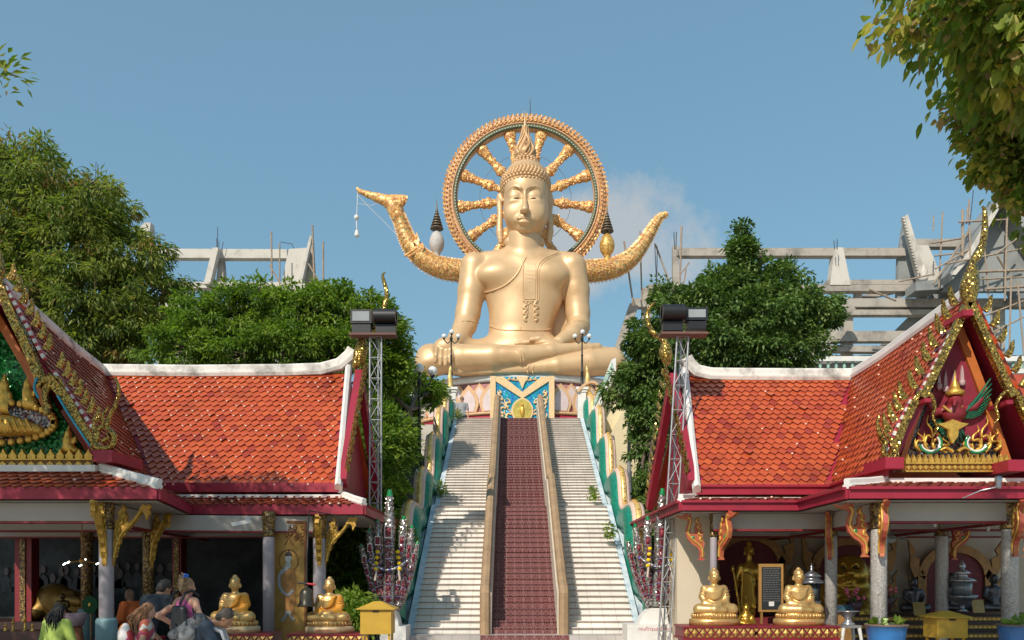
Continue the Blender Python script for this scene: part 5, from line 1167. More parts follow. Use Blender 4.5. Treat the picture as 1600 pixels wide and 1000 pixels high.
# scaffolding poles of timber
for (x, y0, x1, y1, w_) in ((1473, 331, 1467, 450, 2.6), (1514, 312, 1517, 460, 2.8), (1512, 324, 1510, 350, 2.6), (1574, 318, 1570, 470, 3.2), (1538, 385, 1545, 465, 2.6), (1459, 337, 1458, 360, 2.2), (1504, 328, 1504, 400, 4.5), (1065, 353, 1062, 450, 3.2), (1024, 382, 1048, 446, 2.8), (1000, 361, 1003, 470, 2.4), (975, 377, 990, 478, 2.8), (1077, 410, 1062, 430, 2.4), (1072, 420, 1068, 444, 2.4), (1580, 430, 1577, 560, 3), (1548, 470, 1552, 560, 3), (1590, 440, 1600, 555, 3)):
    m = MB(); m.tube([W(x, y0, 43.2), W(x1, y1, 43.2)], w_*43/FP/2, 6); m.build('scaffold_pole', WOOD, un)
for (x, y0, x1, y1, w_) in ((1498, 347, 1575, 343, 3), (1480, 412, 1600, 388, 3), (1520, 425, 1600, 422, 4), (1458, 444, 1515, 360, 3), (1462, 420, 1530, 380, 3), (1460, 400, 1510, 394, 2.5), (1455, 380, 1505, 372, 3), (1505, 438, 1600, 433, 2.6), (1555, 398, 1590, 372, 3), (1558, 400, 1572, 424, 3), (1540, 452, 1600, 448, 4), (1520, 500, 1600, 470, 3), (1530, 530, 1600, 495, 3), (1358, 452, 1400, 470, 3), (1405, 440, 1460, 428, 2.5)):
    m = MB(); m.tube([W(x, y0, 43.0), W(x1, y1, 43.4)], w_*43/FP/2, 6); m.build('scaffold_rail', WOOD, un)
m = MB()
for (x, y0, x1, y1) in ((1023, 380, 1026, 446), (1027, 385, 1026, 446), (1053, 363, 1054, 390), (1057, 362, 1056, 390), (1303, 376, 1304, 390), (1308, 374, 1308, 390), (1521, 297, 1516, 345)): m.tube([W(x, y0, 45), W(x1, y1, 45)], .025, 4)
m.build('rebar', mat('rusty_rebar', (.05, .06, .09), .8), un)
BYL = 48.0
ul = thing('unfinished_concrete_hall', 'unfinished pale concrete ridge beam with raking supports behind the left trees', 'building', (W(370, 0, BYL).x, BYL, 0))
m = MB(); bpx(m, 235, 398, 450, 399, 14, BYL, .5); bpx(m, 280, 448, 475, 448, 9, BYL, .6); bpx(m, 250, 480, 300, 480, 9, BYL, .6); m.build('floor_beam', CONCL, ul)
m = MB(); m.prism([(335, 390), (344, 390), (331, 446), (321, 446)], PX(47.6), -.3, .2, 0); m.build('raking_beam', CONCL, ul)
m = MB(); m.prism([(344, 392), (347, 396), (351, 446), (338, 446)], PX(47.9), -.1, .5, 0); m.build('raking_beam', CONC, ul)
m = MB(); m.prism([(452, 390), (482, 388), (474, 442), (440, 444)], PX(47.5), -.1, .3, 0); m.build('roof_slab', CONCL, ul)
m = MB(); m.prism([(486, 370), (488, 372), (492, 450), (474, 452), (470, 442)], PX(47.8), 0, .4, 0); m.build('gable_wall', CONC, ul)
m = MB(); m.prism([(485, 368), (488, 371), (472, 443), (466, 443), (478, 396)], PX(47.3), -.1, .2, 0); m.build('verge', CONCL, ul)
m = MB(); m.prism([(440, 443), (476, 443), (478, 452), (474, 462), (440, 452)], PX(47.2), 0, 1, 0); m.build('eave_block', CONCL, ul)
m = MB(); m.prism([(228, 350), (238, 350), (233, 385), (215, 400), (218, 360)], PX(47.6), -.2, .3, 0); m.build('roof_slab', CONCL, ul); m = MB(); m.prism([(230, 352), (237, 354), (238, 385), (228, 392)], PX(47.9), 0, .4, 0); m.build('gable_wall', CONC, ul)
for (x, y0, x1, y1, w_) in ((424, 362, 425, 445, 2.6), (437, 380, 437, 445, 2.2), (488, 352, 492, 465, 3), (505, 378, 505, 450, 3), (421, 414, 438, 443, 2.6), (482, 412, 502, 446, 3), (484, 440, 496, 462, 3), (496, 450, 504, 450, 2.4)):
    m = MB(); m.tube([W(x, y0, 46.5), W(x1, y1, 46.5)], w_*46.5/FP/2, 6); m.build('scaffold_pole', WOOD, ul)
m = MB()
for (x, y0, x1, y1) in ((340, 355, 340, 390), (338.5, 372, 339, 390), (342, 377, 342, 390), (349, 378, 346, 392), (438, 378, 456, 381), (456, 381, 459, 388), (150, 253, 148, 330), (153, 256, 151, 330)): m.tube([W(x, y0, 47.5), W(x1, y1, 47.5)], .02, 4)
m.build('rebar', mat('rusty_rebar_left', (.06, .06, .07), .8), ul)
m = MB(); m.box(W(240, 0, 48).x, W(500, 0, 48).x, 48.5, 55, 0, W(0, 470, 48).z); m.build('lower_storey', CONC, ul)
m = MB(); m.box(W(1010, 0, 46).x, W(1700, 0, 46).x, 50, 56, 0, W(0, 555, 50).z); m.build('lower_storey', CONC, un)
# ================= terrace wall with green balusters =================
bt = thing('terrace_balustrade', 'white terrace rail with small green balusters behind the right pavilion', 'balustrade', (W(1400, 0, 32).x, 32, 0))
x0, x1 = W(1150, 0, 32).x, W(1760, 0, 32).x; m = MB(); z = lambda p: W(0, p, 32).z
m.box(x0, x1, 31.9, 32.15, z(565), z(557.5)); m.build('top_rail', WHITE, bt); m = MB(); m.box(x0, x1, 31.9, 32.15, z(584), z(577)); m.build('bottom_rail', WHITE, bt)
for i in range(48):
    x = W(1156+i*12.6, 0, 32).x; m = MB(); m.lathe(V((x, 32.03, z(577))), [(.06, 0), (.035, .04), (.075, .14), (.03, .24), (.06, z(565)-z(577))], 8); m.build('baluster', mat('mint_baluster', (.25, .42, .33), .6) if i == 0 else bpy.data.materials['mint_baluster'], bt)
m = MB(); m.box(x0, x1, 32, 40, 0, z(584)); m.build('retaining_wall', CONCL, bt)
# orange finials row behind
# ================= cream building beside the stairs =================
cb = thing('cream_side_building', 'cream rendered building with a sloping pale green parapet just right of the stairs', 'building', (W(985, 0, 31).x, 31, 0))
m = MB(); m.prism([(948, 1000), (948, 690), (975, 640), (1040, 640), (1040, 1000)], PX(30), 0, 4); m.build('wall', CREAM, cb)
m = MB(); m.prism([(927, 1000), (927, 655), (935, 620), (1040, 560), (1040, 1000)], PX(32.6), 0, 3); m.build('wall', CREAM2, cb)
m = MB(); m.prism([(931, 648), (962, 586), (962, 560), (955, 563), (925, 640)], PX(30.5), -.1, .25); m.build('sloping_parapet', WHITE, cb)
m = MB(); m.prism([(929, 634), (958, 575), (956, 566), (927, 628)], PX(30.4), -.06, -.001); m.build('parapet_inlay', mosaic('pale_green_inlay', [(.35, .50, .40), (.5, .6, .5), (.25, .42, .33)], 12, .5, 0, .1), cb)
m = MB(); m.prism([(931, 648), (962, 586), (1010, 610), (975, 690), (940, 668)], PX(30.9), 0, .8); m.build('soffit_slab', CREAM, cb)
m = MB(); band(m, [(902, 612), (915, 600), (926, 597), (933, 602), (930, 616)], 4, PX(33), -.05, .1); m.build('arch_moulding', PETB, cb)
# dark concrete block left
gw = thing('grey_concrete_wall', 'stained dark grey concrete wall among the shrubs left of the stairs', 'wall', (W(615, 0, 28.5).x, 28.5, 0))
m = MB(); m.box(W(575, 0, 28.5).x, W(648, 0, 28.5).x, 28.5, 30.5, 0, W(0, 618, 28.5).z); m.build('wall_block', mat('stained_dark_concrete', (.14, .14, .13), .9, c2=(.05, .05, .045), c2f=.5, vs=1.2, detail=8), gw)
# ================= floodlight masts =================
def mast(px0, py0, px1, py1, Y, lab, boxes, w_=.27):
    a = W(px0, py0, Y); b = W(px1, py1, Y); a = a.lerp(b, 0) ; foot = V((b.x+(b.x-a.x)*(b.z)/(a.z-b.z), Y, 0))
    t = thing('floodlight_mast', lab, 'floodlight', tuple(foot), 'floodlight masts beside the stairs'); H = (a-foot).length
    ax_ = (a-foot).normalized(); off = [V((-w_/2, 0, 0)), V((w_/2, 0, 0)), V((.02, .23, 0))]
    m = MB()
    for o in off: m.tube([foot+o, a+o], .021, 6)
    m.build('leg', STEEL, t); m = MB(); n = int(H/.48)
    for i in range(n):
        p = foot+ax_*(i*H/n); q = foot+ax_*((i+1)*H/n)
        for (u, v) in ((0, 1), (1, 2), (2, 0)): m.tube([p+off[u], q+off[v]] if i % 2 else [p+off[v], q+off[u]], .010, 5); m.tube([q+off[u], q+off[v]], .010, 5)
    m.build('lattice', STEEL, t)
    zt = a.z; m = MB(); x0 = W(min(c[0] for c in boxes)-2, 0, Y).x; x1 = W(max(c[2] for c in boxes)+0, 0, Y).x; m.box(x0, x1, Y-.16, Y+.16, zt, zt+.045); m.build('platform', mat('rusty_plate', (.16, .08, .06), .8), t)
    for (bx0, by0, bx1, by1, lens) in boxes:
        p = W(bx0, by0, Y); q = W(bx1, by1, Y); z1, z0 = p.z, q.z; zm = z0+(z1-z0)*.42
        m = MB(); m.box(p.x, q.x, Y-.12, Y+.12, zm, z1); m.box(p.x+.03, q.x-.03, Y-.10, Y+.14, z0+.02, zm-.02)
        if not lens: m.tube([V((p.x, Y-.12, (zm+z1)/2)), V((q.x, Y-.12, (zm+z1)/2))], (z1-zm)*.5, 12)
        h = m.build('lamp_housing', BLACK, t)
        if lens: m = MB(); m.box(p.x+.05, q.x-.05, Y-.135, Y-.121, zm+.05, z1-.05); m.build('lens', mat('floodlight_glass', (.30, .31, .30), .12, var=.1, coat=1.0), h)
    return t
mast(587, 526, 586, 870, 18.3, 'lattice floodlight mast at the left of the stairs, its left lamp with a pale lens', [(549, 486, 582, 523, True), (586, 486, 620, 523, False)])
mast(1067, 525, 1044, 900, 16.45, 'leaning floodlight mast beside the right pavilion, its right lamp with a pale lens', [(1033, 479, 1068, 520, False), (1070, 483, 1104, 517, True)], .24)
# ================= trees =================
def leafmat(name, c, tr=.42):
    m = bpy.data.materials.new(name); m.use_nodes = True; t = m.node_tree; b = t.nodes['Principled BSDF']; b.inputs['Roughness'].default_value = .5; b.inputs['Specular IOR Level'].default_value = .4
    b.inputs['Base Color'].default_value = (*c, 1); tl = t.nodes.new('ShaderNodeBsdfTranslucent'); tl.inputs['Color'].default_value = (min(1, c[0]*1.6), min(1, c[1]*1.7), c[2]*.8, 1)
    mx_ = t.nodes.new('ShaderNodeMixShader'); mx_.inputs[0].default_value = tr; t.links.new(b.outputs[0], mx_.inputs[1]); t.links.new(tl.outputs[0], mx_.inputs[2]); t.links.new(mx_.outputs[0], t.nodes['Material Output'].inputs['Surface']); return m
BARK = mat('grey_brown_bark', (.12, .09, .065), .9, var=.3, vs=4, bump=.6, bs=12)
LM_MANGO = [leafmat('mango_leaf_'+n, c) for n, c in (('green', (.16, .21, .036)), ('olive', (.25, .28, .055)), ('dark', (.08, .12, .025)), ('russet', (.30, .20, .07)))]
LM_BRIGHT = [leafmat('bright_leaf_'+n, c) for n, c in (('green', (.13, .215, .026)), ('lime', (.24, .32, .045)), ('dark', (.06, .115, .018)), ('mid', (.17, .25, .034)))]
LM_FICUS = [leafmat('ficus_leaf_'+n, c, .25) for n, c in (('green', (.095, .165, .036)), ('mid', (.13, .21, .042)), ('dark', (.05, .10, .022)), ('light', (.22, .29, .08)))]
LM_BIG = [leafmat('broad_leaf_'+n, c) for n, c in (('olive', (.21, .25, .04)), ('yellowing', (.38, .34, .07)), ('brown', (.30, .21, .09)), ('green', (.12, .20, .03)))]
def leaves(name, parent, clumps, n, ln, wd, mats, seed, fine=False, prob=(.5, .25, .15, .1), droop=.5, shell=.55, fold=.25, sub=None, loc=None):
    """clumps: (centre, (rx,ry,rz)); sub: small twigs-clusters scattered on the clump surfaces, leaves around each"""
    rg = np.random.default_rng(seed); C = np.array([list(c[0]) for c in clumps]); Rr = np.array([c[1] for c in clumps], float)
    vol = (Rr.prod(1))**(2/3); pr = vol/vol.sum()
    ns, sr = sub; k = rg.choice(len(C), ns, p=pr); d = rg.normal(size=(ns, 3)); d /= np.linalg.norm(d, axis=1)[:, None]
    rad = shell+(1.18-shell)*rg.random(ns)**.8; sc0 = C[k]+d*Rr[k]*rad[:, None]
    ks = rg.integers(0, ns, n); dd = rg.normal(size=(n, 3)); dd /= np.linalg.norm(dd, axis=1)[:, None]
    srad = sr*(.6+.8*rg.random(ns)); pos = sc0[ks]+dd*(srad[ks]*rg.random(n)**.45)[:, None]*np.array([1.15, 1.15, .7])
    # leaf axis points outward from its twig and droops
    ax_ = dd*.8+d[ks]*.6+rg.normal(size=(n, 3))*.45; ax_[:, 2] -= droop; ax_ /= np.linalg.norm(ax_, axis=1)[:, None]
    up = rg.normal(size=(n, 3))*.45+np.array([0, 0, 1])+dd*.3; sd_ = np.cross(ax_, up); sd_ /= np.linalg.norm(sd_, axis=1)[:, None]+1e-9; nr = np.cross(sd_, ax_)
    l = (ln*(.6+.7*rg.random(n)))[:, None]; w_ = (wd*(.7+.6*rg.random(n)))[:, None]
    p0 = pos; p1 = pos+ax_*l*.42+sd_*w_+nr*w_*fold; p2 = pos+ax_*l-nr*l*.12; p3 = pos+ax_*l*.42-sd_*w_+nr*w_*fold
    if fine:                              # curved leaf of eight facets either side of its mid rib
        rib = [pos+ax_*l*u-np.array([0, 0, 1])*l*.22*u*u for u in (0, .25, .55, .8, 1)]; ws = (.0, .85, 1.0, .55, 0)
        Lf = [rib[i]+(sd_+nr*.35)*w_*ws[i] for i in (1, 2, 3)]; Rf = [rib[i]-(sd_-nr*.35)*w_*ws[i] for i in (1, 2, 3)]
        vs = np.stack(rib+Lf+Rf, 1).reshape(-1, 3)-np.array(ORG[parent]); b = np.arange(n)*11
        F = [(0, 1, 5), (1, 2, 5), (2, 6, 5), (2, 3, 6), (3, 7, 6), (3, 4, 7), (0, 8, 1), (1, 8, 2), (2, 8, 9), (2, 9, 3), (3, 9, 10), (3, 10, 4)]
        f = np.concatenate([np.stack([b+i for i in q], 1) for q in F]); tone = rg.choice(4, ns, p=prob); mi = np.where(rg.random(n) < .5, tone[ks], rg.choice(4, n, p=prob)); mi = np.tile(mi, 12)
        return link(name, newmesh(name, vs, f, mats, mi, True), parent), sc0
    o_ = np.array(ORG[parent]); vs = np.stack([p0, p1, p2, p3], 1).reshape(-1, 3)-o_; b = np.arange(n)*4
    f = np.concatenate([np.stack([b, b+1, b+2], 1), np.stack([b, b+2, b+3], 1)])
    tone = rg.choice(4, ns, p=prob); mi = np.where(rg.random(n) < .6, tone[ks], rg.choice(4, n, p=prob)); mi = np.concatenate([mi, mi])
    me = newmesh(name, vs, f, mats, mi, False); return link(name, me, parent), sc0
def tree(name, label, cat, base, trunk_top, clumps, n, ln, wd, mats, seed, r0=.22, sub=(200, .5), group=None, **kw):
    t = thing(name, label, cat, tuple(base), group); rg = random.Random(seed)
    o, sc0 = leaves('crown', t, clumps, n, ln, wd, mats, seed, sub=sub, **kw)
    m = MB(); bs = V(base); tt = V(trunk_top); m.tube([bs, bs.lerp(tt, .5)+V((rg.uniform(-.1, .1), rg.uniform(-.1, .1), 0)), tt], [r0, r0*.8, r0*.62], 10); tk = m.build('trunk', BARK, t)
    m = MB()
    for (c, r) in clumps:
        c = V(c); mid = tt.lerp(c, .5)+V((rg.uniform(-.3, .3), rg.uniform(-.3, .3), -.1)); m.tube([tt, mid, c], [r0*.5, r0*.32, r0*.12], 6)
        cs = [V(q) for q in sc0 if (V(q)-c).length < max(r)*1.1][:14]
        for q in cs: m.tube([c.lerp(tt, .2), c.lerp(q, .6)+V((0, 0, -.08)), q], [r0*.16, r0*.09, .008], 4, cap=False)
    m.build('limbs', BARK, t); return t
def CL(px, py, rx, ry, Y, dY=None): 
    k = Y/FP; return (tuple(W(px, py, Y)), (rx*k, (dY or (rx+ry)/2*k*1.0), ry*k))
# big mango-like tree at the left
tree('mango_tree', 'tall dense olive green tree with drooping leaves rising behind the left pavilion', 'tree', (W(110, 0, 27).x, 27, .0), W(110, 560, 27),
     [CL(40, 300, 80, 75, 27), CL(140, 335, 65, 60, 27), CL(-30, 380, 90, 90, 27), CL(95, 400, 90, 80, 26.5), CL(195, 400, 55, 60, 27), CL(235, 455, 50, 55, 27), CL(40, 470, 80, 70, 26), CL(150, 490, 80, 70, 26), CL(215, 520, 65, 55, 26.5), CL(60, 550, 60, 40, 26), CL(-60, 480, 70, 80, 26), CL(20, 262, 45, 40, 27.5), CL(130, 560, 90, 35, 26)],
     72000, .24, .036, LM_MANGO, 1, r0=.4, sub=(860, .36), prob=(.46, .28, .2, .06), droop=.9)
tree('broadleaf_tree', 'bright green bushy tree behind the ridge of the left pavilion', 'tree', (W(430, 0, 25).x, 25, 1.5), W(430, 600, 25),
     [CL(400, 490, 70, 40, 25), CL(480, 490, 65, 38, 25), CL(330, 510, 60, 42, 25), CL(540, 500, 55, 45, 25), CL(290, 545, 60, 38, 24.5), CL(370, 545, 70, 38, 24.3), CL(460, 545, 70, 38, 24.3), CL(540, 550, 60, 40, 24.5), CL(596, 520, 38, 45, 25.2), CL(400, 462, 30, 22, 25), CL(510, 460, 28, 18, 25), CL(612, 555, 26, 34, 25.4), CL(565, 480, 30, 25, 25)],
     52000, .17, .036, LM_BRIGHT, 2, r0=.3, sub=(760, .27), droop=.5)
tree('broadleaf_tree', 'leafy green tree hanging over the dark concrete wall left of the stairs', 'tree', (W(650, 0, 25.5).x-.6, 25.5, 2.5), W(640, 640, 25.5),
     [CL(668, 612, 18, 16, 31), CL(682, 626, 12, 12, 33), CL(634, 652, 16, 22, 27.5), CL(600, 585, 30, 36, 25.2), CL(636, 590, 18, 12, 29.5), CL(634, 690, 10, 20, 27)],
     15000, .19, .045, LM_BRIGHT, 3, r0=.14, sub=(240, .26), droop=.4)
tree('shrub', 'bright green shrub mass growing below the dark concrete wall left of the stairs', 'shrub', (W(615, 0, 21).x, 21, 0), W(615, 830, 21),
     [CL(600, 690, 40, 50, 22.5), CL(606, 745, 16, 32, 22.5), CL(586, 770, 38, 46, 21.5), CL(575, 720, 35, 40, 21.5), CL(596, 800, 14, 34, 21.5), CL(570, 840, 45, 50, 20.5), CL(598, 850, 28, 42, 20.5), CL(616, 690, 16, 22, 24)],
     30000, .19, .04, LM_BRIGHT, 4, r0=.12, sub=(420, .3), droop=.4, prob=(.45, .25, .2, .1))
tree('shrub', 'dark green shrub behind the golden statue at the end of the left pavilion', 'shrub', (W(530, 0, 19.6).x, 19.6, 0), W(530, 940, 19.6),
     [CL(530, 900, 45, 45, 19.8), CL(575, 930, 40, 50, 19.8), CL(500, 860, 40, 45, 20.5), CL(545, 960, 50, 35, 19.3), CL(560, 870, 30, 40, 20.5)],
     16000, .20, .045, LM_BRIGHT, 5, r0=.08, sub=(230, .28), prob=(.5, .15, .25, .1))
tree('shrub', 'light green leafy plant beside the yellow box at the foot of the stairs', 'shrub', (W(560, 0, 15.2).x, 15.2, 0), W(556, 985, 15.2),
     [CL(553, 945, 22, 16, 15.2), CL(558, 968, 22, 20, 15.0)], 1800, .16, .035, LM_BRIGHT, 6, r0=.03, sub=(60, .16), prob=(.3, .5, .05, .15))
# ficus to the right
tree('ficus_tree', 'dense dark green tree with pointed top behind the ridge of the right pavilion', 'tree', (W(1150, 0, 24).x, 24, 1.0), W(1150, 600, 24),
     [CL(1156, 420, 18, 46, 24), CL(1157, 380, 9, 30, 24), CL(1160, 405, 16, 28, 24), CL(1130, 455, 32, 32, 24), CL(1218, 448, 32, 36, 24), CL(1100, 475, 35, 35, 23.8), CL(1185, 500, 60, 50, 23.6), CL(1255, 490, 48, 40, 24), CL(1240, 540, 40, 32, 23.6), CL(1110, 535, 60, 38, 23.4), CL(1175, 550, 60, 30, 23.4), CL(1045, 470, 28, 25, 24), CL(1285, 480, 18, 20, 24), CL(1192, 392, 7, 8, 24), CL(1100, 445, 12, 16, 24)],
     46000, .15, .042, LM_FICUS, 7, r0=.28, sub=(820, .24), droop=.45)
tree('ficus_tree', 'dark green creeper covered tree trailing down past the lamp right of the stairs', 'tree', (W(1030, 0, 25.2).x, 25.2, .5), W(1026, 640, 25.2),
     [CL(1012, 530, 36, 28, 25.5), CL(1006, 570, 28, 34, 25.5), CL(1010, 600, 42, 40, 25.3), CL(968, 612, 20, 22, 25.4), CL(1015, 650, 26, 40, 25.4), CL(1020, 700, 20, 35, 25), CL(1022, 760, 18, 30, 24.5), CL(1008, 800, 14, 26, 24.5), CL(1028, 805, 20, 38, 23), CL(1030, 560, 40, 50, 25), CL(1060, 545, 40, 40, 25), CL(1030, 860, 18, 40, 21.5), CL(1030, 640, 20, 34, 24.6), CL(1036, 700, 14, 34, 24.4), CL(1026, 750, 18, 30, 24), CL(992, 700, 10, 22, 25), CL(1008, 640, 22, 20, 24.8)],
     32000, .16, .044, LM_FICUS, 8, r0=.16, sub=(420, .24), droop=.5)
# foreground branch of a broad leaved tree, its trunk stands right of the frame
def near_tree():
    t = thing('broad_leaved_tree', 'broad olive and yellowing leaves of a near tree hanging in at the upper right', 'tree', (6.9, 7.4, 0))
    o, s0 = leaves('crown', t, [CL(1520, 5, 95, 52, 6.2, .7), CL(1590, 75, 70, 62, 6.2, .7), CL(1440, 5, 42, 26, 6.2, .4), CL(1500, 62, 34, 26, 6.2, .4), CL(1670, 50, 80, 160, 6.4, .8), CL(1760, -40, 180, 190, 6.8, 1.0), CL(1600, -110, 190, 90, 6.6, 1.0)], 10500, .10, .036, LM_BIG, 9, fine=True, sub=(460, .19), prob=(.42, .14, .12, .32), droop=1.0, shell=.3)
    o2, s2 = leaves('lower_spray', t, [CL(1572, 150, 50, 42, 7.2, .6), CL(1553, 210, 24, 34, 7.2, .4), CL(1606, 205, 40, 55, 7.2, .5), CL(1548, 258, 14, 11, 7.2, .2), CL(1604, 282, 15, 34, 7.2, .3), CL(1517, 130, 14, 12, 7.2, .25), CL(1640, 200, 60, 150, 7.4, .6)], 8500, .072, .030, LM_BIG, 10, fine=True, sub=(330, .12), prob=(.4, .2, .12, .28), droop=.6, shell=.3)
    m = MB(); m.tube([(6.9, 7.4, 0), (6.8, 7.3, 3), (6.6, 7.0, 6.2), (6.3, 6.8, 9)], [.24, .2, .16, .1], 10); m.build('trunk', BARK, t); m = MB()
    for e in ((1470, 30, 6.2), (1560, 70, 6.2), (1540, 230, 7.2), (1600, 310, 7.2), (1500, 10, 6.2)): q = W(*e); m.tube([V((6.6, 7.0, 6.0)), V((6.6, 7.0, 6.0)).lerp(q, .5)+V((0, 0, .25)), q], [.07, .035, .01], 6)
    for q in list(s0[:60])+list(s2[:90]): q = V(q); b = V((6.4, 6.9, 6.1)).lerp(q, .72)+V((0, 0, .12)); m.tube([b, q], [.010, .004], 4)
    m.build('limbs', BARK, t)
near_tree()
def left_tree():
    t = thing('overhanging_tree', 'few dark feathery twigs of a tree reaching in at the left edge', 'tree', (-9.6, 6.6, 0))
    o, s0 = leaves('crown', t, [CL(-12, 114, 12, 9, 9.5, .1), CL(-6, 190, 4, 6, 9.5, .1), ((-9.9, 9.2, 8.4), (1.7, 1.7, 1.0)), ((-10.6, 8.0, 8.2), (1.5, 1.5, 1.2)), ((-9.9, 10.3, 7.2), (1.2, 1.0, .9)), ((-11.6, 7.0, 6.4), (1.6, 1.4, 1.6)), ((-8.6, 6.6, 7.6), (1.5, 1.5, 1.0)), ((-9.2, 9.6, 8.7), (1.9, 1.3, 1.0)), ((-8.0, 3.8, 6.8), (2.4, 1.9, 1.2))], 34000, .15, .024, LM_BIG, 21, sub=(520, .30), prob=(.3, .1, .05, .55), droop=.3, shell=.3)
    m = MB(); m.tube([(-9.9, 6.2, 0), (-10.0, 6.6, 3), (-9.9, 7.4, 6)], [.26, .2, .12], 10); m.build('trunk', BARK, t); m = MB()
    for e in ((-8.8, 8.4, 6.6), (-10.6, 8.0, 8.2), (-10.2, 9.6, 6.0), (-11.6, 7, 6.4), tuple(W(-4, 122, 9.5)), tuple(W(-4, 185, 9.5))): m.tube([V((-9.9, 7.2, 5.6)), V((-9.9, 7.2, 5.6)).lerp(V(e), .5)+V((0, 0, .2)), V(e)], [.06, .03, .01], 6)
    for q in s0[:200]: m.tube([V((-9.9, 7.4, 6)).lerp(V(q), .8), V(q)], [.008, .003], 4)
    m.build('limbs', BARK, t)
left_tree()
# small weeds on the stairs' flank
for (px, py, Y, s_, lab) in ((927, 770, 24, 9, 'weed tuft sprouting half way up the right flank of the stairs'), (953, 828, 21, 10, 'larger weed tuft low on the right flank of the stairs'), (716, 652, 32.4, 10, 'small plant beside the left white pillar at the stair top'), (691, 765, 25, 9, 'small weed on the left flank of the stairs')):
    c = W(px, py, Y); t = thing('weed', lab, 'weed', tuple(c-V((0, 0, .25))), None)
    leaves('leaf_tuft', t, [CL(px, py, s_*.45, s_*1.0, Y)], 170, .10, .028, LM_BRIGHT, int(px), sub=(20, .1), droop=.3, prob=(.3, .5, .05, .15))
# distant belt of trees round the site
rb_ = random.Random(12)
cl = []
for i in range(46):
    x = -62+i*2.75; cl.append(((x, 62+rb_.uniform(-3, 6), rb_.uniform(1.5, 4.5)), (2.6, 2.4, rb_.uniform(2.2, 3.6))))
t = thing('distant_wood', 'belt of far green trees beyond the temple', 'wood', (0, 62, 0)); t['kind'] = 'stuff'
leaves('foliage', t, cl, 30000, .55, .2, LM_BRIGHT, 31, sub=(900, .7))
# undergrowth on the slopes beside the stairs
t = thing('undergrowth', 'green undergrowth covering the banks beside the stairs', 'undergrowth', (0, 24, 0)); t['kind'] = 'stuff'
cl = []
for i in range(60):
    s_ = rb_.choice((-1, 1)); x = AX+s_*rb_.uniform(3.9, 9); y = rb_.uniform(20.5, 31); cl.append(((x, y, hill_z(x, y)+.2), (.8, .8, .5)))
leaves('foliage', t, cl, 22000, .2, .06, LM_BRIGHT, 32, sub=(500, .3), prob=(.4, .2, .3, .1))
# ================= inside and in front of the right pavilion =================
def part(mb, name, m_, t): return mb.build(name, m_, t)
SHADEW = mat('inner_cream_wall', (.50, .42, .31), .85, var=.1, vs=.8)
MAROON = mat('maroon_niche', (.16, .012, .018), .6, var=.25, vs=6); BRGOLD = mat('bronze_gold_frame', (.34, .17, .05), .5, .3, var=.3, vs=8)
t = tR
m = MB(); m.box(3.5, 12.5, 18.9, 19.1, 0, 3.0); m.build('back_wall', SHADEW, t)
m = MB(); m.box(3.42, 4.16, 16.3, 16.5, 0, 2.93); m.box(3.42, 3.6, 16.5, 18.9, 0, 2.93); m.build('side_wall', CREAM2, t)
m = MB(); m.box(3.9, 12.5, 12.95, 18.9, .0, .12); m.build('pavilion_floor', mat('dark_polished_floor', (.10, .08, .07), .3), t)
FB = PX(18.75)
def niche(cx, ybase, yspr, ytop, hw, nm='niche'):
    m = MB(); a = [(cx-hw, ybase)]+[(cx-hw*math.cos(u), yspr-(yspr-ytop)*math.sin(u)) for u in np.linspace(0, PI, 18)]+[(cx+hw, ybase)]; m.prism(a, FB, -.04, .05, 0); n_ = m.build('niche', MAROON, t)
    q = MB(); P = [(cx-hw-6, ybase), (cx-hw-6, yspr)]+[(cx-(hw+5)*math.cos(u), yspr-(yspr-ytop+5)*math.sin(u)) for u in np.linspace(0, PI, 14)]+[(cx+hw+6, yspr), (cx+hw+6, ybase)]
    band(q, P, 13, FB, -.10, -.03, 0, 2)
    for s_ in (-1, 1):
        for (dx, y, h_, l_) in ((hw+4, yspr-2, 48, 20), (hw+10, yspr+40, 34, 14), (hw+12, ybase-15, 26, 14)):
            x = cx+s_*dx; q.prism([(x, y), (x+s_*l_*.35, y-h_*.3), (x+s_*l_*.25, y-h_*.5), (x+s_*l_*.8, y-h_*.62), (x+s_*l_*.6, y-h_*.8), (x+s_*l_*1.2, y-h_*1.15), (x+s_*l_*1.0, y-h_*.55), (x+s_*l_*1.05, y-h_*.3), (x+s_*l_*.7, y+4)], FB, -.09, -.03, 0)
    q.build('arch_frame', BRGOLD, n_)
niche(1168, 978, 880, 843, 46); niche(1325, 978, 890, 850, 48); niche(1490, 978, 900, 862, 46)
GDARK = mat('temple_gold', (.55, .32, .05), .28, .75, var=.15, vs=5, bump=.1, bs=8)
GLOW = mat('gold_leaf_statue', (.62, .38, .08), .3, .6, var=.15, vs=6, bump=.15, bs=14)
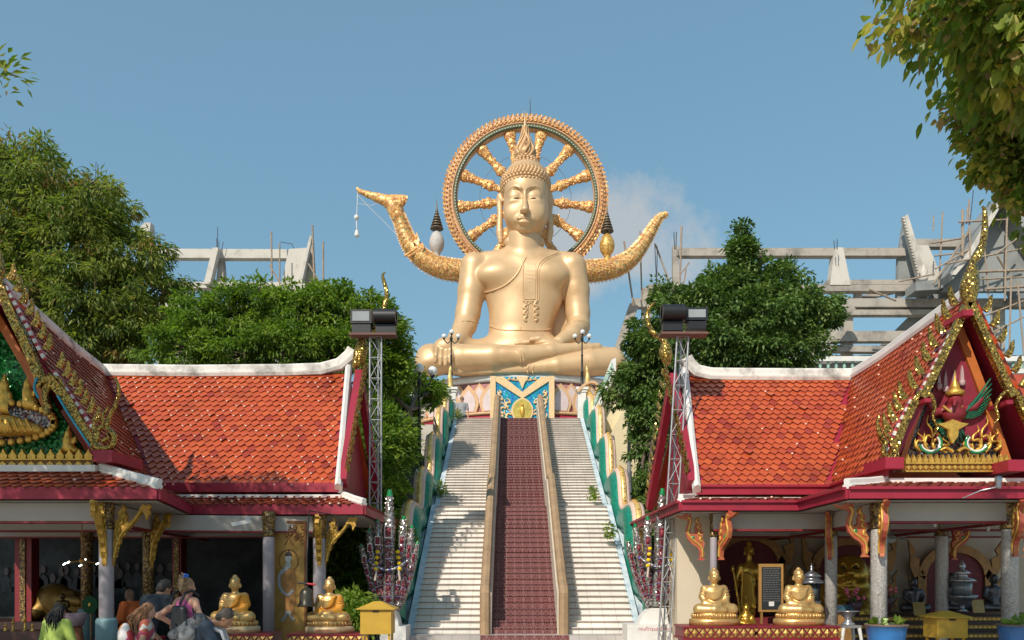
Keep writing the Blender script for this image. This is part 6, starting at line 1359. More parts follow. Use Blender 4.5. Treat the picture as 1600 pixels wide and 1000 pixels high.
# long altar with striped gold bands
al = thing('altar', 'dark altar with gold patterned stripes along the back of the right pavilion', 'altar', (9.2, 16.2, .12))
m = MB(); m.box(6.6, 12.0, 15.9, 17.6, .12, .86); m.box(6.5, 12.1, 15.75, 17.6, .12, .55); m.build('body', mat('altar_brown', (.05, .025, .015), .5), al)
for z in (.30, .47, .64, .80):
    y_ = 15.74 if z < .55 else 15.89; m = MB(); m.box(6.5, 12.1, y_-.02, y_, z-.035, z+.035)
    for i in range(60): m.add([(6.55+i*.092, y_-.024, z), (6.59+i*.092, y_-.03, z+.03), (6.63+i*.092, y_-.024, z), (6.59+i*.092, y_-.03, z-.03)], [(0, 1, 2, 3)], 1)
    m.build('gold_band', [mat('altar_gold_band', (.30, .16, .04), .4, .4) if z == .30 else bpy.data.materials['altar_gold_band'], GLEAF], al)
m = MB(); m.box(3.95, 6.45, 16.6, 17.9, .12, .78); ob = thing('altar', 'low maroon altar under the standing golden statue', 'altar', (5.2, 17.2, .12)); m.build('body', MAROON, ob)
# red and gold front ledges
BORD = mat('ledge_maroon', (.20, .01, .02), .4, var=.2)
def ledge(x0, x1, y0, dpt, zt, lab, legs=True):
    t = thing('offering_ledge', lab, 'ledge', ((x0+x1)/2, y0+dpt/2, 0), 'red and gold ledges carrying the statues'); m = MB(); m.box(x0, x1, y0, y0+dpt, zt-.03, zt); m.box(x0+.02, x1-.02, y0+.02, y0+dpt-.02, zt-.20, zt-.031); m.box(x0, x1, y0, y0+dpt, zt-.235, zt-.201); m.build('top', BORD, t)
    g = MB(); n = int((x1-x0)/.13); w_ = (x1-x0)/n; zc = zt-.116
    for i in range(n):
        c = x0+(i+.5)*w_; g.add([(c-w_*.36, y0+.012, zc), (c, y0+.012, zc+.075), (c+w_*.36, y0+.012, zc), (c, y0+.012, zc-.075), (c, y0-.02, zc)], [(0, 1, 4), (1, 2, 4), (2, 3, 4), (3, 0, 4)])
        for s_ in (-1, 1): c2 = c+w_*.5; g.add([(c2-.04, y0+.012, zc+s_*.075), (c2+.04, y0+.012, zc+s_*.075), (c2, y0-.005, zc+s_*.02)], [(0, 1, 2)])
    g.build('gilded_diamonds', bpy.data.materials.get('ledge_gold') or mat('ledge_gold', (.42, .26, .06), .45, .4, var=.3, vs=20), t)
    m = MB(); m.box(x0+.06, x1-.06, y0+.06, y0+dpt-.06, 0, zt-.236); m.build('base', [BORD], t)
    g = MB(); k = int((x1-x0)/.06)
    for zz in (zt-.31, zt-.5):
        for i in range(k): c = x0+.08+i*.0575; g.add([(c-.02, y0+.055, zz), (c, y0+.05, zz+.028), (c+.02, y0+.055, zz), (c, y0+.05, zz-.028)], [(0, 1, 2, 3)])
    g.build('lower_pattern', GLEAF, t); return t
zr = W(0, 978, 13.35).z
xa = W(1066, 0, 13.3).x; xm_ = W(1181, 0, 13.3).x; xb = W(1311, 0, 13.3).x
ledge(xa, xm_-.006, 13.25, .75, zr, 'red and gold diamond patterned ledge under the seated statue next to the stairs'); ledge(xm_+.006, xb, 13.25, .75, zr, 'red and gold diamond patterned ledge left of the silver bowl')
zl_ = W(0, 990, 13.35).z
ledge(W(448, 0, 13.3).x, W(562, 0, 13.3).x, 13.25, .75, zl_, 'red and gold diamond patterned ledge beside the yellow box'); ledge(W(350, 0, 13.3).x, W(424, 0, 13.3).x, 13.25, .75, zl_-.0, 'red and gold diamond patterned ledge in front of the backpacker')
# seated golden monks
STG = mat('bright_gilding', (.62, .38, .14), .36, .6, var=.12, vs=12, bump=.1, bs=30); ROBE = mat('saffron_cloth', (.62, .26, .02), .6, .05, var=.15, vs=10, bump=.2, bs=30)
LTRS = mat('red_base_letters', (.45, .10, .05), .6)
def seated(loc, lab, robe=False, rz=0, s=1.0):
    t = thing('seated_statue', lab, 'statue', tuple(loc), 'golden seated statues at the pavilion fronts'); o = V(loc); P = lambda x, y, z: (o.x+x*s, o.y+y*s, o.z+z*s)
    q = SDF(P(-.40, -.34, .18), P(.40, .28, 1.04), .0115*s); k = s
    q.chain([P(-.10, -.02, .26), P(-.28, -.10, .27), P(-.05, -.22, .275), P(.12, -.22, .265)], [.11*k, .10*k, .075*k, .055*k], .03); q.chain([P(.10, -.02, .26), P(.28, -.10, .27), P(.06, -.17, .25)], [.11*k, .10*k, .07*k], .03)
    q.ell(P(0, 0, .32), (.19*k, .14*k, .14*k), .05); q.ell(P(0, .01, .48), (.175*k, .12*k, .18*k), .05); q.ell(P(0, .01, .59), (.195*k, .105*k, .11*k), .05)
    for sx in (-1, 1):
        q.chain([P(sx*.165, .01, .625), P(sx*.20, -.0, .49), P(sx*.185, -.09, .385), P(sx*.05, -.20, .36)], [.070*k, .062*k, .05*k, .036*k], .035)
        q.chain([P(sx*.09, .01, .835), P(sx*.093, .01, .79)], [.016*k, .020*k], .01)
    q.ell(P(0, -.215, .355), (.085*k, .045*k, .028*k), .02); q.cap(P(0, .01, .66), P(0, -.0, .76), .055*k, .05*k, .03)
    q.ell(P(0, -.005, .84), (.085*k, .095*k, .115*k), .02); q.ell(P(0, -.02, .79), (.062*k, .07*k, .06*k), .03); q.ell(P(0, .01, .905), (.082*k, .085*k, .06*k), .02); q.ell(P(0, .015, .965), (.042*k, .042*k, .038*k), .015)
    q.chain([P(0, -.092, .85), P(0, -.112, .815)], [.011*k, .020*k], .010); q.ell(P(0, -.092, .782), (.030*k, .012*k, .010*k), .008)
    for sx in (-1, 1): q.ell(P(sx*.034, -.094, .842), (.022*k, .010*k, .009*k), .006); q.ell(P(sx*.034, -.105, .856), (.024*k, .014*k, .012*k), .008, sub=True); q.chain([P(sx*.012, -.098, .868), P(sx*.036, -.097, .876), P(sx*.06, -.082, .866)], [.005, .007, .004], .006)
    for i in range(9):                    # robe folds sweeping from the left shoulder
        u = i/8; pts = [P(.13-.02*u, -.085-.0*u, .66-.03*u), P(.06, -.125, .60-.10*u), P(-.04, -.13, .575-.13*u), P(-.13-.03*(1-u), -.09, .60-.11*u)]; P_ = spline(pts, 4)
        q.chain([tuple(p) for p in P_], [.015*k]*len(P_), .006)
    for i in range(7): x = -.09+.03*i; q.cap(P(x, -.225, .31), P(x*2.1, -.20-.03*(1-abs(x)*6), .225), .010*k, .012*k, .012)
    for sx in (-1, 1):
        for i in range(4): q.cap(P(sx*(.13+.035*i), -.16, .34-.012*i), P(sx*(.10+.05*i), -.20, .24), .007*k, .007*k, .01); 
        for i in range(4): a = P(sx*.245, -.06, .60-.05*i); b = P(sx*.17, -.09, .565-.05*i); q.cap(a, b, .008*k, .008*k, .012)
    q.clip(2, o.z+.20*s)
    def mf(c):
        z = (c[:, 2]-o.z)/s; x = (c[:, 0]-o.x)/s; y = (c[:, 1]-o.y)/s
        return ((z > .36) & (z < .66-.5*np.maximum(0, -x-.0)) & (z < .70) & (((x > .03+.5*(z-.55))) | (z < .45)) & (y > -.20)).astype(int)
    q.build('figure', [STG, ROBE], t, mfn=mf if robe else None)
    b = MB(); b.lathe(V(loc), [(.40*s, 0), (.40*s, .10*s), (.375*s, .115*s), (.35*s, .125*s)], 32, 0, sx=1.08, sy=.80); b.build('plinth', STG if not robe else mat('pale_gold_plinth', (.55, .40, .22), .5, .2), t)
    b = MB(); b.lathe(V(loc), [(.345*s, .126*s), (.345*s, .20*s), (.33*s, .215*s), (.3*s, .215*s)], 32, 0, sx=1.08, sy=.80)
    for i in range(34):
        a = 2*PI*i/34; c = V(loc)+V((math.cos(a)*.375*s, math.sin(a)*.28*s, .165*s)); b.ell(c, (.026*s, .026*s, .042*s), 6)
    b.build('lotus_base', STG, t)
    l = MB(); r = random.Random(int(o.x*100))
    for i in range(16):
        a = -PI/2+(i-7.5)*.055; c = V(loc)+V((math.cos(a)*.434*s, math.sin(a)*.322*s-.002, .055*s)); hh = r.uniform(.022, .036)*s; tg = V((-math.sin(a), math.cos(a)*.8, 0)).normalized()
        l.beam(c-V((0, 0, hh/2)), c+V((0, 0, hh/2)), .006*s, .006*s); 
        if r.random() < .7: l.beam(c+V((0, 0, hh/2)), c+V((0, 0, hh/2))+tg*.018*s, .006*s, .006*s)
        if r.random() < .4: l.beam(c-V((0, 0, hh/2)), c-V((0, 0, hh/2))+tg*.016*s, .006*s, .006*s)
    l.build('lettering', LTRS, t); return t
Ys = 13.62
def sl(px, z): return (W(px, 0, Ys).x, Ys, z)
seated(sl(1116, zr), 'bright golden seated Buddha statue on the ledge nearest the stairs, right side')
seated(sl(1248, zr), 'bright golden seated Buddha statue on the ledge before the menu board and lantern')
seated(sl(515, zl_), 'golden seated Buddha statue in an orange robe under the bronze bell', True, s=.97)
seated(sl(367, zl_), 'golden seated Buddha statue in a dull orange robe behind the backpacker', True, s=1.0)
# standing gold statue
sg_ = thing('standing_statue', 'standing golden monk statue holding a staff inside the right pavilion', 'statue', tuple(W(1168, 976, 16.8)))
k = 16.8/FP; G2 = lambda x, y, d=0: W(x, y, 16.8+d)
q = SDF(G2(1138, 985, -.4), G2(1200, 842, .4), .018)
q.ell(G2(1170, 860), (.095, .11, .125), .03); q.ell(G2(1170, 850, .02), (.07, .08, .06), .03); q.cap(G2(1170, 868), G2(1170, 880), .06, .07, .03); q.ell(G2(1170, 893), (.22, .13, .20), .06); q.ell(G2(1169, 915), (.18, .13, .25), .06); q.ell(G2(1168, 938), (.20, .14, .28), .06); q.ell(G2(1168, 955), (.17, .13, .2), .05)
q.chain([G2(1157, 886), G2(1152, 904), G2(1150, 920, -.1)], [.07, .06, .045], .03); q.chain([G2(1183, 886), G2(1187, 904), G2(1188, 918, -.1), G2(1190, 930, -.12)], [.07, .055, .045, .04], .03)
for s_ in (-1, 1): q.chain([G2(1168+s_*6, 955), G2(1168+s_*7, 970)], [.075, .055], .03); q.ell(G2(1168+s_*8, 974, -.08), (.05, .12, .04), .02); q.cap(G2(1170+s_*6.5, 856), G2(1170+s_*7, 866), .02, .024, .01)
for i in range(8): q.cap(G2(1160+i*2, 892+i, -.14), G2(1158+i*3.2, 950, -.15), .014, .018, .02)
q.ell(G2(1170, 862, -.11), (.02, .03, .03), .01); q.build('figure', GDARK, sg_)
m = MB(); m.tube([G2(1146, 893, -.25), G2(1160, 980, -.25)], .022, 6); m.ell(G2(1145, 889, -.25), (.04, .04, .09), 8); m.build('staff', GDARK, sg_)
kn = thing('kneeling_statue', 'small dark gold kneeling statue at the feet of the standing monk statue', 'statue', tuple(G2(1166, 985, -.6)))
q = SDF(G2(1142, 992, -.9), G2(1192, 938, -.2), .016); q.ell(G2(1166, 978, -.55), (.24, .2, .14), .05); q.ell(G2(1166, 966, -.5), (.13, .11, .16), .04); q.ell(G2(1166, 951, -.5), (.07, .07, .09), .02); q.cap(G2(1166, 946, -.5), G2(1166, 941, -.5), .035, .015, .02); q.chain([G2(1157, 963, -.55), G2(1154, 972, -.65), G2(1164, 974, -.7)], [.04, .035, .03], .02); q.chain([G2(1175, 963, -.55), G2(1178, 972, -.65), G2(1168, 974, -.7)], [.04, .035, .03], .02); q.build('figure', GDARK, kn)
# laughing golden statue
lb = thing('laughing_statue', 'big laughing bald golden statue with a round belly between the right pavilion columns', 'statue', tuple(W(1325, 985, 17.2)))
G3 = lambda x, y, d=0: W(x, y, 17.2+d); q = SDF(G3(1268, 990, -1.0), G3(1382, 858, .8), .026)
q.ell(G3(1327, 892, -.1), (.37, .36, .36), .08); q.ell(G3(1327, 900, -.2), (.40, .30, .24), .12); q.ell(G3(1325, 932, 0), (.62, .48, .42), .15); q.ell(G3(1325, 958, -.2), (.60, .62, .42), .15); q.ell(G3(1325, 978, -.1), (.80, .6, .26), .15)
for s_ in (-1, 1):
    q.ell(G3(1325+s_*19, 930, -.32), (.24, .14, .13), .06); q.chain([G3(1325+s_*38, 922), G3(1325+s_*46, 945, -.1), G3(1325+s_*34, 962, -.5)], [.19, .17, .12], .08); q.ell(G3(1327+s_*27, 895, 0), (.07, .1, .2), .04)
    q.ell(G3(1327+s_*9.5, 887, -.43), (.075, .05, .035), .03, sub=True); q.ell(G3(1327+s_*14, 900, -.38), (.12, .1, .1), .06); q.chain([G3(1327+s_*5, 883, -.44), G3(1327+s_*10, 880, -.43), G3(1327+s_*15, 883, -.4)], [.02, .028, .015], .02)
q.ell(G3(1327, 895, -.5), (.085, .08, .065), .04); q.chain([G3(1316, 903, -.44), G3(1327, 909, -.5), G3(1338, 903, -.44)], [.018, .035, .018], .02, sub=True); q.ell(G3(1327, 915, -.38), (.14, .1, .06), .05)
lo = q.build('body', GDARK, lb); m = MB()
for s_ in (-1, 1): m.ell(G3(1327+s_*9.5, 887, -.42), (.05, .03, .03), 8)
m.build('eye', BLACK, lo)
# menu board
mb_ = thing('notice_board', 'dark notice board in a gold frame with faint rows of writing between two statues', 'board', tuple(W(1205, 960, 15.6)))
f = PX(15.6); m = MB(); m.prism([(1186, 956), (1224, 956), (1224, 881), (1186, 881)], f, 0, .06); m.build('frame', mat('board_gold_frame', (.42, .22, .06), .5, .2), mb_); m = MB(); m.prism([(1190, 952), (1220, 952), (1220, 886), (1190, 886)], f, -.012, -.001); m.build('panel', mat('board_dark_panel', (.025, .028, .03), .4), mb_)
m = MB(); r = random.Random(5)
for i in range(15):
    x = 1192
    while x < 1216: l_ = r.uniform(2, 5); m.prism([(x, 889+i*3.6), (x+l_, 889+i*3.6), (x+l_, 888+i*3.6), (x, 888+i*3.6)], f, -.016, -.013); x += l_+1.1
m.build('writing', mat('board_writing', (.16, .15, .14), .7), mb_); m = MB(); m.prism([(1201, 947), (1209, 947), (1209, 940), (1201, 940)], f, -.022, -.013); m.build('paper_slip', WHITE, mb_)
m = MB(); 
for x in (1190, 1219): p = W(x, 956, 15.62); m.box(p.x-.02, p.x+.02, 15.61, 15.65, .12, p.z)
m.build('leg', BRGOLD, mb_)
DSIL = mat('tarnished_silver', (.25, .25, .26), .3, .8, var=.3, vs=10)
def lathe_t(nm, lab, cat, px, py, Y, prof, mt, grp=None, pn_='body', sx=1, sy=1):
    p = W(px, py, Y); t = thing(nm, lab, cat, tuple(p), grp); m = MB(); m.lathe(p, prof, 18, sx=sx, sy=sy); m.build(pn_, mt, t); return t, p
t_, p = lathe_t('lantern', 'black and silver glass lantern standing behind a golden seated statue', 'lantern', 1268, 962, 14.7, [(.10, 0), (.03, .08), (.03, .16), (.16, .22), (.17, .26), (.12, .28)], DSIL)
m = MB(); 
for i in range(6): a = PI/3*i; m.tube([p+V((math.cos(a)*.14, math.sin(a)*.14, .27)), p+V((math.cos(a)*.16, math.sin(a)*.16, .62))], .012, 5)
m.build('frame', BLACK, t_); m = MB(); m.lathe(p, [(.24, .60), (.20, .66), (.15, .68), (.15, .72), (.19, .73), (.10, .80), (.03, .84), (.03, .9), (.005, .98)], 12); m.build('roof', DSIL, t_); m = MB(); m.lathe(p, [(.125, .28), (.145, .6)], 6); m.build('glass', mat('smoky_glass', (.08, .09, .09), .08, coat=1), t_)
t_, p = lathe_t('offering_bowl', 'polished silver footed bowl on a small white table in front of the laughing statue', 'bowl', 1325, 976, 14.2, [(.12, 0), (.12, .02), (.06, .06), (.06, .12), (.12, .17), (.15, .22), (.20, .235), (.205, .25), (.15, .25)], SILV)
tb = thing('small_table', 'small white table with curved legs under the silver bowl', 'table', (p.x, p.y, 0)); m = MB(); m.box(p.x-.17, p.x+.17, p.y-.17, p.y+.17, p.z-.05, p.z-.003); m.build('tabletop', SILV, tb)
for sx in (-1, 1):
    for sy in (-1, 1): m = MB(); m.tube([V((p.x+sx*.14, p.y+sy*.14, p.z-.05)), V((p.x+sx*.17, p.y+sy*.16, p.z-.25)), V((p.x+sx*.13, p.y+sy*.13, 0))], [.035, .03, .02], 8); m.build('leg', WHITE, tb)
PINKF = mat('pink_blossom', (.65, .14, .20), .7, var=.2, vs=20); DKPOT = mat('dark_vase', (.06, .02, .03), .4)
for (px, py, Y, lab) in ((1335, 962, 15.4, 'pink flowers in a dark vase before the belly of the laughing statue'), (1384, 955, 15.6, 'pink flowers in a dark vase behind the thick front column')):
    p = W(px, py, Y); t_ = thing('flower_vase', lab, 'vase', tuple(p), 'vases of pink flowers'); m = MB(); m.lathe(p, [(.08, 0), (.13, .15), (.15, .26), (.08, .32)], 12); m.build('vase', DKPOT, t_); m = MB(); rr = random.Random(px)
    for i in range(16): m.ell(p+V((rr.uniform(-.2, .2), rr.uniform(-.1, .1), rr.uniform(.30, .52))), rr.uniform(.03, .05), 6)
    m.build('flowers', PINKF, t_); leaves('leaf_tuft', t_, [(tuple(p+V((0, 0, .34))), (.16, .12, .08))], 160, .07, .02, LM_FICUS, px, sub=(20, .05))
# silver grey seated monks and small things on the altar
GRM = mat('pewter_statue', (.10, .095, .10), .32, .6, var=.2, vs=8)
def monk(px, py, Y, s, lab, mt, nm='monk_statue', grp='grey seated monk statues on the altar', cat='statue', turn=1):
    o = W(px, py, Y); t = thing(nm, lab, cat, tuple(o), grp); P = lambda x, y, z: (o.x+x*s*turn, o.y+y*s, o.z+z*s); q = SDF(tuple(o+V((-.42*s, -.4*s, -.03))), tuple(o+V((.42*s, .32*s, .96*s))), .018*s)
    q.chain([P(-.1, 0, .08), P(-.29, -.1, .09), P(.0, -.24, .08)], [.11*s, .10*s, .07*s], .04); q.chain([P(.1, 0, .08), P(.29, -.1, .09), P(.05, -.2, .07)], [.11*s, .10*s, .07*s], .04)
    q.ell(P(0, 0, .2), (.19*s, .15*s, .16*s), .05); q.ell(P(0, 0, .38), (.16*s, .12*s, .2*s), .05); q.ell(P(0, .0, .5), (.2*s, .12*s, .1*s), .05)
    for sx in (-1, 1): q.chain([P(sx*.19, 0, .52), P(sx*.24, -.04, .36), P(sx*.14, -.18, .24)], [.065*s, .055*s, .045*s], .03); q.cap(P(sx*.095, 0, .74), P(sx*.095, 0, .69), .018*s, .022*s, .01)
    q.cap(P(0, 0, .56), P(0, -.01, .65), .06*s, .055*s, .03); q.ell(P(0, -.01, .74), (.09*s, .10*s, .12*s), .02); q.ell(P(0, -.11, .72), (.018*s, .03*s, .03*s), .015); q.ell(P(0, -.1, .68), (.035*s, .014*s, .012*s), .01)
    for sx in (-1, 1): q.ell(P(sx*.035, -.105, .755), (.022*s, .02*s, .012*s), .01, sub=True)
    for i in range(5): q.chain([P(.14, -.08, .54-.02*i), P(.0, -.135, .47-.06*i), P(-.14, -.09, .44-.05*i)], [.01*s]*3, .015)
    q.clip(2, o.z-.01); q.build('figure', mt, t); return t
monk(1427, 955, 16.3, .80, 'grey seated monk statue left of the gold mosaic inner column', GRM); monk(1487, 955, 16.6, .95, 'grey seated monk statue behind the silver lantern tower', GRM); monk(1553, 955, 16.3, .9, 'grey seated monk statue beside the rightmost front column', GRM)
t_, p = lathe_t('glass_lantern_tower', 'silver tiered lantern tower with glass sides standing behind the yellow box', 'lantern', 1503, 955, 15.2, [(.13, 0), (.04, .04), (.05, .14), (.24, .24), (.28, .30), (.22, .32)], DSIL)
m = MB(); m.lathe(p, [(.18, .32), (.18, .58)], 8); m.build('glass', mat('pale_lantern_glass', (.16, .17, .18), .1, coat=1), t_); m = MB()
m.lathe(p, [(.27, .58), (.18, .63), (.10, .65), (.10, .72), (.17, .73), (.07, .79), (.04, .8), (.07, .87), (.01, .98)], 8); m.build('roof', SILV, t_)
for (px, py, lab) in ((1437, 952, 'yellow placard leaning on the altar left of the inner column'), (1529, 948, 'yellow placard leaning on the altar right of the lantern tower')):
    p = W(px, py, 15.85); t_ = thing('placard', lab, 'placard', tuple(p), 'yellow placards on the altar'); m = MB(); m.add([(p.x-.13, p.y-.05, p.z-.12), (p.x+.10, p.y-.05, p.z-.12), (p.x+.13, p.y+.06, p.z+.14), (p.x-.11, p.y+.06, p.z+.14)]+[(p.x-.13, p.y-.03, p.z-.12), (p.x+.10, p.y-.03, p.z-.12), (p.x+.13, p.y+.08, p.z+.14), (p.x-.11, p.y+.08, p.z+.14)], [(0, 1, 2, 3), (7, 6, 5, 4), (0, 4, 5, 1), (1, 5, 6, 2), (2, 6, 7, 3), (3, 7, 4, 0)]); m.build('board', mat('yellow_placard', (.42, .30, .10), .6), t_)
# yellow donation boxes
YB = mat('ochre_yellow_paint', (.52, .30, .03), .5, var=.12, vs=4, c2=None, bump=.05)
def dbox(x0, x1, y0, y1, Y, lab):
    a = W(x0, y1, Y); b = W(x1, y0, Y); t = thing('donation_box', lab, 'donation box', ((a.x+b.x)/2, Y+.2, 0), 'yellow metal donation boxes'); w_ = b.x-a.x; zb = a.z; ze = W(0, y0+(y1-y0)*.22, Y).z; zt = b.z; cx = (a.x+b.x)/2; dd = .42
    m = MB(); m.box(a.x+.03, b.x-.03, Y, Y+dd, zb, ze-.012); m.build('body', YB, t)
    m = MB(); e = .035; q = [(a.x-e, Y-.05, ze), (b.x+e, Y-.05, ze), (b.x+e, Y+dd+.05, ze), (a.x-e, Y+dd+.05, ze), (cx-w_*.12, Y+dd*.5, zt), (cx+w_*.12, Y+dd*.5, zt)]
    m.add(q+[(p[0], p[1], p[2]-.012) for p in q[:4]], [(0, 1, 5, 4), (1, 2, 5), (2, 3, 4, 5), (3, 0, 4), (6, 9, 8, 7), (0, 6, 7, 1), (1, 7, 8, 2), (2, 8, 9, 3), (3, 9, 6, 0)]); m.build('hipped_lid', YB, t)
    m = MB(); m.box(cx-.05, cx+.05, Y-.012, Y-.001, ze-.055, ze-.03); m.build('coin_slot', BLACK, t)
    for sx in (a.x+.07, b.x-.07):
        for yy in (Y+.05, Y+dd-.05): m = MB(); m.box(sx-.018, sx+.018, yy-.018, yy+.018, 0, zb-.001); m.build('leg', YB, t)
dbox(560, 614, 940, 991, 12.9, 'yellow metal donation box with a hipped lid at the foot of the stairs'); dbox(1461, 1515, 955, 997, 12.6, 'dull yellow donation box in the shade before the inner altar of the right pavilion')
# blue pots
PB = mat('blue_glaze', (.02, .13, .34), .3, var=.25, vs=4, coat=.5)
for (px, lab) in ((1385, 'big blue glazed pot beside the thick mosaic column'), (1592, 'big blue glazed pot cut by the right edge of the picture')):
    p = W(px, 976, 11.9); t_ = thing('blue_pot', lab, 'pot', (p.x, p.y, .25), 'big blue glazed pots'); m = MB(); zt = p.z
    m.lathe(V((p.x, p.y, 0)), [(.17, .25), (.25, zt-.35), (.275, zt-.12), (.285, zt-.03), (.305, zt-.02), (.305, zt), (.27, zt), (.26, zt-.06), (.0, zt-.06)], 28); m.build('pot', PB, t_); m = MB(); m.lathe(V((p.x, p.y, 0)), [(.306, zt-.018), (.312, zt-.01), (.306, zt+.006), (.28, zt+.006)], 28); m.build('rim_band', mat('brown_rim', (.16, .10, .07), .5) if px == 1385 else bpy.data.materials['brown_rim'], t_)
    st_ = thing('pot_stand', lab.replace('big blue glazed pot', 'low concrete block under the blue pot'), 'block', (p.x, p.y, 0), 'blocks under the blue pots'); m = MB(); m.box(p.x-.24, p.x+.24, p.y-.24, p.y+.24, 0, .249); m.build('block', CONCL, st_)
    leaves('lotus_leaves', t_, [((p.x+.05, p.y, zt+.0), (.2, .18, .03))], 40, .12, .06, LM_BRIGHT, px, sub=(10, .05), droop=-.1)
    if px == 1385: m = MB(); m.lathe(V((p.x+.0-.06, p.y-.1, zt)), [(.03, -.05), (.055, .0), (.02, .06), (.04, .075), (.035, .10)], 8); m.build('lotus_bud', [mat('pale_green_bud', (.42, .52, .20), .6)], t_)
# hanging bulbs, ceiling fan and camera of the right pavilion
for i, (px, py, Y, wh_) in enumerate(((1410, 810, 13.6, 'first from the thick front column'), (1435, 815, 13.6, 'second from the thick front column'), (1461, 819, 13.6, 'left of the inner mosaic column'), (1537, 815, 13.6, 'left of the rightmost front column'), (1544, 826, 14.2, 'lowest, near the rightmost column'), (1353, 825, 14.6, 'before the laughing statue'))):
    p = W(px, py, Y); t_ = thing('hanging_bulb', 'small bare hanging bulb in the right pavilion, '+wh_, 'bulb', tuple(p), 'bare bulbs hanging in the right pavilion'); m = MB(); m.tube([p+V((0, 0, .02)), V((p.x, p.y, 2.88))], .006, 4); m.build('wire', BLACK, t_); m = MB(); m.lathe(p, [(.01, -.05), (.03, -.02), (.02, .03), (.018, .07)], 8); m.build('bulb', WHITE, t_)
def ceiling_fan(px, py, Y, lab):
    p = W(px, py, Y); t_ = thing('ceiling_fan', lab, 'fan', tuple(p), 'ceiling fans of the pavilions'); m = MB(); m.lathe(p, [(.05, -.08), (.11, -.04), (.11, .04), (.04, .08)], 12); m.tube([p, V((p.x, p.y, 2.88))], .015, 6); m.build('motor', CONCG, t_)
    for k in range(3):
        a = .5+2*PI*k/3; d = V((math.cos(a), math.sin(a), 0)); n_ = V((-d.y, d.x, .25)); m = MB(); m.add([p+d*.1-n_*.04, p+d*.1+n_*.04, p+d*.48+n_*.075, p+d*.48-n_*.075]+[q+V((0, 0, .01)) for q in (p+d*.1-n_*.04, p+d*.1+n_*.04, p+d*.48+n_*.075, p+d*.48-n_*.075)], [(0, 1, 2, 3), (7, 6, 5, 4), (0, 4, 5, 1), (1, 5, 6, 2), (2, 6, 7, 3), (3, 7, 4, 0)]); m.build('blade', CONCG, t_)
ceiling_fan(1390, 842, 14.6, 'grey ceiling fan behind the thick front column of the right pavilion'); ceiling_fan(46, 812, 14.4, 'grey ceiling fan under the soffit at the left edge of the picture')
p = W(1560, 752, 12.4); t_ = thing('eave_camera', 'small silver security camera with an arm fixed to the eave of the right pavilion', 'lamp', tuple(p)); m = MB(); m.lathe(p, [(.0, .09), (.05, .07), (.055, .0), (.03, -.05), (.045, -.07), (.03, -.12)], 12); m.build('head', SILV, t_); m = MB(); m.tube([p+V((-.02, 0, -.09)), p+V((-.25, .05, -.14)), p+V((-.42, .25, -.24))], .012, 6); m.build('arm', SILV, t_)  # security camera on a bent arm at the eave
p = W(272+110, 818, 15.2); t_ = thing('security_camera', 'white tube camera on the ceiling beam of the left pavilion', 'camera', tuple(p)); m = MB(); m.beam(p+V((-.22, -.1, -.03)), p+V((.10, .05, .05)), .09, .07); m.build('housing', WHITE, t_); m = MB(); m.tube([p+V((0, 0, .03)), p+V((.06, .1, .12)), p+V((.06, .3, .14))], .018, 6); m.build('mount', WHITE, t_)
m = MB(); m.prism([(1308, 958), (1335, 958), (1335, 945), (1308, 945)], PX(15.3), 0, .03); t_ = thing('small_poster', 'small blue and brown poster beside the silver bowl', 'poster', tuple(W(1321, 958, 15.3))); m.build('sheet', mosaic('poster_colours', [(.03, .10, .14), (.02, .05, .08), (.12, .12, .10)], 9, .6, 0, 0), t_)
m = MB(); m.box(W(1308, 0, 15.3).x, W(1336, 0, 15.3).x, 15.34, 15.5, .12, W(0, 945, 15.3).z); m.build('stand', BRGOLD, t_)
# ================= inside the left pavilion =================
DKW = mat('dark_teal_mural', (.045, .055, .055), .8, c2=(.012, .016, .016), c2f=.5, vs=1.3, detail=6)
t = tL
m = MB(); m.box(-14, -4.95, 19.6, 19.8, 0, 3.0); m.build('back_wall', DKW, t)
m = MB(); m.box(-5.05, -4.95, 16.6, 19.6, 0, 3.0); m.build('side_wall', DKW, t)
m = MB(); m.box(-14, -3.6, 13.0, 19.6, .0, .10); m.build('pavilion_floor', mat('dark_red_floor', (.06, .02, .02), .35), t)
m = MB(); r = random.Random(9)
for i in range(26):
    px = 10+i*12+r.uniform(-4, 4); 
    if 290 < px: continue
    y = r.uniform(885, 905); s = r.uniform(6, 8.5); f = PX(19.55)
    m.prism([(px+math.cos(a)*s*.62, y+math.sin(a)*s) for a in np.linspace(0, 2*PI, 12)[:-1]], f, 0, .02, 0); m.prism([(px-s*1.3, y+32), (px-s*1.1, y+14), (px-s*.3, y+8), (px+s*.3, y+8), (px+s*1.1, y+14), (px+s*1.3, y+32)], f, .01, .03, 1)
m.build('mural_figures', [mat('mural_faces', (.12, .10, .095), .8, var=.3, vs=9), mat('mural_robes', (.06, .065, .07), .8, var=.5, vs=3)], t)
for (px, w_) in ((36, 26), (276, 14)):
    m = MB(); a = W(px-w_/2, 0, 17.8).x; b = W(px+w_/2, 0, 17.8).x; m.box(a, b, 17.8, 18.1, .1, 2.9); m.build('inner_pillar', [DKRED], t); m = MB(); m.box((a+b)/2-.06, (a+b)/2+.06, 17.77, 17.799, .1, 2.9); m.build('pillar_ornament', COLD, t)
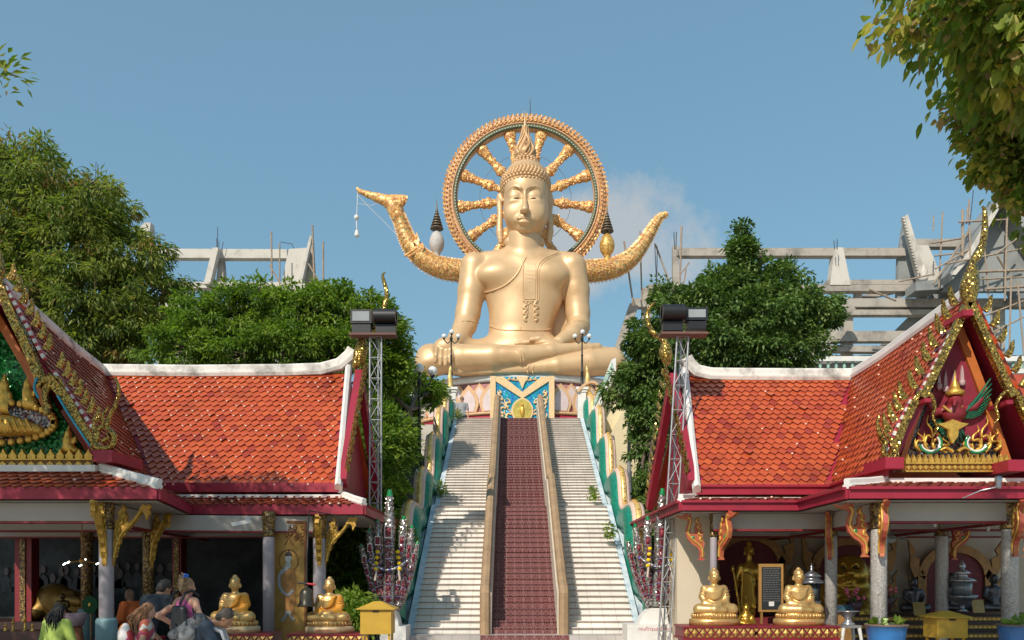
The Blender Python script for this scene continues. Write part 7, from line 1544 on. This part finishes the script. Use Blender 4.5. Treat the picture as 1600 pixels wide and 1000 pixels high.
# reclining statue
rs = thing('reclining_statue', 'large dim golden reclining Buddha statue deep inside the left pavilion', 'statue', tuple(W(95, 985, 18.3)))
q = SDF(W(5, 990, 17.6), W(172, 905, 19.0), .035); g4 = lambda x, y, d=0: W(x, y, 18.3+d)
q.ell(g4(32, 950), (.36, .3, .30), .05); q.ell(g4(28, 938), (.30, .26, .2), .08); q.chain([g4(60, 955), g4(85, 940), g4(115, 948), g4(150, 955), g4(165, 960)], [.3, .40, .34, .26, .2], .12); q.chain([g4(78, 935, -.2), g4(58, 955, -.35), g4(46, 968, -.3)], [.17, .14, .12], .05); q.chain([g4(90, 935, -.25), g4(125, 940, -.35)], [.12, .1], .05)
for i in range(8): q.cap(g4(86+i*4, 925, -.2), g4(92+i*4, 938, -.36), .03, .03, .03)
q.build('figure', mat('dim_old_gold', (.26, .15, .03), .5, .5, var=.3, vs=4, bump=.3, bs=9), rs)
m = MB(); m.box(W(0, 0, 18).x-2, W(178, 0, 18).x, 17.6, 19.2, .1, W(0, 970, 18).z); t_ = thing('altar', 'dark altar table carrying the reclining statue in the left pavilion', 'altar', (-11, 18.2, .1)); m.build('body', mat('dark_altar_wood', (.035, .015, .01), .4), t_)
monk(98, 962, 16.6, .55, 'small dark bronze seated statue in front of the reclining statue', mat('dark_bronze', (.10, .06, .02), .3, .7), 'small_seated_statue', None)
p = W(141, 945, 15.6); t_ = thing('round_fan', 'round green ceremonial fan on a stand left of the teal column base', 'fan', tuple(V((p.x, p.y, .1)))); m = MB(); m.prism([(141+math.cos(a)*12, 945+math.sin(a)*14) for a in np.linspace(0, 2*PI, 25)[:-1]], PX(15.6), -.02, .02); m.build('disc', mat('green_velvet', (.005, .07, .018), .8), t_); m = MB(); m.tube([p+V((0, .03, -.1)), V((p.x, p.y+.03, .1))], .018, 6); m.build('stem', BRGOLD, t_); m = MB(); m.ell(p+V((0, -.03, 0)), (.03, .01, .05), 8); m.build('emblem', GLEAF, t_)
p = W(118, 978, 13.4); t_ = thing('offering_basket', 'pink cloth covered offering basket on an orange stand in the left pavilion', 'basket', (p.x, p.y, .1)); m = MB(); m.lathe(p, [(.12, 0), (.15, .1), (.18, .20), (.15, .22)], 10); m.build('cloth', mat('pale_pink_cloth', (.30, .20, .22), .8, bump=.5, bs=12), t_); m = MB(); m.lathe(V((p.x, p.y, .1)), [(.13, 0), (.16, .2), (.10, p.z-.1)], 12); m.build('stand', mat('burnt_orange_pot', (.20, .07, .02), .6), t_)
p = W(50, 985, 13.9); t_ = thing('candle_altar', 'low dark altar with brass candlesticks at the lower left', 'altar', (p.x, p.y, .1)); m = MB(); m.box(p.x-1.1, p.x+.5, p.y-.25, p.y+.3, .1, p.z); m.build('table', mat('altar_dark_red', (.05, .015, .01), .4), t_)
for i in range(9):
    m = MB(); c = V((p.x-.95+i*.17, p.y-.1+.06*(i % 2), p.z)); h = .14+.09*((i*7) % 3); m.lathe(c, [(.05, 0), (.02, .02), (.015, h*.6), (.035, h*.65), (.01, h*.7), (.009, h)], 8); m.build('candlestick', GLEAF, t_)
EMI = bpy.data.materials.new('lit_tube'); EMI.use_nodes = True; b_ = EMI.node_tree.nodes['Principled BSDF']; b_.inputs['Emission Color'].default_value = (.9, 1, .85, 1); b_.inputs['Emission Strength'].default_value = 9
p = W(128, 876, 15.0); t_ = thing('chandelier', 'small lit chandelier of white lamps hanging in the left pavilion', 'lamp', tuple(p)); m = MB(); m.tube([p, V((p.x, p.y, 2.88))], .012, 6); m.lathe(p, [(.03, -.05), (.06, 0), (.02, .06)], 10); m.build('stem', BRGOLD, t_)
for k, (dx, dz) in enumerate(((-.27, -.06), (0, .02), (.03, -.09), (.25, -.05), (-.2, -.03))): m = MB(); m.tube([p, p+V((dx, (.1 if k % 2 else -.1), dz))], .01, 5); a = m.build('arm', BRGOLD, t_); m = MB(); m.tube([p+V((dx-.03, (.1 if k % 2 else -.1), dz-.02)), p+V((dx+.02, (.1 if k % 2 else -.1), dz+.01))], .012, 8); m.build('lit_lamp', EMI, a)
# gilded painted panel between the two right columns of the left pavilion
gp = thing('painted_panel', 'tall golden panel painted with a pale standing figure under a halo, behind the bronze bell', 'panel', tuple(W(451, 1000, 15.9))); f = PX(15.86)
m = MB(); m.prism([(424, 1010), (479, 1010), (479, 814), (424, 814)], f, 0, .08); m.build('board', mat('aged_gold_board', (.42, .235, .05), .5, .15, c2=(.30, .15, .03), c2f=.45, vs=2, detail=6), gp); LN = mat('painted_brown_line', (.20, .07, .02), .7); PB_ = mat('painted_pale_skin', (.34, .35, .33), .7); PRB = mat('painted_robe', (.36, .16, .04), .6, var=.15)
m = MB(); band(m, [(424, 816), (451, 816), (479, 816)], 4, f, -.02, -.001, 0, 2); band(m, [(426, 1005), (426, 910), (426, 818)], 2.5, f, -.02, -.001, 0, 2); band(m, [(477, 1005), (477, 910), (477, 818)], 2.5, f, -.02, -.001, 0, 2)
rr = random.Random(2)
for i in range(26):
    x = rr.uniform(431, 473); y = rr.uniform(824, 838+abs(x-451)*.7); gcurl(m, [(x, y), (x+4, y-3), (x+3, y-7), (x-1, y-6), (x, y-2)], .9, 15.85, 0, 2)
band(m, [(451+math.cos(a)*15, 876+math.sin(a)*17) for a in np.linspace(2.1, 2.1+5.2, 14)], 1.2, f, -.012, -.001, 0, 2); band(m, [(444, 852), (448, 847), (451, 840), (454, 847), (458, 852)], 1.2, f, -.012, -.001, 0, 3); m.build('painted_lines', LN, gp)
m = MB(); m.prism([(440, 893), (448, 886), (458, 888), (463, 900), (462, 940), (459, 960), (443, 960), (441, 925)], f, -.010, -.001, 1); m.prism([(446, 960), (458, 960), (461, 890), (456, 888)], f, -.013, -.0105, 1)
m.prism([(451+math.cos(a)*5, 873+math.sin(a)*7.5) for a in np.linspace(0, 2*PI, 14)[:-1]], f, -.02, -.011, 0); m.prism([(448, 878), (454, 878), (455, 886), (447, 892), (443, 896), (438, 900)], f, -.018, -.0115, 0)
band(m, [(443, 890), (437, 900), (437, 915), (443, 925), (451, 929), (458, 922)], 4.5, f, -.021, -.014, 0, 4); band(m, [(449, 955), (446, 964), (440, 970)], 4, f, -.02, -.012, 0, 2); band(m, [(452, 955), (455, 964), (460, 969)], 4, f, -.02, -.012, 0, 2); m.prism([(446, 869), (447, 864), (451, 862), (451, 858), (453, 862), (456, 865), (456, 869)], f, -.024, -.0205, 2); m.build('painted_figure', [PB_, PRB, BLACK], gp)
# bronze bell
p = W(479, 935, 13.4); bl_ = thing('temple_bell', 'dark bronze bell with a red striker hanging in front of the golden panel', 'bell', tuple(p)); m = MB(); m.lathe(p, [(.15, -.14), (.155, -.12), (.125, -.08), (.115, .02), (.11, .10), (.08, .16), (.03, .18), (.03, .22)], 20); m.build('bell', mat('bronze_bell', (.10, .085, .06), .35, .7, var=.3, vs=8), bl_); m = MB(); m.tube([p+V((-.14, -.02, .27)), p+V((.02, -.02, .25))], .018, 6, 1); m.tube([p+V((.02, -.02, .25)), p+V((.16, -.02, .235))], .02, 6, 0); m.build('striker', [mat('red_striker', (.45, .02, .03), .5), BLACK], bl_); m = MB(); m.tube([p+V((0, 0, .2)), p+V((0, .02, .7)), p+V((.02, .1, 1.5)), V((p.x+.05, p.y+2.3, 2.87))], .012, 5); m.build('chain', BLACK, bl_)
# ================= visitors =================
SKIN = mat('fair_skin', (.48, .25, .16), .55, var=.08, vs=8); SKINT = mat('tanned_skin', (.36, .18, .10), .55, var=.08, vs=8)  # plain skin tones, one fair and one tanned
def hairmat(n, c): return mat(n, c, .55, var=.45, vs=26, bump=.7, bs=60)
def person(label, x, y, rz, h=1.7, lean=0.0, head=(0, 0), arms=None, legs='stand', skin=SKIN, top=None, topm=None, bottom=None, hair=None, hairc=None, sleeve=.5, male=True, group='visitors at the left pavilion', z=0.0, extra=None, vox=.0125):
    """a figure facing local +y, built in a local frame; arms = ((elbow, hand) left, right) in local metres"""
    t = thing('person', label, 'person', (x, y, z), group); k = h/1.75; c_, s_ = math.cos(rz), math.sin(rz)
    def G(p): return np.array((x+p[0]*c_-p[1]*s_, y+p[0]*s_+p[1]*c_, z+p[2]))
    RZ = Matrix.Rotation(rz, 3, 'Z')
    sh = .20*k*(1 if male else .9); hipz = {'sit': .50, 'lotus': .12}.get(legs, .93)*k; L_ = lean
    def up(dz, dy=0, dx=0):    # point along the leaning spine, dz above the hips
        return (dx, dz*math.sin(L_)+dy*math.cos(L_), hipz+dz*math.cos(L_)-dy*math.sin(L_))
    pel = up(0); wa = up(.18*k); ch = up(.38*k); shz = .50*k; nk = up(.56*k); hp, hy = head
    hc0 = np.array(up(.70*k)); hd = np.array((math.sin(hy)*math.cos(hp), math.cos(hy)*math.cos(hp), -math.sin(hp))); hc = hc0+np.array((0, .05*math.sin(hp), -.03*math.sin(hp)))*k
    HR = Matrix.Rotation(rz, 3, 'Z') @ Matrix.Rotation(-hy, 3, 'Z') @ Matrix.Rotation(-hp, 3, 'X')
    def Hd(a): q = HR @ V(a); g = G(hc); return (g[0]+q.x, g[1]+q.y, g[2]+q.z)
    lo = G((0, 0, 0))-np.array((.75, .75, .05)); hi = G((0, 0, 0))+np.array((.75, .75, h+.12))
    S_ = lambda: SDF(lo, hi, vox)
    b = S_(); g = lambda p: tuple(G(p))
    b.ell(g(pel), (.165*k, .13*k, .14*k), .05, RZ); b.ell(g(wa), (.135*k, .10*k, .15*k), .06, RZ); b.ell(g(ch), (.165*k, .115*k, .18*k), .06, RZ); b.cap(g(up(shz, 0, -sh*.8)), g(up(shz, 0, sh*.8)), .065*k, None, .05)
    b.cap(g(nk), Hd((0, -.02*k, -.06*k)), .055*k, .05*k, .03); b.ell(Hd((0, 0, .02*k)), (.075*k, .095*k, .108*k), .02, HR); b.ell(Hd((0, .03*k, -.05*k)), (.058*k, .065*k, .06*k), .03, HR)
    b.chain([Hd((0, .09*k, .02*k)), Hd((0, .112*k, -.015*k))], [.010*k, .016*k], .012)
    for sx in (-1, 1): b.ell(Hd((sx*.078*k, -.005*k, 0)), (.012*k, .022*k, .032*k), .01, HR); b.ell(Hd((sx*.032*k, .094*k, .022*k)), (.018*k, .015*k, .010*k), .01, HR, sub=True)
    b.ell(Hd((0, .092*k, -.05*k)), (.026*k, .012*k, .008*k), .008, HR)
    aj = []
    arms = arms or (((-.27, -.02, hipz+.22*k), (-.27, .08, hipz-.02*k)), ((.27, -.02, hipz+.22*k), (.27, .08, hipz-.02*k)))
    for i, sx in enumerate((-1, 1)):
        S0 = up(shz-.01*k, 0, sx*sh); E, Hn = arms[i]; b.chain([g(S0), g(E), g(Hn)], [.052*k, .042*k, .028*k], .03); aj.append((S0, E, Hn))
        e = np.array(E); hn = np.array(Hn); d = (hn-e)/np.linalg.norm(hn-e); sd2 = np.cross(d, (0, 0, 1)) if abs(d[2]) < .9 else np.array((0, 1.0, 0)); sd2 = sd2/np.linalg.norm(sd2)
        pm = hn+d*.045*k; b.chain([g(hn), g(pm+d*.03*k)], [.028*k, .032*k], .02)
        for f_ in range(4): o_ = sd2*(f_-1.5)*.019*k; p1 = pm+d*.035*k+o_; l_ = (.035, .042, .040, .030)[f_]*k; cu = np.cross(sd2, d)*.018*k; b.chain([g(p1), g(p1+d*l_+cu*.4), g(p1+d*l_*1.7+cu*1.6)], [.0095*k, .009*k, .008*k], .006)
        p1 = hn+d*.03*k-sd2*.028*k*sx; b.chain([g(p1), g(p1+d*.03*k-sd2*sx*.018*k), g(p1+d*.055*k-sd2*sx*.016*k)], [.013*k, .0105*k, .009*k], .008)
    hips = []
    for sx in (-1, 1):
        hp_ = (sx*.09*k, 0, hipz-.03*k)
        if legs == 'sit': kn = (sx*.13*k, .40*k, hipz-.0); ft = (sx*.12*k, .38*k, .07*k)
        elif legs == 'kneel': kn = (sx*.13*k, .32*k, .09*k); ft = (sx*.10*k, -.10*k, .07*k)
        elif legs == 'lotus': kn = (sx*.34*k, .26*k, hipz-.02*k); ft = (-sx*.10*k, .30*k, hipz-.04*k)
        else: kn = (sx*.10*k, .03*k, .50*k); ft = (sx*.11*k, -.01*k, .08*k)
        b.chain([g(hp_), g(kn), g(ft)], [.085*k, .058*k, .042*k], .04); b.chain([g((ft[0], ft[1]-.03*k, max(.04*k, ft[2]-.04*k))), g((ft[0]*1.05, ft[1]+.16*k, max(.03*k, ft[2]-.05*k)))], [.042*k, .032*k], .03); hips.append((hp_, kn, ft))
    bo = b.build('body', skin, t)
    if top:
        q = S_(); e = .018; q.ell(g(wa), (.145*k+e, .11*k+e, .17*k), .06, RZ); q.ell(g(ch), (.172*k+e, .12*k+e, .185*k), .06, RZ)
        if sleeve > 0: q.cap(g(up(shz, 0, -sh*.85)), g(up(shz, 0, sh*.85)), .065*k+e, None, .05)
        else: 
            for sx in (-1, 1): q.chain([g(up(shz+.055*k, .0, sx*sh*.45)), g(up(.38*k, .10*k, sx*.08*k))], [.02, .03], .03); q.chain([g(up(shz+.055*k, .0, sx*sh*.45)), g(up(.38*k, -.09*k, sx*.08*k))], [.02, .03], .03)
        q.ell(g(up(.02*k)), (.165*k+e, .13*k+e, .13*k), .06, RZ)
        for (S0, E, Hn) in aj:
            if sleeve > 0: 
                S0, E, Hn = map(np.array, (S0, E, Hn)); u = min(1, sleeve); m_ = S0+(E-S0)*u; pts = [g(S0), g(m_)]; rs = [.055*k+e, .055*k+e*.9]
                if sleeve > 1: pts.append(g(E+(Hn-E)*(sleeve-1))); rs.append(.034*k+e*.8)
                q.chain(pts, rs, .03)
        for i in range(6): a = i*1.05+.4; q.cap(g(up(.0, math.sin(a)*.14*k, math.cos(a)*.17*k)), g(up(.30*k, math.sin(a+.3)*.12*k, math.cos(a+.3)*.16*k)), .012, .006, .03)
        q.build('shirt', topm, t)
    if bottom:
        q = S_(); q.ell(g(pel), (.175*k, .14*k, .13*k), .05, RZ)
        for (a, kn, ft) in hips: q.chain([g(a), g(kn)]+([g(tuple(np.array(kn)*.35+np.array(ft)*.65))] if bottom[1] else []), [.098*k, .073*k]+([.062*k] if bottom[1] else []), .04)
        q.build('trousers', bottom[0], t)
    if hair:
        q = S_(); q.ell(Hd((0, -.018*k, .045*k)), (.086*k, .098*k, .098*k), .02, HR); q.ell(Hd((0, -.05*k, -.005*k)), (.078*k, .065*k, .085*k), .03, HR)
        q.ell(Hd((0, .085*k, -.01*k)), (.075*k, .06*k, .075*k), .02, HR, sub=True)
        r = random.Random(int(abs(x)*100))
        if hair == 'long':
            for i in range(16):
                a = -2.6+5.2*i/15; p0 = Hd((math.sin(a)*.075*k, -abs(math.cos(a*.6))*.07*k, .04*k)); dr = V((r.uniform(-.02, .02), r.uniform(-.02, .02), 0)); ln_ = r.uniform(.26, .38)*k; bk = G((0, 0, 0)); back = np.array(G((0, -1, 0)))-np.array(G((0, 0, 0)))
                p1 = np.array(p0)+back*(.05+.02*math.cos(a))*k+np.array((0, 0, -ln_*.5)); p2 = p1+back*(.03*k)+np.array((dr.x, dr.y, -ln_*.55)); q.chain([p0, tuple(p1), tuple(p2)], [.035*k, .032*k, .010*k], .012)
        if hair == 'bun':
            for i in range(22): a = r.uniform(0, 6.28); e_ = r.uniform(.0, .07)*k; q.cap(Hd((math.cos(a)*e_, -.06*k+math.sin(a)*.02*k, .08*k+math.sin(a)*e_)), Hd((math.cos(a)*e_*1.9, -.10*k, .09*k+math.sin(a)*e_*1.7)), .022*k, .008*k, .012)
            q.ell(Hd((0, -.07*k, .07*k)), (.06*k, .05*k, .055*k), .02, HR); q.chain([Hd((.04*k, -.09*k, .02*k)), Hd((.05*k, -.12*k, -.07*k))], [.03*k, .01*k], .02)
        if hair == 'short':
            for i in range(40): a = r.uniform(0, 6.28); p_ = r.uniform(.1, 1.3); n_ = V((math.cos(a)*math.sin(p_), math.sin(a)*math.sin(p_), math.cos(p_))); q.cap(Hd((n_.x*.078*k, n_.y*.09*k-.018*k, n_.z*.09*k+.045*k)), Hd((n_.x*.094*k, n_.y*.106*k-.018*k, n_.z*.108*k+.05*k)), .012, .006, .01)
        ho = q.build('hair', hairc, bo)
        if hair in ('long', 'bun'):          # loose locks over the hair mass
            lk = MB(); base = np.array(G((0, -1, 0)))-np.array(G((0, 0, 0)))
            for i in range(150 if hair == 'long' else 60):
                a = r.uniform(-2.7, 2.7)
                if hair == 'long':
                    p0 = V(Hd((math.sin(a)*.085*k, -abs(math.cos(a*.5))*.09*k+.01, r.uniform(.02, .11)*k))); L0 = r.uniform(.2, .42)*k; j = V((r.uniform(-.05, .05), r.uniform(-.05, .05), 0)); bb = V(base)*(.06+.05*r.random())
                    lk.tube([p0, p0+bb*.7+V((0, 0, -L0*.35))+j*.4, p0+bb*1.1+V((0, 0, -L0*.7))+j*1.1, p0+bb+V((0, 0, -L0))+j*.7], [.009, .011, .008, .002], 4, cap=False)
                else:
                    p0 = V(Hd((math.sin(a)*.07*k, -.07*k*abs(math.cos(a*.5)), r.uniform(0, .1)*k))); q2 = V(Hd((math.sin(a)*.11*k, -.12*k*abs(math.cos(a*.5)), r.uniform(-.02, .14)*k))); lk.tube([p0, p0.lerp(q2, .5)+V((0, 0, .012)), q2], [.008, .007, .002], 4, cap=False)
            lk.build('loose_locks', hairc, ho)
    sh_ = S_()
    if legs == 'stand':
        for (a, kn, ft) in hips: sh_.chain([g((ft[0], ft[1]-.04*k, .045*k)), g((ft[0]*1.05, ft[1]+.17*k, .038*k))], [.052*k, .042*k], .03)
        sh_.build('shoes', mat('dark_shoe', (.03, .025, .02), .6) if not bpy.data.materials.get('dark_shoe') else bpy.data.materials['dark_shoe'], t)
    return t, G, Hd, up, k
NAVY = mat('navy_cotton', (.018, .024, .034), .85, var=.25, vs=6, bump=.3, bs=10); BLUSH = mat('slate_blue_cotton', (.045, .06, .085), .85, var=.25, vs=5, bump=.4, bs=9); LIME = mat('lime_cotton', (.32, .42, .08), .8, var=.1, vs=5, bump=.3, bs=9)
PINKT = mat('pink_cotton', (.50, .10, .25), .8, var=.1, bump=.2, bs=9); FLOR = mosaic('floral_print', [(.45, .05, .06), (.50, .45, .40), (.12, .15, .03), (.42, .10, .05), (.30, .05, .10)], 14, .8, 0, .1); ORG_ = mat('orange_robe', (.48, .10, .015), .8, var=.2, vs=5, bump=.5, bs=7)
GRYC = mat('grey_cotton', (.30, .30, .31), .85, var=.12, vs=5, bump=.3, bs=9); DENIM = mat('dark_denim', (.03, .04, .06), .9, var=.2)
def wx(px, Y): return W(px, 0, Y).x
# man in dark T-shirt bending forward, seen from behind
person('man in a dark navy T-shirt seen from behind with his head bowed', wx(232, 10.8), 10.6, -.35, 1.70, .58, (.55, .2), skin=SKINT, top=1, topm=NAVY, bottom=(DENIM, True), hair='short', hairc=hairmat('dark_brown_hair', (.022, .015, .012)), sleeve=.85,
    arms=(((-.27, .30, .98), (-.16, .42, .80)), ((.29, .26, .96), (.27, .30, .70))))
# woman in pink top, hand on hip
t_, G, Hd, up, k = person('woman in a pink tank top, blue flower in her blond hair, hand on hip', wx(291, 10.1), 10.1, -.55, 1.61, .02, (.1, .2), skin=SKIN, top=1, topm=PINKT, bottom=(GRYC, True), hair='bun', hairc=hairmat('sandy_blond_hair', (.32, .19, .09)), sleeve=0, male=False,
    arms=(((-.34, -.16, 1.13), (-.20, .02, .98)), ((.33, -.05, 1.14), (.42, .20, 1.02))))
m = MB(); r = random.Random(2)
for i in range(9): m.ell(V(Hd((.03+r.uniform(-.03, .03), -.06+r.uniform(-.02, .02), .145+r.uniform(-.02, .03)))), (.018, .018, .012), 6)
m.build('hair_flower', mat('blue_flower', (.03, .18, .65), .6), t_)
bag = thing('shoulder_bag', 'black shoulder bag with straps on the back of the woman in pink', 'bag', tuple(G((.05, -.2, 1.0)))); m = MB(); q = SDF(np.array(G((0, 0, 1.1)))-.45, np.array(G((0, 0, 1.1)))+.45, .012); [q.cap(tuple(G((.09+sx*.10, -.165, .96))), tuple(G((.09+sx*.085, -.165, 1.22))), .045, .04, .10) for sx in (-1, 0, 1)]; q.build('bag_body', BLACK, bag)
for sx in (-1, 1): m.tube([V(G((sx*.09, -.16, 1.28))), V(G((sx*.11, -.10, 1.42))), V(G((sx*.12, 0, 1.455))), V(G((sx*.13, .09, 1.38)))], .02, 6)
m.build('strap', BLACK, bag)
# girl with long ginger blond hair
t_, G, Hd, up, k = person('girl with long windblown ginger blond hair and a red floral top', wx(222, 9.1), 9.1, -1.1, 1.32, .10, (.25, .1), skin=SKIN, top=1, topm=FLOR, bottom=(GRYC, False), hair='long', hairc=hairmat('ginger_blond_hair', (.26, .12, .05)), sleeve=.4, male=False)
bk = thing('floral_backpack', 'small bright backpack with red and green flowers on the ginger haired girl', 'backpack', tuple(G((0, -.2, .9)))); q = SDF(np.array(G((0, -.1, .95)))-.35, np.array(G((0, -.1, .95)))+.35, .012); q.ell(tuple(G((0, -.17, .93))), (.13, .09, .17), .02, Matrix.Rotation(-1.1, 3, 'Z')); q.build('bag_body', mosaic('flower_print', [(.55, .06, .07), (.65, .60, .58), (.10, .18, .03), (.60, .20, .03), (.55, .07, .2)], 9, .8, 0, .05), bk)
# man with backpack, bowing to the right
t_, G, Hd, up, k = person('man in a slate blue shirt bowing his head, with a grey backpack', wx(350, 8.7)-.56, 8.75, -1.35, 1.52, .93, (.75, .0), skin=SKINT, top=1, topm=BLUSH, bottom=(DENIM, True), hair='short', hairc=hairmat('greying_brown_hair', (.06, .045, .035)), sleeve=1.2,
    arms=(((-.24, .46, .86), (-.12, .62, .70)), ((.24, .46, .84), (.12, .62, .70))))
bk = thing('hiking_backpack', 'grey and white hiking backpack on the man in the slate blue shirt', 'backpack', tuple(G((0, -.1, .95)))); c0 = np.array(G(up(.27*k, -.22))); q = SDF(c0-.5, c0+.5, .013); RB = Matrix.Rotation(-1.35, 3, 'Z') @ Matrix.Rotation(-.93, 3, 'X')
q.ell(tuple(c0), (.13, .09, .20), .04, RB)
for sx in (-1, 1):
    for dd in (-.18, -.30): q.cap(tuple(G(up(.08*k, dd, sx*.10))), tuple(G(up(.42*k, dd+.02, sx*.085))), .05, .045, .03)
q.ell(tuple(G(up(.14*k, -.29))), (.12, .06, .11), .01, RB); q.ell(tuple(G(up(.44*k, -.24))), (.15, .11, .075), .01, RB); q.ell(tuple(G(up(.30*k, -.315))), (.10, .035, .09), .01, RB)
for sx in (-1, 1): q.ell(tuple(G(up(.24*k, -.22, sx*.155))), (.035, .07, .10), .01, RB)
q.cap(tuple(G(up(.44*k, -.36, -.13))), tuple(G(up(.44*k, -.36, .13))), .012, None, .012, sub=True)
q.build('pack', mat('grey_pack_cloth', (.26, .255, .25), .8, c2=(.035, .035, .04), c2f=.48, vs=4.5, bump=.8, bs=10), bk); m = MB()
for sx in (-1, 1): m.tube([V(G(up(.50*k, -.12, sx*.10))), V(G(up(.57*k, -.02, sx*.12))), V(G(up(.54*k, .08, sx*.13))), V(G(up(.36*k, .14, sx*.13)))], .022, 6)
m.build('strap', mat('pale_strap', (.45, .45, .46), .7), bk); m = MB()
for dz, dx in ((.12, -.1), (.3, 0), (.42, .08)): m.tube([V(G(up(dz*k, -.30, -.15))), V(G(up((dz+.04)*k, -.405, dx))), V(G(up(dz*k, -.30, .15)))], .008, 5)
m.build('cord', BLACK, bk); bk.location = bk.location+V((.12, 0, -.10))
# girl in lime top, seated monk, man at the stair top
person('girl with long black hair in a lime green top kneeling at the altar', wx(83, 12), 12.0, -.15, 1.62, .18, (.35, .2), legs='sit', skin=SKINT, top=1, topm=LIME, bottom=(DENIM, True), hair='long', hairc=hairmat('black_hair', (.006, .005, .005)), sleeve=1.6, male=False,
    arms=(((-.25, .10, .62), (-.08, .28, .66)), ((.25, .10, .62), (.08, .28, .66))))
person('seated monk in an orange robe facing left beside the teal column base', wx(207, 14.6), 14.6, 1.3, 1.66, .08, (.15, 0), legs='lotus', skin=mat('brown_skin', (.16, .08, .05), .6), top=1, topm=ORG_, bottom=(ORG_, True), sleeve=1.5, group=None, z=.53,
    arms=(((-.25, .05, .34), (-.06, .26, .22)), ((.25, .05, .34), (.06, .26, .22))))
t_ = thing('stool', 'low dark stool under the girl in the lime green top', 'stool', (wx(90, 12), 12.0, 0)); m = MB(); m.box(wx(90, 12)-.17, wx(90, 12)+.17, 11.85, 12.15, .33, .37); m.build('seat', DKRED, t_)
for sx in (-1, 1):
    for sy in (-1, 1): m = MB(); m.box(wx(90, 12)+sx*.13-.02, wx(90, 12)+sx*.13+.02, 12+sy*.12-.02, 12+sy*.12+.02, 0, .33); m.build('leg', DKRED, t_)
t_ = thing('monk_platform', 'low red platform under the seated monk', 'platform', (wx(207, 14.6), 14.6, .1)); m = MB(); m.box(wx(207, 14.6)-.5, wx(207, 14.6)+.45, 14.2, 15.0, .1, .52); m.build('platform_top', DKRED, t_)
t_, G, Hd, up, k = person('man in a grey T-shirt and sunglasses standing behind the top of the stairs', wx(722, 36.4), 36.4, PI+.1, 1.82, 0, (0, 0), skin=SKIN, top=1, topm=GRYC, bottom=(DENIM, True), hair='short', hairc=hairmat('brown_hair', (.05, .03, .02)), sleeve=.7, group=None, z=8.2, vox=.02)
m = MB(); m.tube([V(Hd((-.075, .06, .025))), V(Hd((-.05, .11, .025))), V(Hd((.05, .11, .025))), V(Hd((.075, .06, .025)))], .018, 6); m.build('sunglasses', BLACK, t_)
